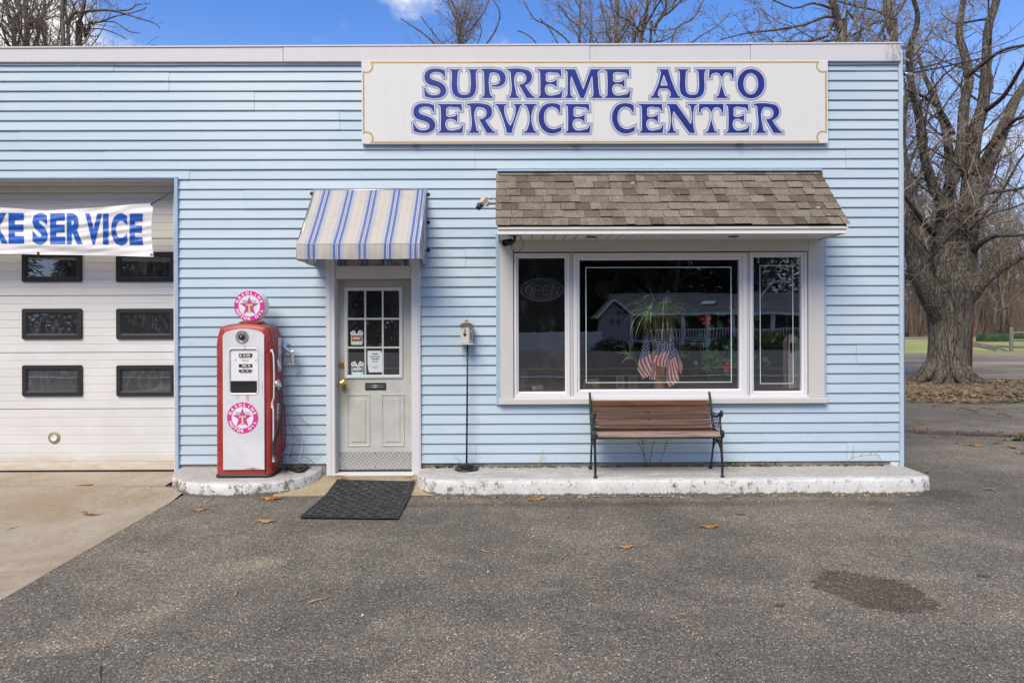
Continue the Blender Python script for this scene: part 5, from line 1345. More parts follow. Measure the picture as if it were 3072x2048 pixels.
g = MB(); g.tube([(bl_+.01, 6.66, b0+.34), (bl_+.24, 6.66, seatz-.022)], .0035, 6); g.tube([(br_-.01, 6.66, b0+.34), (br_-.24, 6.66, seatz-.022)], .0035, 6)
g.obj('brace_rod', M['black_paint'], bench)

# ---- door mat
c_ = [onZ(1011.5, 1432, .088), onZ(1246.5, 1435.5, .086), onZ(1194, 1556, .012), onZ(898, 1553, .012)]
mat_ = thing('door_mat', tuple((c_[0]+c_[2])/2), 'black rubber door mat with basket-weave ridges in front of the entrance', 'door mat')
mat_.location.z = 0
def mp(u, v, h=0.):       # u across, v from door outwards
    p = c_[0].lerp(c_[1], u).lerp(c_[3].lerp(c_[2], u), v)
    z = max(.010 + max(0, (p.y-6.43)/.59)*.076, .010) + .003*mnoise.noise((p.x*3, p.y*3, 0)) + h
    return Vector((p.x, p.y, z))
g = MB().grid(lambda u, v: mp(u, v, .004), 16, 30); g.obj('rubber_sheet', M['black'], mat_, smooth=True)
g = MB(); bar = lambda u0, u1, v0, v1, h: g.add([mp(u0,v0,.004),mp(u1,v0,.004),mp(u1,v1,.004),mp(u0,v1,.004),mp(u0,v0,h),mp(u1,v0,h),mp(u1,v1,h),mp(u0,v1,h)], [(4,5,6,7),(0,1,5,4),(1,2,6,5),(2,3,7,6),(3,0,4,7)])
for q in ((0,1,0,.018),(0,1,.982,1)): 
    for k in range(12): bar(k/12,(k+1)/12,q[2],q[3],.009)
for q in ((0,.028),(.972,1)):
    for k in range(24): bar(q[0],q[1],.018+.964*k/24,.018+.964*(k+1)/24,.009)
g.obj('mat_border', M['black'], mat_)
g = MB(); nu, nv = 13, 18
for i in range(nu):
    for j in range(nv):
        u0, v0 = .035+.93*i/nu, .025+.95*j/nv; du, dv = .93/nu*.86, .95/nv*.86
        for k in range(4):
            if (i+j) % 2: bar(u0+du*k/4, u0+du*(k+.5)/4, v0, v0+dv, .011)
            else: bar(u0, u0+du, v0+dv*k/4, v0+dv*(k+.5)/4, .011)
g.obj('ridges', M['mat_ridge'], mat_, kind='stuff')

# ---- security cameras
def cyl_between(a, b, r, n=12, mb=None): (mb or MB()).tube([a, b], r, n); return mb
cy = 6.62
k1 = thing('security_camera', tuple(onY(1440, 612, cy)), 'beige box security camera on an olive bracket left of the shingled canopy', 'security camera')
a, b_ = onY(1458, 598, cy), onY(1443, 618, cy+-.05)
ax_ = (b_-a).normalized(); q = ax_.to_track_quat('X', 'Z').to_matrix().to_4x4()
T = Matrix.Translation(onY(1449, 605, cy)) @ q
MB().box(-.048, .040, -.030, .030, -.026, .026, M=T).obj('camera_shell', M['beige_plastic'], k1, bevel=.003)
MB().box(.0405, .062, -.031, .031, -.027, .027, M=T).obj('front_collar', M['camo'], k1, bevel=.003)
MB().lathe([(.024,.062),(.024,.075),(.028,.078),(.026,.1),(.018,.104),(0,.098)], 16, T @ Matrix.Rotation(R(90), 4, 'Y')).obj('lens_barrel', M['black'], k1, smooth=True, sharp=40)
br0 = Vector((cxl+.02, cy, onY(1484, 610, cy).z)); kn = onY(1467, 611, cy)
MB().tube([br0, kn], .012, 8).tube([kn, onY(1458, 619, cy)], .010, 8).lathe([(.017,-.012),(.017,.012)], 12, Matrix.Translation(kn) @ Matrix.Rotation(R(90), 4, 'X')).obj('bracket', M['camo'], k1, smooth=True, sharp=40)
MB().tube(spline([onY(1464, 602, cy), onY(1470, 592, cy), onY(1478, 591, cy), onY(1483, 603, cy)]), .003, 6).obj('cable', M['white_plastic'], k1, smooth=True)
cy = 6.62; zso = zs_b
k2 = thing('security_camera', (WX(1544, cy), cy, zso), 'black bullet security camera hanging under the canopy soffit', 'security camera')
mt = Vector((WX(1544, cy), cy, zso)); jn = onY(1544, 716, cy); 
MB().lathe([(.036,0),(.036,-.005),(.012,-.010),(.007,-.02)], 16, Matrix.Translation(mt)).tube([mt, jn], .007, 8).lathe([(.013,-.014),(.015,0),(.013,.014)], 10, Matrix.Translation(jn)).tube([jn, onY(1543, 726, cy), onY(1536, 727, cy)], .009, 8).obj('mount', M['black'], k2, smooth=True, sharp=50)
hd = onY(1524, 727, cy-.02); dr = Vector((-.80, -.55, -.22)).normalized(); T = Matrix.Translation(hd) @ dr.to_track_quat('Z', 'Y').to_matrix().to_4x4()
MB().lathe([(.0,-.055),(.024,-.052),(.032,-.045),(.034,.03),(.033,.05),(.030,.05),(.029,.036),(0,.035)], 20, T).obj('camera_body', M['black'], k2, smooth=True, sharp=40)
disc2 = MB().lathe([(.027,.0365),(0,.0375)], 16, T).obj('lens_face', M['lens'], k2, smooth=True)
MB().tube(spline([onY(1535, 733, cy), onY(1536, 748, cy), onY(1546, 757, cy), onY(1560, 750, cy), onY(1571, 734, cy), onY(1562, 714, cy), Vector((WX(1558, cy), cy, zso))]), .0026, 6).obj('cable', M['black'], k2, smooth=True)

# ---- stickers and notice on the door glass (things of their own: they could be peeled off)
def sticker(px0, px1, py0, py1, band, logo, label):
    y = SY - .0066
    x0, x1 = DXp(px0), DXp(px1); zt_, z0 = DZp(py0, 1070), DZp(py1, 1070); w = x1-x0; h = zt_-z0
    s = thing('door_sticker', (x0+w/2, y, z0), label, 'sticker', 'push stickers on the door glass')
    X = lambda u: x0+u*w; Z = lambda v: z0+v*h
    body = [Vector(p) for p in rrect(X(.05), X(.95), Z(0), Z(.68), .008)]
    vs, fs = tess([body]); flat_obj('backing', vs, fs, y, M['w_print'], s)
    for sg in (-1, 1):
        pts = [(.5+sg*.0, .67), (.5+sg*.16, 1.0), (.5+sg*.32, .99), (.5+sg*.40, .93), (.5+sg*.49, .90), (.5+sg*.50, .78), (.5+sg*.44, .67)]
        vs, fs = tess([[Vector((X(a), Z(b))) for a, b in (pts if sg > 0 else pts[::-1])]]); flat_obj('checkered_flag', vs, fs, y-.0004, M['w_print'], s)
        g = MB()
        for i in range(5):
            for j in range(5):
                if (i+j) % 2: continue
                a, b = .5+sg*(.13+.065*i+.012*j), .70+.055*j
                if a < .03 or a > .97: continue
                g.v += [Vector((X(a-.03), y-.0008, Z(b-.02-.01*sg))), Vector((X(a+.03), y-.0008, Z(b-.02+.01*sg))), Vector((X(a+.03), y-.0008, Z(b+.03))), Vector((X(a-.03), y-.0008, Z(b+.03)))]
                n_ = len(g.v); g.f.append([n_-4, n_-3, n_-2, n_-1]); g.m.append(0)
        g.obj('checks', M['ink'], s)
    box('dark_field', X(.09), X(.91), y-.0010, y-.0006, Z(.25), Z(.65), M['ink'], s)
    box('push_band', X(.09), X(.91), y-.0010, y-.0006, Z(.03), Z(.245), band, s)
    text_fit('lettering', 'PUSH', X(.16), X(.84), Z(.07), Z(.205), y-.0016, M['w_print'], s, .05)
    sk = [(.14,.36),(.78,.36),(.86,.56),(.62,.56),(.70,.64),(.5,.57),(.18,.56)]
    vs, fs = tess([[Vector((X(a), Z(b))) for a, b in sk]]); flat_obj('logo_flash', vs, fs, y-.0014, logo, s)
    text_fit('lettering', 'INTERSTATE', X(.17), X(.83), Z(.475), Z(.535), y-.0019, M['w_print'] if logo is not M['w_print'] else M['ink'], s, .04)
    text_fit('lettering', 'BATTERIES', X(.19), X(.79), Z(.39), Z(.45), y-.0019, M['w_print'] if logo is not M['w_print'] else M['ink'], s, .04)
    text_fit('lettering', 'AUTHORIZED DEALER', X(.12), X(.88), Z(.265), Z(.295), y-.0016, M['w_print'], s, .02)
sticker(1051.7, 1089.3, 991, 1034, M['lime'], M['red_print'], 'push sticker with green band and red flash on the door glass')
sticker(1053.3, 1091.3, 1083.5, 1126, M['aqua'], M['w_print'], 'push sticker with pale turquoise band low on the door glass')
y = SY-.0068
pv = [Vector((DXp(a), DZp(b))) for a, b in ((1103,1051.5),(1142,1051.5),(1146,1058),(1148.5,1066),(1148,1116),(1107.5,1116),(1105,1107),(1103,1090))][::-1]
note = MB(); vs, fs = tess([pv]); note.v = [Vector((v[0], y - .003*abs(math.sin(v[1]*40)), v[1])) for v in vs]; note.f = fs; note.m = [0]*len(fs)
nt_ = note.obj('paper_notice', M['paper']); tag(nt_, 'white paper notice asking drivers not to leave valuables, on the door glass', 'notice')
for txt, a, b, c, d in (('PLEASE!',1117,1133,1059.5,1063),('DO NOT LEAVE',1110,1140,1067.5,1071),('VALUABLES',1114,1137,1074,1077.5),('IN CAR!',1117.5,1133,1081.7,1085.2)):
    text_fit('print', txt, DXp(a), DXp(b), DZp(d), DZp(c), y-.0042, M['ink'], nt_, .03)
for a, b, c in ((1115.5, 1136, 1099.5), (1118.5, 1132, 1102.2)): box('print_line', DXp(a), DXp(b), y-.0042, y-.004, DZp(c+.35), DZp(c-.35), M['ink'], nt_)
# model trucks on the transom shelf
def toy(px0, px1, c1, c2, label):
    Y = 7.09; x0, x1 = WX(px0, Y), WX(px1, Y); zb_ = WZ(796.5, Y)
    t = thing('model_truck', ((x0+x1)/2, Y, zb_), label, 'toy truck')
    w = x1-x0
    box('truck_body', x0+w*.1, x1-w*.35, Y-.0, Y+.05, zb_+.02, zb_+.06, c1, t, bevel=.004); box('truck_cab', x1-w*.34, x1-w*.05, Y, Y+.05, zb_+.018, zb_+.085, c2, t, bevel=.006)
    for a in (.22, .82):
        r = .032 if a < .5 else .019
        wh = MB().lathe([(r*.5,-.012),(r,-.01),(r,.006),(r*.72,.008),(r*.6,.003),(0,.002)], 20, Matrix.Translation((x0+w*a, Y-.008, zb_+r)) @ Matrix.Rotation(R(90), 4, 'X')).obj('wheel', M['red_print'] if c1 is M['red_print'] else M['enamel'], t, smooth=True, sharp=40)
toy(1030, 1140, M['red_print'], M['red_print'], 'red model truck on the shelf above the entrance door')
toy(1146, 1222, M['black'], M['red_print'], 'black model truck with white wheels above the entrance door')

# ================================================================== INSIDE THE WINDOW
IY = 7.20
def at(px, py, Y=IY): return onY(px, py, Y)
# open sign
oc = at(1626, 869, 7.10); sg_ = thing('open_sign', tuple(oc), 'oval unlit open sign hanging inside the left window pane', 'sign')
rx, rz = .224*1.0, .118
n = 48; g = MB()
ringp = [(oc.x+rx*math.cos(2*math.pi*i/n), 7.10, oc.z+rz*math.sin(2*math.pi*i/n)) for i in range(n+1)]
g.tube(ringp, .005, 6, caps=False).obj('rim', simple('clear_grey_rim', (.30,.31,.32), .3), sg_, smooth=True)
g = MB(); g.v = [Vector(p)+Vector((0,.004,0)) for p in ringp[:-1]]; g.f = [list(range(n))]; g.m = [0]; g.obj('backboard', simple('smoky_board', (.035,.036,.042), .4), sg_)
strokes = {'O': [[(0,.5),(.15,.85),(.5,1),(.85,.85),(1,.5),(.85,.15),(.5,0),(.15,.15),(0,.5)]], 'P': [[(0,0),(0,1),(.7,1),(1,.75),(.7,.5),(0,.5)]], 'E': [[(1,1),(0,1),(0,0),(1,0)],[(0,.5),(.8,.5)]], 'N': [[(0,0),(0,1),(1,0),(1,1)]]}
g = MB()
def dots(line, sp):
    P = [Vector(p) for p in line]; acc = 0.
    for a, b in zip(P, P[1:]):
        L_ = (b-a).length; k = max(1, round(L_/sp))
        for t in range(k):
            p = a.lerp(b, t/k); s = .0035; g.box(p.x-s, p.x+s, 7.088, 7.092, p.y-s, p.y+s)
for i, ch in enumerate('OPEN'):
    x0 = oc.x - .175 + .092*i
    for st_ in strokes[ch]: dots([(x0+.066*u+.012*v, oc.z-.055+.10*v) for u, v in st_], .0135)
dots([(oc.x+rx*.78*math.cos(a), oc.z+rz*.80*math.sin(a)) for a in [2*math.pi*k/40 for k in range(41)]], .03)
g.obj('led_dots', simple('amber_leds', (.62,.50,.28), .4), sg_, kind='stuff')
for s in (-1, 1): MB().tube([(oc.x+s*.17, 7.10, oc.z+.07), (oc.x+s*.27, 7.10, oc.z+.16)], .0015, 4).obj('hanging_chain', M['steel'], sg_)

# spider plant on a tall copper stand
pc = at(1972, 945); plant = thing('spider_plant', (pc.x, IY, board_z), 'spider plant with arching striped leaves on a copper stand behind the flags', 'potted plant')
pr = random.Random(3)
MB().lathe([(.085,0),(.095,.01),(.07,.05),(.05,.12),(.045,.5),(.055,.60),(.10,.66),(.115,.76),(.11,.78),(.09,.76),(0,.75)], 24, Matrix.Translation((pc.x, IY+.10, board_z))).obj('stand', M['bronze'], plant, smooth=True, sharp=45)
MB().tube([at(1966, 942, 7.2), at(1968, 1026, 7.2)], .012, 8).obj('support_tube', M['steel'], plant, smooth=True)
def blade_mb(g, base, az, up, Lg, droop, w):
    d = Vector((math.cos(az), math.sin(az)*.55, 0)); p = base.copy(); v = (d*math.cos(up) + Vector((0,0,1))*math.sin(up)); n = 9
    side = d.cross(Vector((0,0,1))).normalized(); b = len(g.v)
    for i in range(n+1):
        t = i/n; ww = w*(1-t)**.6*(.5+t*1.2 if t < .4 else 1)
        g.v += [p - side*ww - Vector((0,0,ww*.6)), p + side*ww*.4 + Vector((0,0,ww*.8))]
        v = (v + Vector((0,0,-droop*(.4+t)))).normalized(); p = p + v*Lg/n
    for i in range(n): a = b+2*i; g.f.append([a, a+1, a+3, a+2]); g.m.append(0)
g = MB()
for k in range(150):
    base = Vector((pc.x + pr.uniform(-.09,.09), IY + pr.uniform(-.06,.06), pc.z + pr.uniform(-.03,.03)))
    az = pr.uniform(0, 2*math.pi); blade_mb(g, base, az, pr.uniform(.1,1.35), pr.uniform(.26,.56), pr.uniform(.16,.55), pr.uniform(.0035,.0055))
for k in range(26):
    base = Vector((at(1893, 1075).x + pr.uniform(-.03,.03), IY-.02, at(1893, 1075).z + pr.uniform(-.04,.04)))
    blade_mb(g, base, pr.uniform(0, 6.28), pr.uniform(.1,1.3), pr.uniform(.12,.24), pr.uniform(.15,.35), .004)
for k in range(14):
    base = Vector((at(2040, 1065).x + pr.uniform(-.03,.03), IY-.02, at(2040, 1065).z + pr.uniform(-.04,.04)))
    blade_mb(g, base, pr.uniform(0, 6.28), pr.uniform(.1,1.3), pr.uniform(.12,.2), pr.uniform(.15,.35), .004)
g.obj('leaves', M['blade'], plant, kind='stuff')
g = MB()
for k in range(90):
    a = Vector((pc.x + pr.uniform(-.14,.16), IY-.03+pr.uniform(-.05,.05), pc.z-.01)); g.tube([a, a+Vector((pr.uniform(-.03,.03),0,-.1)), a+Vector((pr.uniform(-.06,.06),0,-pr.uniform(.15,.4)))], .0018, 3)
g.obj('roots', M['straw'], plant, kind='stuff')

# little flags
def flagmat():
    g = NT('stars_and_stripes_cloth'); s = g.sep(g.tc.outputs['UV'])
    st_ = g.math('GREATER_THAN', g.math('FRACT', g.math('MULTIPLY', s[0], 3.5)), .5)
    c = g.mix(st_, (.90,.89,.87), (.72,.06,.055))
    can_ = g.math('GREATER_THAN', s[1], .60)
    fx = g.math('SUBTRACT', g.math('FRACT', g.math('MULTIPLY', s[0], 5.)), .5); fy = g.math('SUBTRACT', g.math('FRACT', g.math('MULTIPLY', s[1], 18.)), .5)
    d = g.math('SQRT', g.math('ADD', g.math('MULTIPLY', fx, fx), g.math('MULTIPLY', fy, fy)))
    star = g.math('LESS_THAN', d, .27); c2 = g.mix(star, (.045,.09,.26), (.80,.80,.80))
    m = g.fin(g.mix(can_, c, c2), .8, 0, .2); t = g.t
    tr = t.nodes.new('ShaderNodeBsdfTranslucent'); t.links.new(g.b.inputs['Base Color'].links[0].from_socket, tr.inputs[0]); mx = t.nodes.new('ShaderNodeMixShader'); mx.inputs[0].default_value = .12
    t.links.new(g.b.outputs[0], mx.inputs[1]); t.links.new(tr.outputs[0], mx.inputs[2]); t.links.new(mx.outputs[0], g.out.inputs[0]); return m
M['flag'] = flagmat()
Zf = lambda x, y: (1850+x/4.9, 870+y/4.9)
base_pt = at(1973, 1170)
urn = MB().lathe([(.055,0),(.07,.01),(.06,.03),(.05,.08),(.065,.16),(.075,.22),(.06,.27),(.065,.285),(.05,.285)], 20, Matrix.Translation((base_pt.x, 7.135, board_z)))
urn = tag(urn.obj('brass_urn', M['terracotta'], smooth=True, sharp=45), 'dark copper urn holding the small flags on the window board', 'urn')
def flag(label, stick, left, right, Y, shear=.45, tc=.6, ph=0., curl=.012):
    """left / right silhouettes from top to bottom in the enlarged crop; stripes follow the cloth"""
    pts0 = [at(*Zf(*p), Y) for p in stick]
    f = thing('small_flag', tuple(pts0[-1]), label, 'flag', 'small flags in the shop window')
    MB().tube(pts0, .0035, 6).obj('stick', M['wood_frame'] if 'wooden' in label else M['white_plastic'], f, smooth=True)
    MB().lathe([(0,-.008),(.006,-.005),(.008,0),(.006,.006),(0,.009)], 10, Matrix.Translation(pts0[0])).obj('finial', M['brass'] if 'wooden' in label else M['white_plastic'], f, smooth=True)
    def lerpP(L, t):
        x = t*(len(L)-1); i = min(int(x), len(L)-2); return Vector(L[i]).lerp(Vector(L[i+1]), x-i)
    uvs = []; nu, nv = 14, 22
    def fn(u, v):
        p = lerpP(left, v).lerp(lerpP(right, v), u); q = at(*Zf(*p), Y - .012 + curl*math.sin(u*9+v*4+ph)); return q
    g = MB().grid(fn, nu, nv)
    for j in range(nv+1):
        for i in range(nu+1): uvs.append(((i/nu)*1.0 - shear*(j/nv) + 1., 1-j/nv + (.6-tc)))
    g.obj('cloth', M['flag'], f, smooth=True, uvs=uvs)
flag('small flag on a wooden stick, leftmost in the urn', [(420,515),(515,755),(690,1330)], [(440,580),(368,880),(312,1100),(305,1160),(375,1312)], [(445,575),(478,770),(505,1000),(525,1180),(520,1242)], 7.08, .9, .58)
flag('small flag partly behind the leftmost one, pale blue canton', [(500,595),(610,820),(700,1330)], [(498,620),(520,800),(520,1000),(485,1200),(478,1305)], [(515,605),(590,790),(615,900),(614,1150),(598,1332)], 7.10, .15, .62, 1.)
flag('small dark flag in the middle with its cloth curling forward', [(665,595),(668,760),(700,1330)], [(605,750),(560,900),(545,1060),(600,1110),(690,1140)], [(750,745),(765,850),(770,960),(768,1060),(745,1140)], 7.065, -.95, .66, 2., .022)
flag('small flag with pale red stripes hanging lowest at the front', [(806,560),(770,900),(720,1330)], [(800,600),(775,930),(760,1130),(738,1340),(765,1432)], [(815,595),(850,830),(890,1080),(925,1290),(915,1350)], 7.06, .85, .62, .5)
flag('small folded flag, rightmost in the urn', [(835,690),(800,900),(730,1330)], [(850,800),(870,900),(895,1020),(905,1120),(935,1240)], [(862,820),(915,960),(960,1070),(975,1110),(950,1235)], 7.09, .3, .9, .2)

# hibiscus with red flowers
hb = at(2150, 1172, 7.45); hib = thing('hibiscus', (hb.x, 7.45, board_z), 'leafy hibiscus with red flowers behind the right part of the window', 'potted plant')
MB().lathe([(.08,0),(.11,.15),(.115,.17),(.10,.17),(0,.15)], 20, Matrix.Translation((hb.x, 7.5, board_z))).obj('pot', M['dark'], hib, smooth=True, sharp=40)
g = MB(); lf = MB()
tips = [(2118,960),(2180,1102),(2212,905),(2140,1040),(2090,1075),(2080,1120),(2200,1010),(2280,930),(2295,1085),(2330,1010),(2300,880),(2160,900),(2210,1080),(2060,1010)]
for (a, b) in tips:
    e = at(a, b, 7.40); s = Vector((hb.x, 7.48, board_z+.15)); m_ = s.lerp(e, .5) + Vector((pr.uniform(-.08,.08), 0, .06)); P = spline([s, m_, e], 5); g.tube(P, .004, 5)
    for k in range(11):
        c = P[pr.randrange(2, len(P))] + Vector((pr.uniform(-.07,.07), pr.uniform(-.06,.04), pr.uniform(-.07,.07)))
        az, el = pr.uniform(0, 6.28), pr.uniform(-.8,.6); d = Vector((math.cos(az)*math.cos(el), math.sin(az)*math.cos(el)*.5, math.sin(el))); L_ = pr.uniform(.05,.10)
        sd_ = d.cross(Vector((0,1,.3))).normalized()*L_*.36; b_ = len(lf.v)
        lf.v += [c, c+d*L_*.35+sd_, c+d*L_*.35-sd_, c+d*L_*.75+sd_*.7, c+d*L_*.75-sd_*.7, c+d*L_]; lf.f += [[b_, b_+1, b_+3, b_+5, b_+4, b_+2]]; lf.m.append(0)
g.obj('stems', M['twig'], hib, smooth=True); lf.obj('leaves', M['leaf_green'], hib, kind='stuff')
for (a, b, r) in ((2118,960,.055),(2180,1102,.052),(2212,906,.045),(2188,961,.02)):
    c = at(a, b, 7.30); fl = MB()
    for k in range(5):
        an = 2*math.pi*k/5+.3; d = Vector((math.cos(an), -.15, math.sin(an))); s = Vector((-math.sin(an), 0, math.cos(an))); b_ = len(fl.v)
        fl.v += [c, c+d*r*.5+s*r*.22, c+d*r*.95+s*r*.34, c+d*r*1.05+Vector((0,.01,0)), c+d*r*.95-s*r*.34, c+d*r*.5-s*r*.22]; fl.f.append([b_+i for i in range(6)]); fl.m.append(0)
    fl.tube([c, c+Vector((.01,-.03,.02))], .004, 5); fl.obj('flower', M['petal'], hib)

# nozzle ornament hanging in the right pane, and the little white retro pump
nzl = thing('display_nozzle', tuple(at(2330, 845, 7.25)), 'old metal fuel nozzle hanging inside the right window pane', 'fuel nozzle')
NY = 7.13
MB().tube(spline([at(2280,892,NY), at(2300,866,NY), at(2318,848,NY), at(2345,844,NY), at(2372,846,NY)]), [.007]*8+[.012]*6+[.017]*11, 8).obj('spout', M['dull_metal'], nzl, smooth=True)
MB().tube(spline([at(2313,852,NY), at(2322,866,NY), at(2348,868,NY), at(2352,856,NY)]), .004, 6).obj('trigger', M['dull_metal'], nzl, smooth=True)
MB().lathe([(.02,-.03),(.026,0),(.018,.03)], 14, Matrix.Translation(at(2320, 842, NY))).obj('valve', M['dull_metal'], nzl, smooth=True)
MB().lathe([(.045,-.01),(.05,0),(.045,.01)], 20, Matrix.Translation(at(2392, 843, NY)) @ Matrix.Rotation(R(90), 4, 'X')).obj('wheel', M['black'], nzl, smooth=True)
MB().tube(spline([at(2366,856,NY), at(2365,900,NY), at(2361,950,NY), at(2364,1000,NY), at(2360,1060,NY), at(2350,1120,NY), at(2356,1165,NY)]), .003, 6).obj('cord', M['red_rod'], nzl, smooth=True)
rp = thing('display_pump', (WX(2385, 7.35), 7.35, board_z), 'small cream coloured retro pump standing behind the right pane', 'ornament')
x0, x1 = WX(2364, 7.3), WX(2400, 7.3); zt_ = at(2380, 1003, 7.3).z
sc_ = [[(x0,7.3,z),(x1,7.3,z),(x1,7.44,z),(x0,7.44,z)] for z in (board_z, zt_-.08)] + [[(x0+.02,7.32,zt_-.03),(x1-.02,7.32,zt_-.03),(x1-.02,7.42,zt_-.03),(x0+.02,7.42,zt_-.03)], [(x0+.05,7.35,zt_),(x1-.05,7.35,zt_),(x1-.05,7.39,zt_),(x0+.05,7.39,zt_)]]
loft(sc_).obj('pump_body', M['white_plastic'], rp, bevel=.004); box('pump_window', x0+.02, x0+.07, 7.294, 7.299, at(2380,1058,7.3).z, at(2380,1028,7.3).z, M['lens'], rp)
MB().tube([at(2364,1015,7.3), at(2361,1100,7.3), at(2363,1165,7.3)], .008, 6).obj('red_hose', M['red_rod'], rp, smooth=True)
# golden picture frames and small clutter on the board
def pframe(px0, px1, py0, py1, Y, m_, label, tilt=0.):
    x0, x1 = WX(px0, Y), WX(px1, Y); z1 = at((px0+px1)/2, py0, Y).z; z0 = board_z
    f = thing('picture_frame', ((x0+x1)/2, Y, z0), label, 'picture frame')
    frame_mb(x0, x1, z0, z1, .016, Y, Y+.015, .001, .004).obj('moulding', m_, f); box('print', x0+.015, x1-.015, Y+.006, Y+.009, z0+.015, z1-.015, M['pane_dark'], f); f.rotation_euler = (R(-6), 0, tilt)
    return f
pframe(1750, 1783, 1137, 1166, 7.2, M['wood_frame'], 'golden wooden picture frame at the left end of the centre pane')
pframe(1786, 1800, 1135, 1166, 7.22, M['wood_frame'], 'narrow golden picture frame beside the square one', R(35))
pframe(1848, 1872, 1129, 1168, 7.3, simple('dull_olive_frame', (.17,.15,.07), .5), 'dull olive picture frame left of the flags')
pframe(1886, 1912, 1130, 1168, 7.3, simple('dull_brown_frame', (.20,.15,.06), .5), 'dull brown picture frame nearest the flags')
tm = thing('tape_dispenser', (WX(1612, 7.2), 7.2, board_z), 'cream desk gadget on the board behind the left pane', 'gadget')
MB().box(WX(1607,7.2), WX(1629,7.2), 7.18, 7.25, board_z, board_z+.045).obj('gadget_body', simple('olive_cream_plastic', (.30,.29,.20), .5), tm, bevel=.006)
MB().lathe([(.022,-.03),(.022,.03)], 16, Matrix.Translation((WX(1601,7.2), 7.21, board_z+.024)) @ Matrix.Rotation(R(90), 4, 'X')).obj('gadget_reel', M['old_white'], tm, smooth=True, sharp=40)
# round wall clock deeper inside
ck = at(1811, 866, 8.2); MB_ = MB().lathe([(.10,0),(.118,.01),(.125,.03),(.118,.05),(.10,.05),(.098,.02),(0,.02)], 32, Matrix.Translation(ck) @ Matrix.Rotation(R(90), 4, 'X'))
tag(MB_.obj('wall_clock', simple('steel_rim_clock', (.05,.05,.045), .3, .6), smooth=True, sharp=40), 'dark round steel-rimmed clock inside the centre pane', 'clock')

# ================================================================== SMALL THINGS ON THE GROUND
def oak_leaf(name, px, py, z, size, rot, label, m_=None, curl=.25, asp=.55):
    pr = random.Random(hash((px, py)) % 9999)
    size *= 1.45; c = onZ(px, py, z); half = [(0,.03),(.12,.05),(.18,.20),(.24,.06),(.34,.08),(.42,.34),(.50,.10),(.58,.09),(.66,.30),(.74,.09),(.84,.16),(1,.0)]
    out = [(x, y) for x, y in half] + [(x, -y*pr.uniform(.8,1.15)) for x, y in half[::-1][1:]]
    g = MB(); n = len(out)
    def pos(x, y, h=0):
        X = (x-.5)*size; Y = y*size*asp*1.7
        zz = curl*size*((x-.5)**2*1.1 + (y)**2*1.2) + size*.05*math.sin(x*9+rot) + h
        return Vector((c.x + X*math.cos(rot)-Y*math.sin(rot), c.y + X*math.sin(rot)+Y*math.cos(rot), z + .006 + max(0, zz)))
    mid = [pos(x, 0) for x in (.0,.15,.3,.45,.6,.75,.9,1.)]
    cs, fs = tess([[Vector(p) for p in out]])
    # bisect for curl
    g.v = [pos(p[0], p[1]) for p in cs]; g.f = fs; g.m = [0]*len(fs)
    g.tube([pos(-.16,.02), pos(0,0), pos(.5,0,.002), pos(.98,0,.001)], [.0015,.0014,.001,.0006], 4)
    o = g.obj(name, m_ or M['oak_leaf']); tag(o, label, 'leaf', 'fallen oak leaves on the paving'); return o
LV = [(810,1498,0,.155,.1,'large toothed brown oak leaf on the asphalt between kerb island and mat'),(600,1531,0,.10,.5,'small curled brown leaf on the asphalt nearest the concrete apron edge'),
      (797,1566,0,.115,-.1,'flat brown oak leaf on the asphalt left of the door mat'),(1607,1500,.0,.125,.3,'curled oak leaf lying against the kerb ledge left of the bench'),
      (2127,1582,0,.115,.05,'brown oak leaf with dark holes on the asphalt below the bench'),(1876,1643,0,.09,.1,'pale brown leaf alone in the middle of the asphalt'),
      (266,1541,.02,.115,-.1,'brown leaf on the concrete apron, centre'),(258,1458,.04,.09,.3,'dull brown leaf on the concrete apron close to the garage door'),
      (2340,1817,0,.055,.4,'small dark leaf on the asphalt left of the oil stain'),(2221,1544,0,.065,-.3,'dark curled leaf on the asphalt below the bench, right'),
      (1020,1430,.09,.09,.2,'brown leaf at the left end of the door threshold'),(1232,1433,.09,.09,.6,'brown leaf at the right end of the door threshold')]
for (a, b, z, s, r_, lb) in LV: oak_leaf('oak_leaf', a, b, z, s, r_, lb, M['dark_leaf'] if 'dark curled' in lb or 'dull' in lb or 'small dark' in lb else None)
for (a, b, s, lb) in ((2757,1297,.10,'long orange-brown leaf on the driveway close to the building corner'),(2730,1305,.08,'brown leaf on the driveway almost touching the corner trim line'),(2810,1312,.08,'flat leaf on the driveway above the dark damp streak'),(2919,1337,.15,'largest curled orange leaf in the dark damp streak of the driveway'),(3035,1343,.14,'big brown leaf in the damp streak near the right picture edge'),(2870,1330,.07,'small leaf just left of the largest curled driveway leaf'),(2780,1417,.07,'lone small orange leaf on the driveway right of the kerb ledge end'),(2968,1468,.08,'lone leaf on the driveway lowest at the right'),(2990,1330,.10,'dark leaf between the two large leaves in the damp streak'),(3060,1360,.12,'leaf at the right picture edge below the green weed'),(2950,1315,.06,'tiny leaf above the largest curled driveway leaf'),(2745,1282,.07,'small leaf highest by the building corner on the driveway')):
    o = oak_leaf('oak_leaf', a, b, 0, s, pr.uniform(0,3), lb, M['dark_leaf'] if 'dark leaf' in lb else M['oak_leaf']); o['group'] = 'leaves scattered on the side driveway'
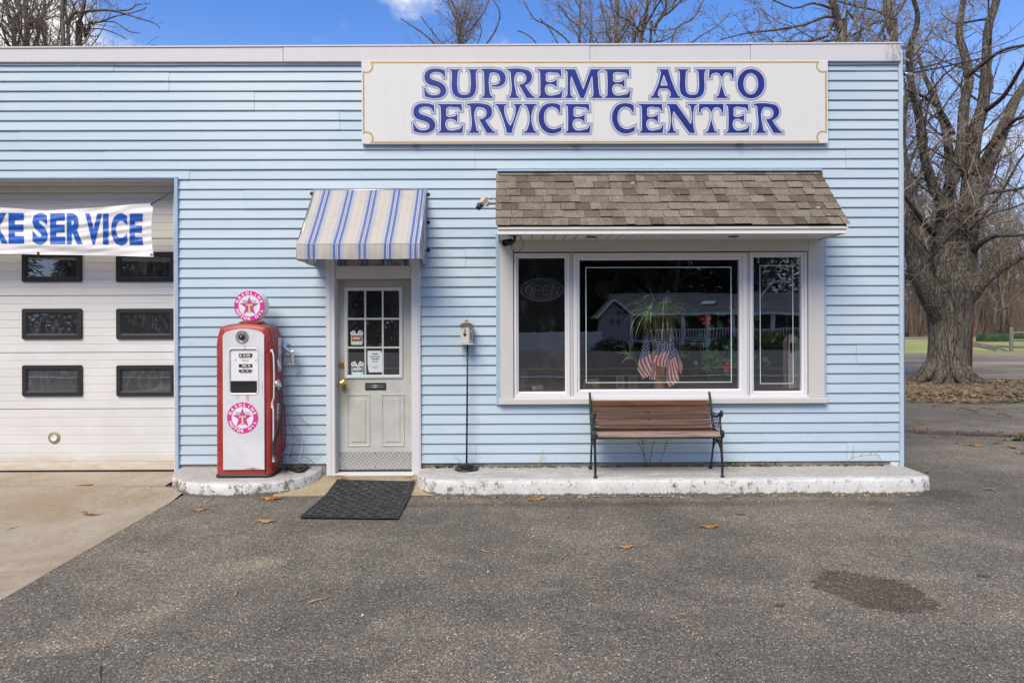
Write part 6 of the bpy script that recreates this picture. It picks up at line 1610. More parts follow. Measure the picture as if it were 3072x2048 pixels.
# debris, chips and dead leaves: uncountable
def litter(name, spots, m_, kind='stuff'):
    g = MB()
    for (x, y, z, s) in spots:
        a = pr.uniform(0, 6.28); d = Vector((math.cos(a), math.sin(a), pr.uniform(-.15,.35)))*s; e = Vector((-math.sin(a), math.cos(a), pr.uniform(-.3,.3)))*s*pr.uniform(.3,.7); c = Vector((x, y, z+s*.25)); b = len(g.v)
        g.v += [c-d, c-e*.9+d*.1, c+d+Vector((0,0,s*.2)), c+e]; g.f.append([b, b+1, b+2, b+3]); g.m.append(0)
    return g.obj(name, m_, kind=kind)
sp_ = []
for k in range(520): 
    x = pr.uniform(-.7, 3.9); sp_.append((x, 6.365 - abs(pr.gauss(0,.022)), .0, pr.choice([.004,.005,.006,.008,.010,.013,.024])))
for k in range(120): a = pr.uniform(0, math.pi); sp_.append((-2.665-.76*math.cos(a), 6.96-.60*math.sin(a)**.85-abs(pr.gauss(0,.015)), .0, pr.uniform(.003,.008)))
for k in range(150): x, y = pr.uniform(-3.55,-3.15), pr.uniform(6.1,6.9); sp_.append((x+pr.gauss(0,.05), y, zf(y), pr.uniform(.005,.016)))
for k in range(200): x = pr.uniform(-1.88,-.98); sp_.append((x, 6.90-abs(pr.gauss(0,.03)), .078, pr.uniform(.004,.012)))
for k in range(90): p = mp(pr.uniform(0,1), pr.uniform(0,1), .010); sp_.append((p.x, p.y, p.z, pr.uniform(.003,.008)))
for k in range(320): x, y = pr.uniform(-6,5.5), pr.uniform(2.6,6.3); sp_.append((x, y, .0, pr.choice([.004,.006,.009,.013,.018])))
for k in range(70): x, y = pr.uniform(-6,-3.3), pr.uniform(4.2,6.9); sp_.append((x, y, zf(y), pr.choice([.004,.006,.012])))
tag(litter('fine_debris', sp_, M['chips']), 'pale chips and grit scattered along kerbs and paving', kind='stuff')
sp_ = []
for k in range(420): x = pr.uniform(-.9, 3.9); w = .5+.5*mnoise.noise((x*1.7,3,0)); sp_.append((x, 6.985-abs(pr.gauss(0,.018)), .153, pr.uniform(.016,.045)*w+.006))
for k in range(90): sp_.append((WX(885,6.9)+pr.gauss(0,.08), 6.90+pr.gauss(0,.03), .168, pr.uniform(.015,.045)))
for k in range(420): x = pr.uniform(5.6,12); y = onZ(2800,1302,0).y - .26*(x-7.0) + pr.gauss(0,.16); sp_.append((x, y, 0, pr.uniform(.008,.045)))
for k in range(260): x = pr.uniform(-.7, 3.9); sp_.append((x, 6.36 - abs(pr.gauss(0,.015)), .0, pr.uniform(.006,.018)))
tag(litter('dead_leaf_drift', sp_, M['dark_leaf']), 'drift of dead brown leaves along the foot of the siding', kind='stuff')
sp_ = []
for k in range(19000):
    x = pr.uniform(3.2, 17); y = pr.uniform(near_edge-2.2, far_edge+.1); 
    if y < onZ(2716,1206,0).y - .13*(x-8)+.35*mnoise.noise((x*.5, 0, 3))-.1*pr.random(): continue
    sp_.append((x, y, .05, pr.uniform(.02,.07)))
tag(litter('leaf_litter', sp_, M['litter']), 'brown leaf litter covering the strip under the maple', kind='stuff')
# sticks
def stick(p0, p1, r, m_, label):
    a, b = onZ(*p0, .006), onZ(*p1, .006); mid_ = a.lerp(b, .5) + Vector((pr.uniform(-.01,.01), pr.uniform(-.02,.02), .006))
    g = MB().tube([a, a.lerp(mid_, .5)+Vector((0,.006,.003)), mid_, b], [r, r, r*.9, r*.5], 6); tag(g.obj('stick', m_, smooth=True), label, 'stick', 'sticks lying on the asphalt')
stick((923,1808), (995,1790), .0045, M['pale_twig'], 'longest pale stick in the middle of the asphalt')
stick((703,1787), (716,1772), .004, M['pale_twig'], 'short curved pale stick left of the longest one')
stick((298,1995), (302,2046), .004, M['twig'], 'thin brown stick at the bottom left corner')
stick((613,1505), (640,1496), .004, M['steel'], 'grey stick in front of the kerb island')
stick((415,1651), (440,1655), .004, M['twig'], 'short dark stick near the concrete edge')
stick((14,1590), (62,1577), .005, M['pale_twig'], 'pale stick on the concrete apron at the left edge')
stick((1440,1650), (1470,1655), .004, M['pale_twig'], 'short pale stick right of the door mat end')
stick((308,1937), (326,1934), .004, M['gold'], 'tiny orange stick at lower left')
# vines and bare stems
def stems(name, lines, r, m_, label, cat='vine'):
    g = MB()
    for L_ in lines: g.tube(spline([onY(a, b, y) for a, b, y in L_], 4), r, 5)
    return tag(g.obj(name, m_, smooth=True), label, cat)
stems('dead_vine', [[(868,1372,6.93),(880,1310,6.90),(868,1270,6.88),(862,1240,6.9)],[(868,1372,6.93),(893,1345,6.86),(903,1300,6.88),(880,1278,6.9)],[(870,1370,6.93),(892,1320,6.9),(912,1330,6.9),(905,1375,6.9)],[(864,1240,6.9),(895,1234,6.93),(900,1255,6.95),(930,1275,6.97)],[(875,1375,6.9),(910,1390,6.9),(940,1375,6.95),(960,1360,6.97)],[(870,1300,6.9),(900,1330,6.9),(890,1370,6.9)],[(888,1380,6.92),(915,1370,6.94),(942,1388,6.96)]], .0022, M['twig'], 'thin dead vines tangled beside the fuel pump hose')
stems('bare_shrub_stem', [[(1938,1400,6.93),(1932,1365,6.9),(1915,1325,6.9),(1912,1322,6.9)],[(1936,1395,6.93),(1932,1350,6.9),(1928,1325,6.92),(1918,1318,6.92)],[(1928,1325,6.92),(1937,1318,6.92)],[(1945,1398,6.93),(1955,1355,6.92),(1961,1322,6.92)],[(1977,1396,6.93),(1990,1360,6.92),(2002,1320,6.92)],[(1935,1385,6.92),(1945,1376,6.9)]], .0035, M['twig'], 'bare brown stems rising from the kerb ledge under the bench', 'shrub')
stems('bare_shrub_stem', [[(2540,1398,6.93),(2548,1378,6.93),(2580,1368,6.93),(2630,1364,6.94),(2642,1378,6.95)],[(2580,1368,6.93),(2590,1360,6.93)],[(2610,1365,6.93),(2615,1356,6.93)],[(2625,1364,6.93),(2640,1350,6.93)],[(2558,1375,6.93),(2560,1340,6.93)]], .0022, M['twig'], 'bent bare stem against the siding at the right end of the ledge', 'shrub')
stems('dry_grass_stem', [[(1612,1402,6.93),(1618,1380,6.92),(1628,1365,6.92),(1630,1350,6.94)],[(1612,1402,6.93),(1620,1385,6.92),(1624,1352,6.95)],[(1382,1390,6.93),(1372,1372,6.96),(1360,1365,6.97)],[(1616,1390,6.92),(1634,1372,6.93)]], .0018, M['pale_twig'], 'dry grass stems against the siding left of the bench', 'grass')
def weed(px, py, z, n, sz, label, spread=.07):
    c = onZ(px, py, z); g = MB()
    for k in range(n):
        b0_ = c + Vector((pr.gauss(0, spread), pr.gauss(0, .012), pr.uniform(0,.035))); r_ = sz*pr.uniform(.6,1.2); a = pr.uniform(0,6.28); tl_ = pr.uniform(-.5,.5); b = len(g.v)
        u = Vector((math.cos(a), math.sin(a)*.6, .5)).normalized()*r_; v = Vector((-math.sin(a), math.cos(a), tl_)).normalized()*r_*.8
        g.v += [b0_-u, b0_-u*.3+v, b0_+u*.6+v*.8, b0_+u, b0_+u*.6-v*.8, b0_-u*.3-v]; g.f.append([b+i for i in range(6)]); g.m.append(0)
    tag(g.obj('weed', M['weed']), label, 'weed')
weed(1358, 1399, .155, 60, .018, 'green weeds at the wall left of the birdhouse base'); weed(1440, 1398, .155, 50, .018, 'green weeds at the wall right of the birdhouse base', .04)
weed(2200, 1394, .157, 110, .018, 'bushy green clover at the wall right of the bench', .05); weed(2240, 1390, .157, 26, .014, 'small green clover patch beyond the bench', .03); weed(2304, 1396, .155, 22, .011, 'low green clover at the wall, furthest right', .06)
weed(1385, 1486, .01, 24, .012, 'grassy tuft at the foot of the kerb ledge front', .05); weed(2185, 1494, .005, 12, .009, 'tiny weed at the kerb foot below the bench', .02); weed(3062, 1322, .0, 40, .035, 'bright green weed on the driveway at the right edge', .1)
# ================================================================== SERVICE CABLES
cb = thing('service_cable', tuple(onY(2712, 222, 7.1)), 'black service cables running from the building corner up to the right', 'cable')
for (a, b, r_, c, d) in ((2714, 223, .011, 3072, 128), (2735, 210, .007, 3072, 97)):
    p0 = onY(a, b, 7.1); p1 = onY(c, d, 12.5); P = [p0.lerp(p1, t) + Vector((0,0,-.35*t*(1.6-t)*.35)) for t in [i/12 for i in range(20)]]
    MB().tube(P, r_, 8).obj('cable', M['rope'], cb, smooth=True)
q0 = onY(2716, 223, 7.1); MB().tube([q0, q0+Vector((.11,.08,.03))], .02, 8).obj('splice_sleeve', M['steel'], cb, smooth=True)

# ================================================================== TREES
def grow(big, fine, pts, rad, rg, level, maxlevel, dens=1.0, up=.25, t0=.12, lenk=.55, minr=.006, tw=3):
    """side branches along a limb given as points + radii"""
    P = [Vector(p) for p in pts]; seg = [(b-a).length for a, b in zip(P, P[1:])]; Lt = sum(seg)
    n = max(2, int(Lt*dens*(1.0 if level == 0 else 1.7)))
    for k in range(n):
        t = t0 + (1-t0)*(k+rg.random())/n; d = t*Lt; i = 0
        while i < len(seg)-1 and d > seg[i]: d -= seg[i]; i += 1
        f = min(1, d/max(seg[i], 1e-6)); o = P[i].lerp(P[i+1], f); r0 = rad[i]+(rad[i+1]-rad[i])*f
        tg = (P[i+1]-P[i]).normalized(); ax = tg.orthogonal().normalized(); ax.rotate(Matrix.Rotation(rg.uniform(0, 6.283), 3, tg))
        an = rg.uniform(.55, 1.15); dr = (tg*math.cos(an) + ax*math.sin(an) + Vector((0,0,up*rg.uniform(.3,1.2)))).normalized()
        L_ = Lt*lenk*(1-.55*t)*rg.uniform(.55, 1.1)
        if level >= 1: L_ = min(L_, 2.2/level)
        r1 = max(minr, min(r0*.6, .013*L_ + .0035)); ns = 6 if level < 1 else (5 if level < 2 else 4)
        q = [o]; rr = [r1]; v = dr
        for s in range(ns):
            v = (v + Vector((rg.gauss(0,.22), rg.gauss(0,.22), rg.gauss(0,.18)+up*.25))).normalized(); q.append(q[-1] + v*L_/ns); rr.append(max(r1*(1-(s+1)/ns*.8), minr))
        (big if r1 > .03 else fine).tube(q, rr, 6 if r1 > .03 else tw, caps=False)
        if level < maxlevel and L_ > .25: grow(big, fine, q, rr, rg, level+1, maxlevel, dens*1.5 if level == 0 else dens*1.25, up*.8, .15, .5, minr, tw)
def tree(name, label, group, base, limbs, seed, maxlevel=2, dens=.8, cat='tree', up=.25, bark_='bark', tw=3, smoothk=3, t0=.25, lenk=.5, minr=.0045):
    """limbs: list of (points, radii); the first is the trunk"""
    t = thing(name, base, label, cat, group); rg = random.Random(seed)
    tr = MB(); big = MB(); fine = MB()
    for i, (P, rd) in enumerate(limbs):
        P2 = spline(P, smoothk); rd2 = []
        for a, b in zip(rd, rd[1:]): rd2 += [a+(b-a)*k/smoothk for k in range(smoothk)]
        rd2.append(rd[-1]); (tr if i == 0 else big).tube(P2, rd2, 14 if i == 0 else 9)
        grow(big, fine, P2, rd2, rg, 0, maxlevel, dens, up, t0 if i else .5, lenk, minr=minr, tw=tw)
    tr.obj('trunk', M[bark_], t, smooth=True)
    big.obj('branches', M[bark_], t, smooth=True); fine.obj('twigs', M['twigs'], t, kind='stuff')
    return t
MY = onZ(2838, 1150, 0).y; KP = MY/FOC
def mt_(px, py, dy=0.): return tuple(onY(px, py, MY+dy))
def limbP(L, dy0=0., dy1=0.):
    n = len(L)-1; k = .93 if L[0][2] > 140 else .80; return [mt_(a, b, dy0+(dy1-dy0)*i/n) for i, (a, b, w) in enumerate(L)], [w*KP/2*k for a, b, w in L]
ML = [
 ([(2838,1165,150),(2839,1140,132),(2843,1100,120),(2846,1050,118),(2848,1000,118),(2848,950,126),(2848,900,136),(2846,860,150),(2844,820,120)], 0, 0),
 ([(2832,1010,40),(2818,950,66),(2798,900,84),(2776,850,82),(2752,790,70),(2733,700,52),(2727,640,40),(2722,560,34),(2716,500,30),(2706,420,26),(2712,330,20),(2728,240,14),(2740,120,9)], 0, -1.2),
 ([(2838,980,50),(2832,910,88),(2832,800,94),(2834,720,80),(2838,650,66),(2842,600,52),(2852,540,40),(2846,446,32),(2828,357,26),(2806,300,22),(2775,230,15),(2750,150,10)], 0, .8),
 ([(2838,640,50),(2815,590,38),(2790,530,36),(2769,446,32),(2758,357,28),(2741,290,25),(2728,200,22),(2732,134,20),(2752,70,18),(2748,20,14),(2722,-40,10)], 0, -1.5),
 ([(2850,560,44),(2876,490,42),(2887,402,38),(2893,312,36),(2908,240,32),(2896,170,30),(2878,105,26),(2886,30,22),(2900,-60,16)], 0, .6),
 ([(2862,1000,50),(2868,940,84),(2874,890,98),(2886,820,98),(2896,740,84),(2905,660,72),(2911,560,64),(2916,469,54),(2929,379,50),(2950,312,42),(2960,179,34),(2964,89,30),(2984,20,28),(3010,-60,20)], 0, .4),
 ([(2908,640,60),(2935,575,56),(2968,478,56),(3003,402,46),(3035,321,40),(3066,268,32),(3110,200,24),(3150,100,14)], 0, 1.2),
 ([(2880,960,30),(2900,912,40),(2925,885,34),(2950,855,28),(2990,818,25),(3036,789,22),(3080,760,19),(3160,700,12)], 0, -1.5),
 ([(2915,760,30),(2940,732,20),(2985,708,15),(3040,706,12),(3110,700,8)], 0, -2),
 ([(2925,610,28),(2950,583,18),(2995,574,14),(3040,570,11),(3110,552,7)], 0, -1.),
 ([(2925,520,24),(2975,440,18),(3030,370,16),(3072,350,12),(3140,330,7)], 0, -2.),
 ([(2760,800,30),(2725,760,26),(2690,715,20),(2640,690,12)], 0, -.8),
 ([(2800,700,24),(2775,670,20),(2745,630,16),(2715,590,12),(2690,560,8)], 0, -1.8),
 ([(2858,400,20),(2820,330,16),(2770,290,12),(2720,270,8)], 0, -1.5),
 ([(2900,230,20),(2950,190,16),(3010,150,12),(3080,135,7)], 0, -1.5),
 ([(2960,330,20),(3010,290,16),(3060,210,12),(3100,140,7)], 0, -2.),
]
limbs = [limbP(L, a, b) for L, a, b in ML]
maple = tree('maple_tree', 'large bare maple with a thick multi-stem trunk right of the building', None, (limbs[0][0][0][0], MY, 0), limbs, 11, 3, 1.9, up=.10, smoothk=3, t0=.10, lenk=.50)
# roots and burls
tb = Vector((limbs[0][0][0][0], MY, .02)); rg = random.Random(4)
for k in range(11):
    a = 2*math.pi*k/11 + rg.uniform(-.2,.2); d = Vector((math.cos(a), math.sin(a), 0)); L_ = rg.uniform(.85,1.35)
    g = MB().tube([tb+d*.30+Vector((0,0,.55)), tb+d*.50+Vector((0,0,.22)), tb+d*.72+Vector((0,0,.08)), tb+d*L_+Vector((0,0,-.03))], [.18,.15,.10,.04], 8)
    for v in g.v: v += Vector(mnoise.noise_vector(v*3.1))*.05
    g.obj('root', M['bark'], maple, smooth=True)
for (a, b, r_) in ((2838,845,.24),(2845,945,.17),(2800,862,.12),(2862,905,.14)): 
    c = Vector(mt_(a, b, -.30)); g = MB().lathe([(0,-r_),(r_*.7,-r_*.6),(r_,0),(r_*.7,r_*.7),(0,r_)], 10, Matrix.Translation(c))
    for v in g.v: v += Vector(mnoise.noise_vector(v*3.1))*.06
    g.obj('burl', M['bark'], maple, smooth=True)

# trees behind the roof: their visible stems are placed one by one
def bg_tree(Y, stem_lists, seed, label, dens=.9, lev=2, up=.3, t0=.3, lenk=.42):
    limbs = []
    for L in stem_lists:
        x0, y0, w0 = L[0]; P = []; Rr = []
        p_first = onY(x0, y0, Y)
        if y0 > 100 and w0 > 6: P.append((p_first.x+.0, Y, .0)); Rr.append(w0*Y/FOC/2*1.5)
        for a, b, w in L: P.append(tuple(onY(a, b, Y))); Rr.append(max(w*Y/FOC/2, .008))
        limbs.append((P, Rr))
    b_ = limbs[0][0][0]
    return tree('bare_tree', label, 'bare trees behind the building', (b_[0], Y, 0), limbs, seed, lev, dens, up=up, bark_='bark_far', smoothk=3, t0=t0, lenk=lenk, minr=.0052)
bg_tree(21, [[(43,150,12),(30,70,11),(16,0,10),(5,-80,7)],[(60,160,6),(20,95,5),(-20,70,4)],[(30,70,6),(60,30,5),(90,-20,4)]], 21, 'bare grey tree at the far left above the roof', 1.1)
bg_tree(20, [[(80,150,15),(80,80,13),(76,20,12),(74,-60,9)],[(80,110,8),(50,50,7),(20,10,6),(-10,-10,4)],[(84,140,8),(98,90,6),(95,40,5),(105,0,4)],[(80,60,9),(60,30,7),(38,-10,6)],[(96,148,6),(118,88,6),(100,50,5),(60,28,4)]], 22, 'second bare tree from the left above the roof, straight mossy trunk', 1.68)
bg_tree(22, [[(137,150,11),(132,110,10),(124,68,10),(132,30,9),(136,-30,7)],[(110,150,5),(118,90,4),(124,70,3)],[(123,60,6),(112,25,5),(100,-5,4)],[(131,64,5),(160,50,3),(180,52,2)]], 23, 'third bare tree from the left above the roof, forked', 1.0)
bg_tree(19, [[(190,150,12),(186,80,11),(188,20,11),(190,-60,8)],[(187,60,4),(176,110,4),(168,146,3)]], 24, 'straight thin trunk left of the curving limbs above the roof', 0.63)
bg_tree(20, [[(205,150,10),(204,100,10),(203,70,9),(196,30,7),(199,-20,6)],[(203,70,9),(218,44,8),(236,37,8),(262,35,8),(300,31,7.5),(340,33,6.5),(372,42,5),(420,56,4),(462,70,3),(480,86,2)],[(352,32,4),(390,30,4),(412,15,3),(450,12,2)],[(375,44,4),(420,32,3),(440,22,2)],[(219,44,5),(220,22,4),(232,5,3)]], 25, 'bare tree with one long level limb reaching right above the roof', 1.78, t0=.55, lenk=.26)
bg_tree(20.5, [[(232,150,12),(238,100,11),(241,60,10),(252,20,9),(257,-30,7)],[(240,60,5),(222,22,5),(208,-5,4)],[(240,148,9),(258,112,8),(266,88,7),(273,70,6),(298,67,5),(345,50,4),(376,44,3)],[(300,66,4),(345,67,3.5),(385,94,3),(422,100,2)],[(268,88,4),(300,87,3.5),(345,100,3),(382,120,2)],[(242,100,3),(285,110,3),(300,104,2)],[(270,105,3),(290,130,2),(302,132,2)]], 26, 'bare leaning tree with angled limbs reaching right above the roof', 1.78, t0=.5, lenk=.26)
bg_tree(24, [[(1378,150,8),(1372,80,7),(1366,30,6),(1345,-20,4)],[(1322,150,5),(1275,105,4.5),(1230,75,4),(1202,56,3)],[(1340,148,4),(1300,100,4),(1262,50,3)],[(1376,120,4),(1420,80,4),(1455,30,3),(1470,-10,3)],[(1448,146,5),(1485,95,4.5),(1500,40,4),(1480,0,3)],[(1430,140,3),(1445,90,3),(1425,50,2)],[(1376,100,4),(1400,60,3),(1392,20,2)]], 27, 'slender bare tree with fan of thin branches left of centre above the roof', 2.4, lev=3, t0=.2, lenk=.34)
bg_tree(25, [[(1739,150,7),(1739,80,6.5),(1741,20,6),(1738,-40,5)],[(1725,150,6),(1690,110,5),(1640,75,5),(1600,55,4),(1570,0,3)],[(1682,148,5),(1650,90,4),(1618,55,4)],[(1620,146,4),(1590,110,4),(1552,92,3)],[(1738,80,4),(1700,50,4),(1670,5,3)],[(1738,110,3),(1765,60,3),(1770,0,3)]], 28, 'bare tree with a thin straight stem, centre above the roof', 2.3, lev=3, t0=.2, lenk=.32)
bg_tree(22, [[(1848,150,11),(1849,80,10),(1853,30,9),(1852,-40,7)],[(1831,148,6),(1822,90,5),(1806,30,5),(1795,-20,4)],[(1850,110,5),(1885,65,5),(1910,20,4)],[(1850,80,4),(1835,20,4),(1825,-20,3)],[(1800,140,4),(1775,100,3),(1740,60,3)]], 29, 'bare tree with thicker mossy trunk, centre above the roof', 2.2, lev=3, t0=.2, lenk=.3)
bg_tree(21, [[(1923,150,12),(1928,95,11),(1940,40,10),(1943,-30,8)],[(1950,150,9),(1965,100,8),(1975,60,8),(2010,35,7),(2045,0,6)],[(1895,148,6),(1910,100,6),(1922,60,5),(1905,10,4)],[(2010,148,6),(2030,85,5),(2080,55,5),(2110,0,4)],[(2052,148,5),(2100,110,4),(2150,80,3),(2190,40,3)],[(1978,60,5),(2000,20,4),(1990,-20,3)]], 30, 'spreading bare tree of several stems right of centre above the roof', 2.2, lev=3, t0=.2, lenk=.32)
bg_tree(19, [[(2530,150,24),(2520,90,24),(2508,40,22),(2490,-20,18)],[(2520,60,10),(2480,50,9),(2410,75,8),(2330,90,7),(2240,100,5),(2160,120,3)],[(2524,120,9),(2480,110,9),(2420,125,8),(2300,130,6),(2200,142,4)],[(2505,30,9),(2440,10,7),(2380,25,5),(2300,-10,4)],[(2530,120,8),(2570,70,7),(2600,20,6)]], 31, 'broad bare tree with long drooping limbs at the right above the roof', 2.6, lev=3, up=.05, t0=.15, lenk=.3)
bg_tree(20, [[(2682,150,24),(2672,90,26),(2665,40,26),(2660,-20,20)],[(2670,60,10),(2620,70,9),(2560,105,8),(2480,125,6),(2400,140,4)],[(2675,110,9),(2630,125,8),(2560,140,6)],[(2668,70,9),(2700,30,8),(2720,-10,6)],[(2665,50,9),(2620,30,7),(2570,20,6),(2500,0,5)]], 32, 'bare tree with a stout twisted trunk by the roof corner', 2.4, lev=3, up=.05, t0=.15, lenk=.3)

# distant woodland seen at the right: individual trees, copied from five grown ones
def far_proto(seed, h, r0):
    rg = random.Random(seed); P = [Vector((0,0,-.2))]; Rr = [r0*1.3]
    for k in range(1, 8): P.append(Vector((rg.gauss(0,.30)*k*.6, rg.gauss(0,.30)*k*.6, h*k/7))); Rr.append(r0*(1-k/7.6))
    tr, fi, bi = MB(), MB(), MB(); tr.tube(P, Rr, 6); grow(bi, fi, P, Rr, rg, 0, 2, .8, .38, .16, .34, minr=.012, tw=3)
    t = thing('woodland_tree', (0,0,0), 'x', 'tree', 'bare trees of the woodland edge beyond the lawn')
    tr.obj('trunk', M['bark_far'], t, smooth=True, local=True); fi.v += []; b = len(fi.v); fi.add([tuple(v) for v in bi.v], bi.f); fi.obj('crown', M['branch'], t, local=True); return t
protos = [far_proto(s, h, r) for s, h, r in ((41,17,.17),(42,20,.22),(43,15,.13),(44,18,.19),(45,22,.26))]
rg = random.Random(9); wpos = []
lab = 'bare brown woodland tree beyond the far road'
k = 0
wl = []
for row, (Yr, cnt) in enumerate(((70, 13), (77, 14), (86, 16), (98, 18), (112, 20))):
    xa, xb = onY(2690, 965, Yr).x, onY(3110, 965, Yr).x
    for i in range(cnt):
        wl.append((xa + (xb-xa)*(i+rg.random())/cnt, Yr+rg.uniform(-3,3)))
for (x, y) in wl:
    p = protos[k % 5]
    o = p if k < 5 else copy_tree(p)
    o.location = (x, y, -.02); o.rotation_euler = (0,0,rg.uniform(0,6.28)); s = rg.uniform(.75,1.15); o.scale = (s,s,s*rg.uniform(.9,1.1)); o['label'] = lab; k += 1
g = MB()
for i in range(6000):
    y = rg.uniform(69, 125); x = onY(rg.uniform(2680, 3140), 965, y).x; h = rg.uniform(.8, 5.5)*(1 if y < 85 else 1.5); w = rg.uniform(.012,.05); dx = rg.gauss(0,.9); b = len(g.v)
    g.v += [Vector((x-w,y,0)), Vector((x+w,y,0)), Vector((x+dx+w*.3,y,h)), Vector((x+dx-w*.3,y,h))]; g.f.append([b,b+1,b+2,b+3]); g.m.append(0)
tag(g.obj('woodland_undergrowth', M['brush']), 'brown saplings and brush between the woodland trunks', kind='stuff')

# hedges, split-rail fence, board by the trunk
def hedge(px0, px1, py0, py1, Y, label):
    a, b = onY(px0, py1, Y), onY(px1, py0, Y); cx = (a.x+b.x)/2; W = (b.x-a.x)/2; H = b.z-a.z; g = MB(); rg = random.Random(int(px0))
    def sh(u, v):
        th = u*2*math.pi; ph = v*math.pi/2; k = abs(math.cos(ph))**.45; p = Vector((W*math.copysign(abs(math.cos(th))**.6, math.cos(th))*k, .7*math.copysign(abs(math.sin(th))**.7, math.sin(th))*k, H*math.sin(ph)**.6))
        return p + Vector((cx, Y, 0)) + Vector(mnoise.noise_vector(p*4))*.04
    g.grid(sh, 36, 12)
    for i in range(1500):
        p = sh(rg.random(), rg.random()); s = .035; d = Vector((rg.gauss(0,1),rg.gauss(0,1),rg.gauss(0,1))).normalized()*s; e = d.orthogonal(); b_ = len(g.v); g.v += [p-d, p+e, p+d*1.2]; g.f.append([b_,b_+1,b_+2]); g.m.append(0)
    tag(g.obj('hedge', M['hedge']), label, 'hedge', 'clipped hedges beyond the fence')
hedge(2935, 3029, 1002, 1026, 52, 'wide low clipped hedge just left of the fence post')
hedge(3046, 3110, 1008, 1024, 54, 'small low clipped hedge right of the fence post at the picture edge')
FYd = onZ(3034, 1054, 0).y
fence = thing('split_rail_fence', tuple(onY(3034, 1054, FYd)), 'grey split-rail fence with fallen rails on the lawn edge', 'fence')
def post(px, nm='post'):
    a = onY(px, 1054, FYd); box(nm, a.x-.08, a.x+.08, FYd-.07, FYd+.07, -.1, 1.27, M['post'], fence, bevel=.02)
post(3034); post(3215); post(3400)
for (x0, y0, x1, y1) in ((3039,998,3215,1000),(3039,1020,3215,1024),(3039,1040,3215,1041),(2900,1037,3029,1039),(2908,1024,3022,1051),(2905,1032,2990,1050),(3215,1000,3400,998),(3215,1022,3400,1020)):
    a, b = onY(x0, y0, FYd-.05), onY(x1, y1, FYd-.1); MB().tube([a, a.lerp(b, .5)+Vector((0,0,.02)), b], [.06,.07,.055], 6, flat=.7).obj('rail', M['post'], fence)
a = onY(2913, 1032, MY+.9); b = onY(2925, 915, MY+.9)
lb = thing('leaning_board', (a.x, MY+.9, 0), 'narrow red and black board leaning behind the maple trunk', 'board')
g = MB(); g.add([(a.x-.01,MY+.9,0),(a.x+.03,MY+.9,0),(b.x+.03,MY+1.0,b.z),(b.x-.01,MY+1.0,b.z),(a.x-.01,MY+1.3,0),(a.x+.03,MY+1.3,0),(b.x+.03,MY+1.3,b.z),(b.x-.01,MY+1.3,b.z)],[(0,1,2,3),(1,5,6,2),(5,4,7,6),(4,0,3,7),(3,2,6,7)])
g.obj('red_edge', simple('faded_red_board', (.22,.05,.04), .8), lb); g = MB(); g.add([(a.x-.09,MY+.88,0),(a.x-.012,MY+.88,0),(b.x-.012,MY+.98,b.z),(b.x-.05,MY+.98,b.z),(a.x-.09,MY+1.3,0),(a.x-.012,MY+1.3,0),(b.x-.012,MY+1.3,b.z),(b.x-.05,MY+1.3,b.z)],[(0,1,2,3),(1,5,6,2),(5,4,7,6),(4,0,3,7),(3,2,6,7)]); g.obj('black_face', M['black'], lb)
# fallen sticks on the leaf strip
g = MB()
for (x0,y0,x1,y1) in ((2870,1226,2925,1232),(2925,1232,2985,1226),(2800,1214,2830,1210),(2785,1178,2800,1180),(2895,1146,2912,1142),(2990,1243,3035,1249)):
    a, b = onZ(x0,y0,.05), onZ(x1,y1,.05); g.tube([a, a.lerp(b,.5)+Vector((0,.1,.03)), b], .015, 5)
tag(g.obj('fallen_branches', M['twig'], kind='stuff'), 'thin fallen branches along the edge of the leaf strip', kind='stuff')

# ================================================================== ACROSS THE ROAD (seen mirrored in the window and door glass)
def mir(px, py, V):      # V = distance of the mirror image; returns the real point behind the camera
    p = onY(px, py, V); return Vector((p.x, 14.05 - p.y, p.z))
HV = 60.0; hy = 14.05-HV
hz = mir(2000, 1071, HV).z
hx0 = mir(1800, 965, HV).x; hx1 = mir(2560, 965, HV).x
ezh = mir(2000, 938, HV).z; rzh = mir(2000, 878, HV+4).z; fz_ = mir(2000, 1017, HV).z
house = thing('neighbour_house', ((hx0+hx1)/2, hy, hz), 'grey sided ranch house with white railed porch across the road, mirrored in the window', 'house')
M['grey_siding'] = simple('grey_siding', (.36,.37,.40), .6, 0, .08); M['grey_roof'] = simple('slate_roof', (.10,.11,.125), .8, 0, .15, 2); M['porch_white'] = simple('porch_white', (.72,.73,.76), .5, 0, .04)
box('wall', hx0+1.0, hx1-1, hy-9, hy-2.2, hz, ezh-.1, M['dark'], house)
gw = mir(1885, 965, HV).x
MB().prism([(hx0, hz), (gw, hz), (gw, ezh-.2), ((hx0+gw)/2, ezh+.9), (hx0, ezh-.2)], hy-2.19, hy).obj('gable_wall', M['grey_siding'], house)
for k in range(16): box('clapboard', hx0, gw, hy+.005, hy+.03, hz+.25*k, hz+.25*k+.22, M['grey_siding'], house)
for a in (1838, 1856): q = mir(a, 965, HV); box('window', q.x-.12, q.x+.12, hy+.03, hy+.06, mir(a,974,HV).z, mir(a,957,HV).z, M['lens'], house)
g = MB(); g.add([(gw-1, hy+.3, ezh), (hx1+.5, hy+.3, ezh), (hx1+.5, hy-5, rzh), (gw-1, hy-5, rzh), (gw-1, hy-10.5, ezh), (hx1+.5, hy-10.5, ezh)], [(0,1,2,3),(3,2,5,4),(0,3,4)])
g.add([(hx0-.5, hy+.5, ezh-.5), ((hx0+gw)/2, hy+.5, ezh+1.2), ((hx0+gw)/2, hy-5, ezh+1.2), (hx0-.5, hy-5, ezh-.5), (gw+.3, hy+.5, ezh-.2), (gw+.3, hy-5, ezh-.2)], [(0,1,2,3),(1,4,5,2)]); g.obj('roof', M['grey_roof'], house)
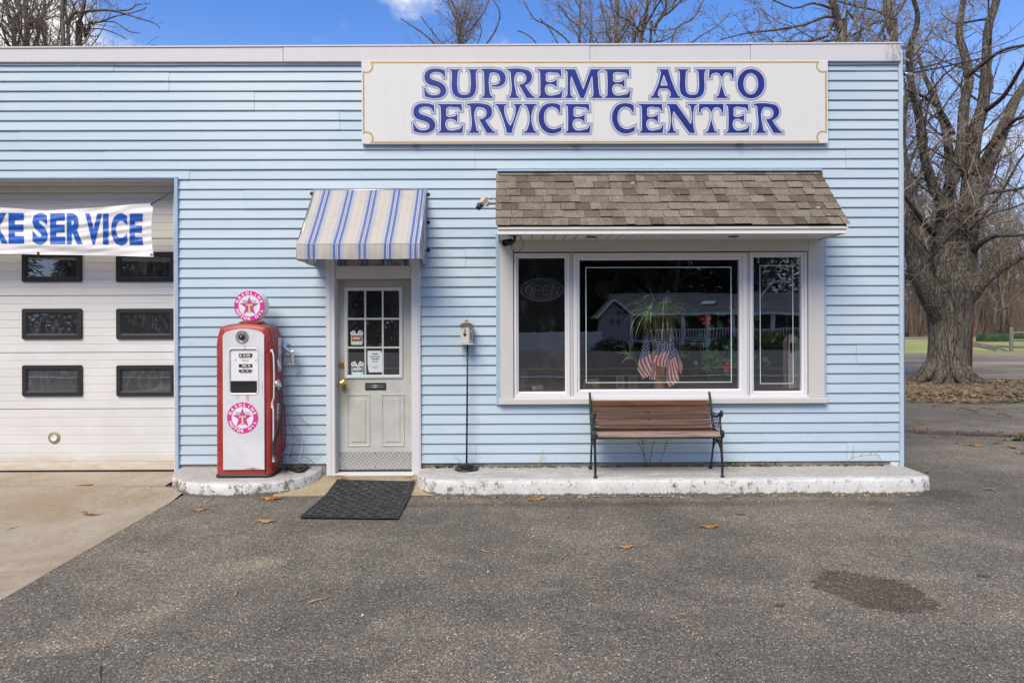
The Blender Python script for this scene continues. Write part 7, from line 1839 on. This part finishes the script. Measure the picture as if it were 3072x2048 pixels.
for a, b in (((hx0-.5, ezh-.5), ((hx0+gw)/2, ezh+1.2)), (((hx0+gw)/2, ezh+1.2), (gw+.3, ezh-.2))): MB().tube([(a[0], hy+.52, a[1]), (b[0], hy+.52, b[1])], .10, 4).obj('barge_board', M['porch_white'], house)
box('gutter', gw, hx1+.5, hy+.3, hy+.45, ezh-.22, ezh, M['porch_white'], house); box('porch_floor', gw, hx1, hy-2.19, hy, fz_-.25, fz_, M['grey_siding'], house)
for a in (1893, 2047, 2125, 2202, 2318, 2420): q = mir(a, 965, HV); box('porch_post', q.x-.16, q.x+.16, hy-.16, hy+.1, hz, ezh-.2, M['porch_white'], house)
rx0 = mir(1966, 965, HV).x; rt = mir(2100, 985, HV).z; q = mir(1966, 1030, HV).z
box('porch_rail', rx0, hx1-2, hy+.0, hy+.09, rt-.1, rt, M['porch_white'], house); box('porch_rail', rx0, hx1-2, hy, hy+.09, fz_+.02, fz_+.1, M['porch_white'], house); box('porch_rail', rx0, mir(2130,965,HV).x, hy+1.2, hy+1.29, mir(2000,1027,HV).z-.08, mir(2000,1027,HV).z, M['porch_white'], house)
b0_ = box('baluster', rx0, rx0+.075, hy+.02, hy+.08, fz_+.1, rt-.1, M['porch_white'], house); x = rx0+.26
while x < hx1-2: c = b0_.copy(); COL.objects.link(c); c.location.x += x-rx0; x += .26
b1_ = box('baluster', rx0, rx0+.075, hy+1.2, hy+1.27, mir(2000,1060,HV).z, mir(2000,1027,HV).z-.08, M['porch_white'], house); x = rx0+.26
while x < mir(2130,965,HV).x: c = b1_.copy(); COL.objects.link(c); c.location.x += x-rx0; x += .26
s0 = mir(2120, 912, HV+2.4); MB().add([(s0.x-.9, hy-1.6, s0.z+.0), (s0.x+.5, hy-1.6, s0.z+.0), (s0.x+.9, hy-2.3, s0.z+.32), (s0.x-.4, hy-2.3, s0.z+.32)], [(0,1,2,3)]).obj('skylight', simple('skylight_glass', (.75,.8,.82), .2), house)
wf = thing('vinyl_fence', (mir(1690,1058,58).x, 14.05-58, mir(1690,1058,58).z), 'white vinyl privacy fence beside the house across the road, mirrored in the left pane', 'fence')
fx_a, fx_b = mir(1200, 965, 58).x, mir(1808, 965, 58).x; n_ = 12
for i in range(n_):
    a = fx_a+(fx_b-fx_a)*i/n_; b = fx_a+(fx_b-fx_a)*(i+1)/n_
    box('fence_panel', a+.07, b-.07, -44.0, -43.95, mir(1690,1060,58).z, mir(1690,996,58).z, M['porch_white'], wf); box('fence_post', a-.07, a+.07, -44.05, -43.9, mir(1690,1064,58).z, mir(1690,992,58).z, M['porch_white'], wf)
def bush(px, py, V, r, m_, label):
    p = mir(px, py, V); g = MB(); rg = random.Random(px)
    for i in range(900):
        d = Vector((rg.gauss(0,1), rg.gauss(0,1), abs(rg.gauss(0,1)))).normalized()*r*rg.uniform(.6,1.05); c = p+Vector((d.x*1.3, d.y, d.z)); s = .12; e = Vector((rg.gauss(0,1),rg.gauss(0,1),rg.gauss(0,1))).normalized()*s; f = e.orthogonal(); b = len(g.v); g.v += [c-e, c+f, c+e]; g.f.append([b,b+1,b+2]); g.m.append(0)
    tag(g.obj('bush', M[m_]), label, 'bush', 'bushes in front of the house across the road')
for a, b, r_, m_, l_ in ((1835,1071,1.5,'hedge','dark rounded bush by the gable of the house across the road'),(1885,1071,1.0,'forsythia','yellow-green shrub by the porch corner across the road'),(2070,1066,.9,'forsythia','yellow-green shrub below the porch rail across the road'),(2300,1045,1.6,'forsythia','larger yellow-green shrub at the far end of the porch'),(2200,1062,1.7,'hedge','dark bush below the middle of the porch'),(2400,1062,2.0,'hedge','dark bush at the end of the house across the road')): bush(a, b, 57, r_, m_, l_)
# evergreens and bare trees behind that house
def pine_proto(seed, h):
    rg = random.Random(seed); t = thing('pine_tree', (0,0,0), 'x', 'tree', 'tall evergreens across the road'); MB().tube([(0,0,-1.6),(0,0,h*.5),(0,0,h)], [.35,.22,.03], 7).obj('trunk', M['bark_far'], t, smooth=True)
    g = MB()
    for i in range(9000):
        z = h*(.08+.92*rg.random()**.9); rr = (h-z)*.30+.5; a = rg.uniform(0,6.283); q = rr*rg.random()**.5; c = Vector((q*math.cos(a), q*math.sin(a), z-.25*q)); s = rg.uniform(.35,.8)
        e = Vector((math.cos(a), math.sin(a), -.35+rg.gauss(0,.3))).normalized()*s; f = Vector((-math.sin(a), math.cos(a), rg.gauss(0,.3)))*s*.4; b = len(g.v); g.v += [c-f, c+e, c+f]; g.f.append([b,b+1,b+2]); g.m.append(0)
    g.obj('crown', M['pine'], t); return t
pp = [pine_proto(61, 24), pine_proto(62, 19)]; k = 0
for x in [-58,-50,-42,-34,-28,-1,2,5,8.5,11,13.5,17.5,21,25,36,-14,-22] + [-64,-54,-46,-38,1,6,11,16,21,33,-8,-18,-30]:  # the leftmost are added out of view to darken the garage pane reflections
    o = pp[k] if k < 2 else copy_tree(pp[k % 2]); far = k >= 17
    o.location = (x+rg.uniform(-1.5,1.5), (-62 if not far else -72)+rg.uniform(-3,3), -1.6); o.rotation_euler = (0,0,rg.uniform(0,6)); o['label'] = 'tall dark evergreen tree behind the house across the road'; k += 1
for i in range(34):
    o = copy_tree(protos[i % 5]); o.location = (-45+3.0*i+rg.uniform(-1,1), -54+rg.uniform(-5,3) if i < 14 else -60+rg.uniform(-4,3), -1.6); s = rg.uniform(.8,1.15); o.scale = (s,s,s); o.rotation_euler = (0,0,rg.uniform(0,6)); o['label'] = 'bare tree across the road mirrored in the door glass'; o['group'] = 'bare trees across the road'
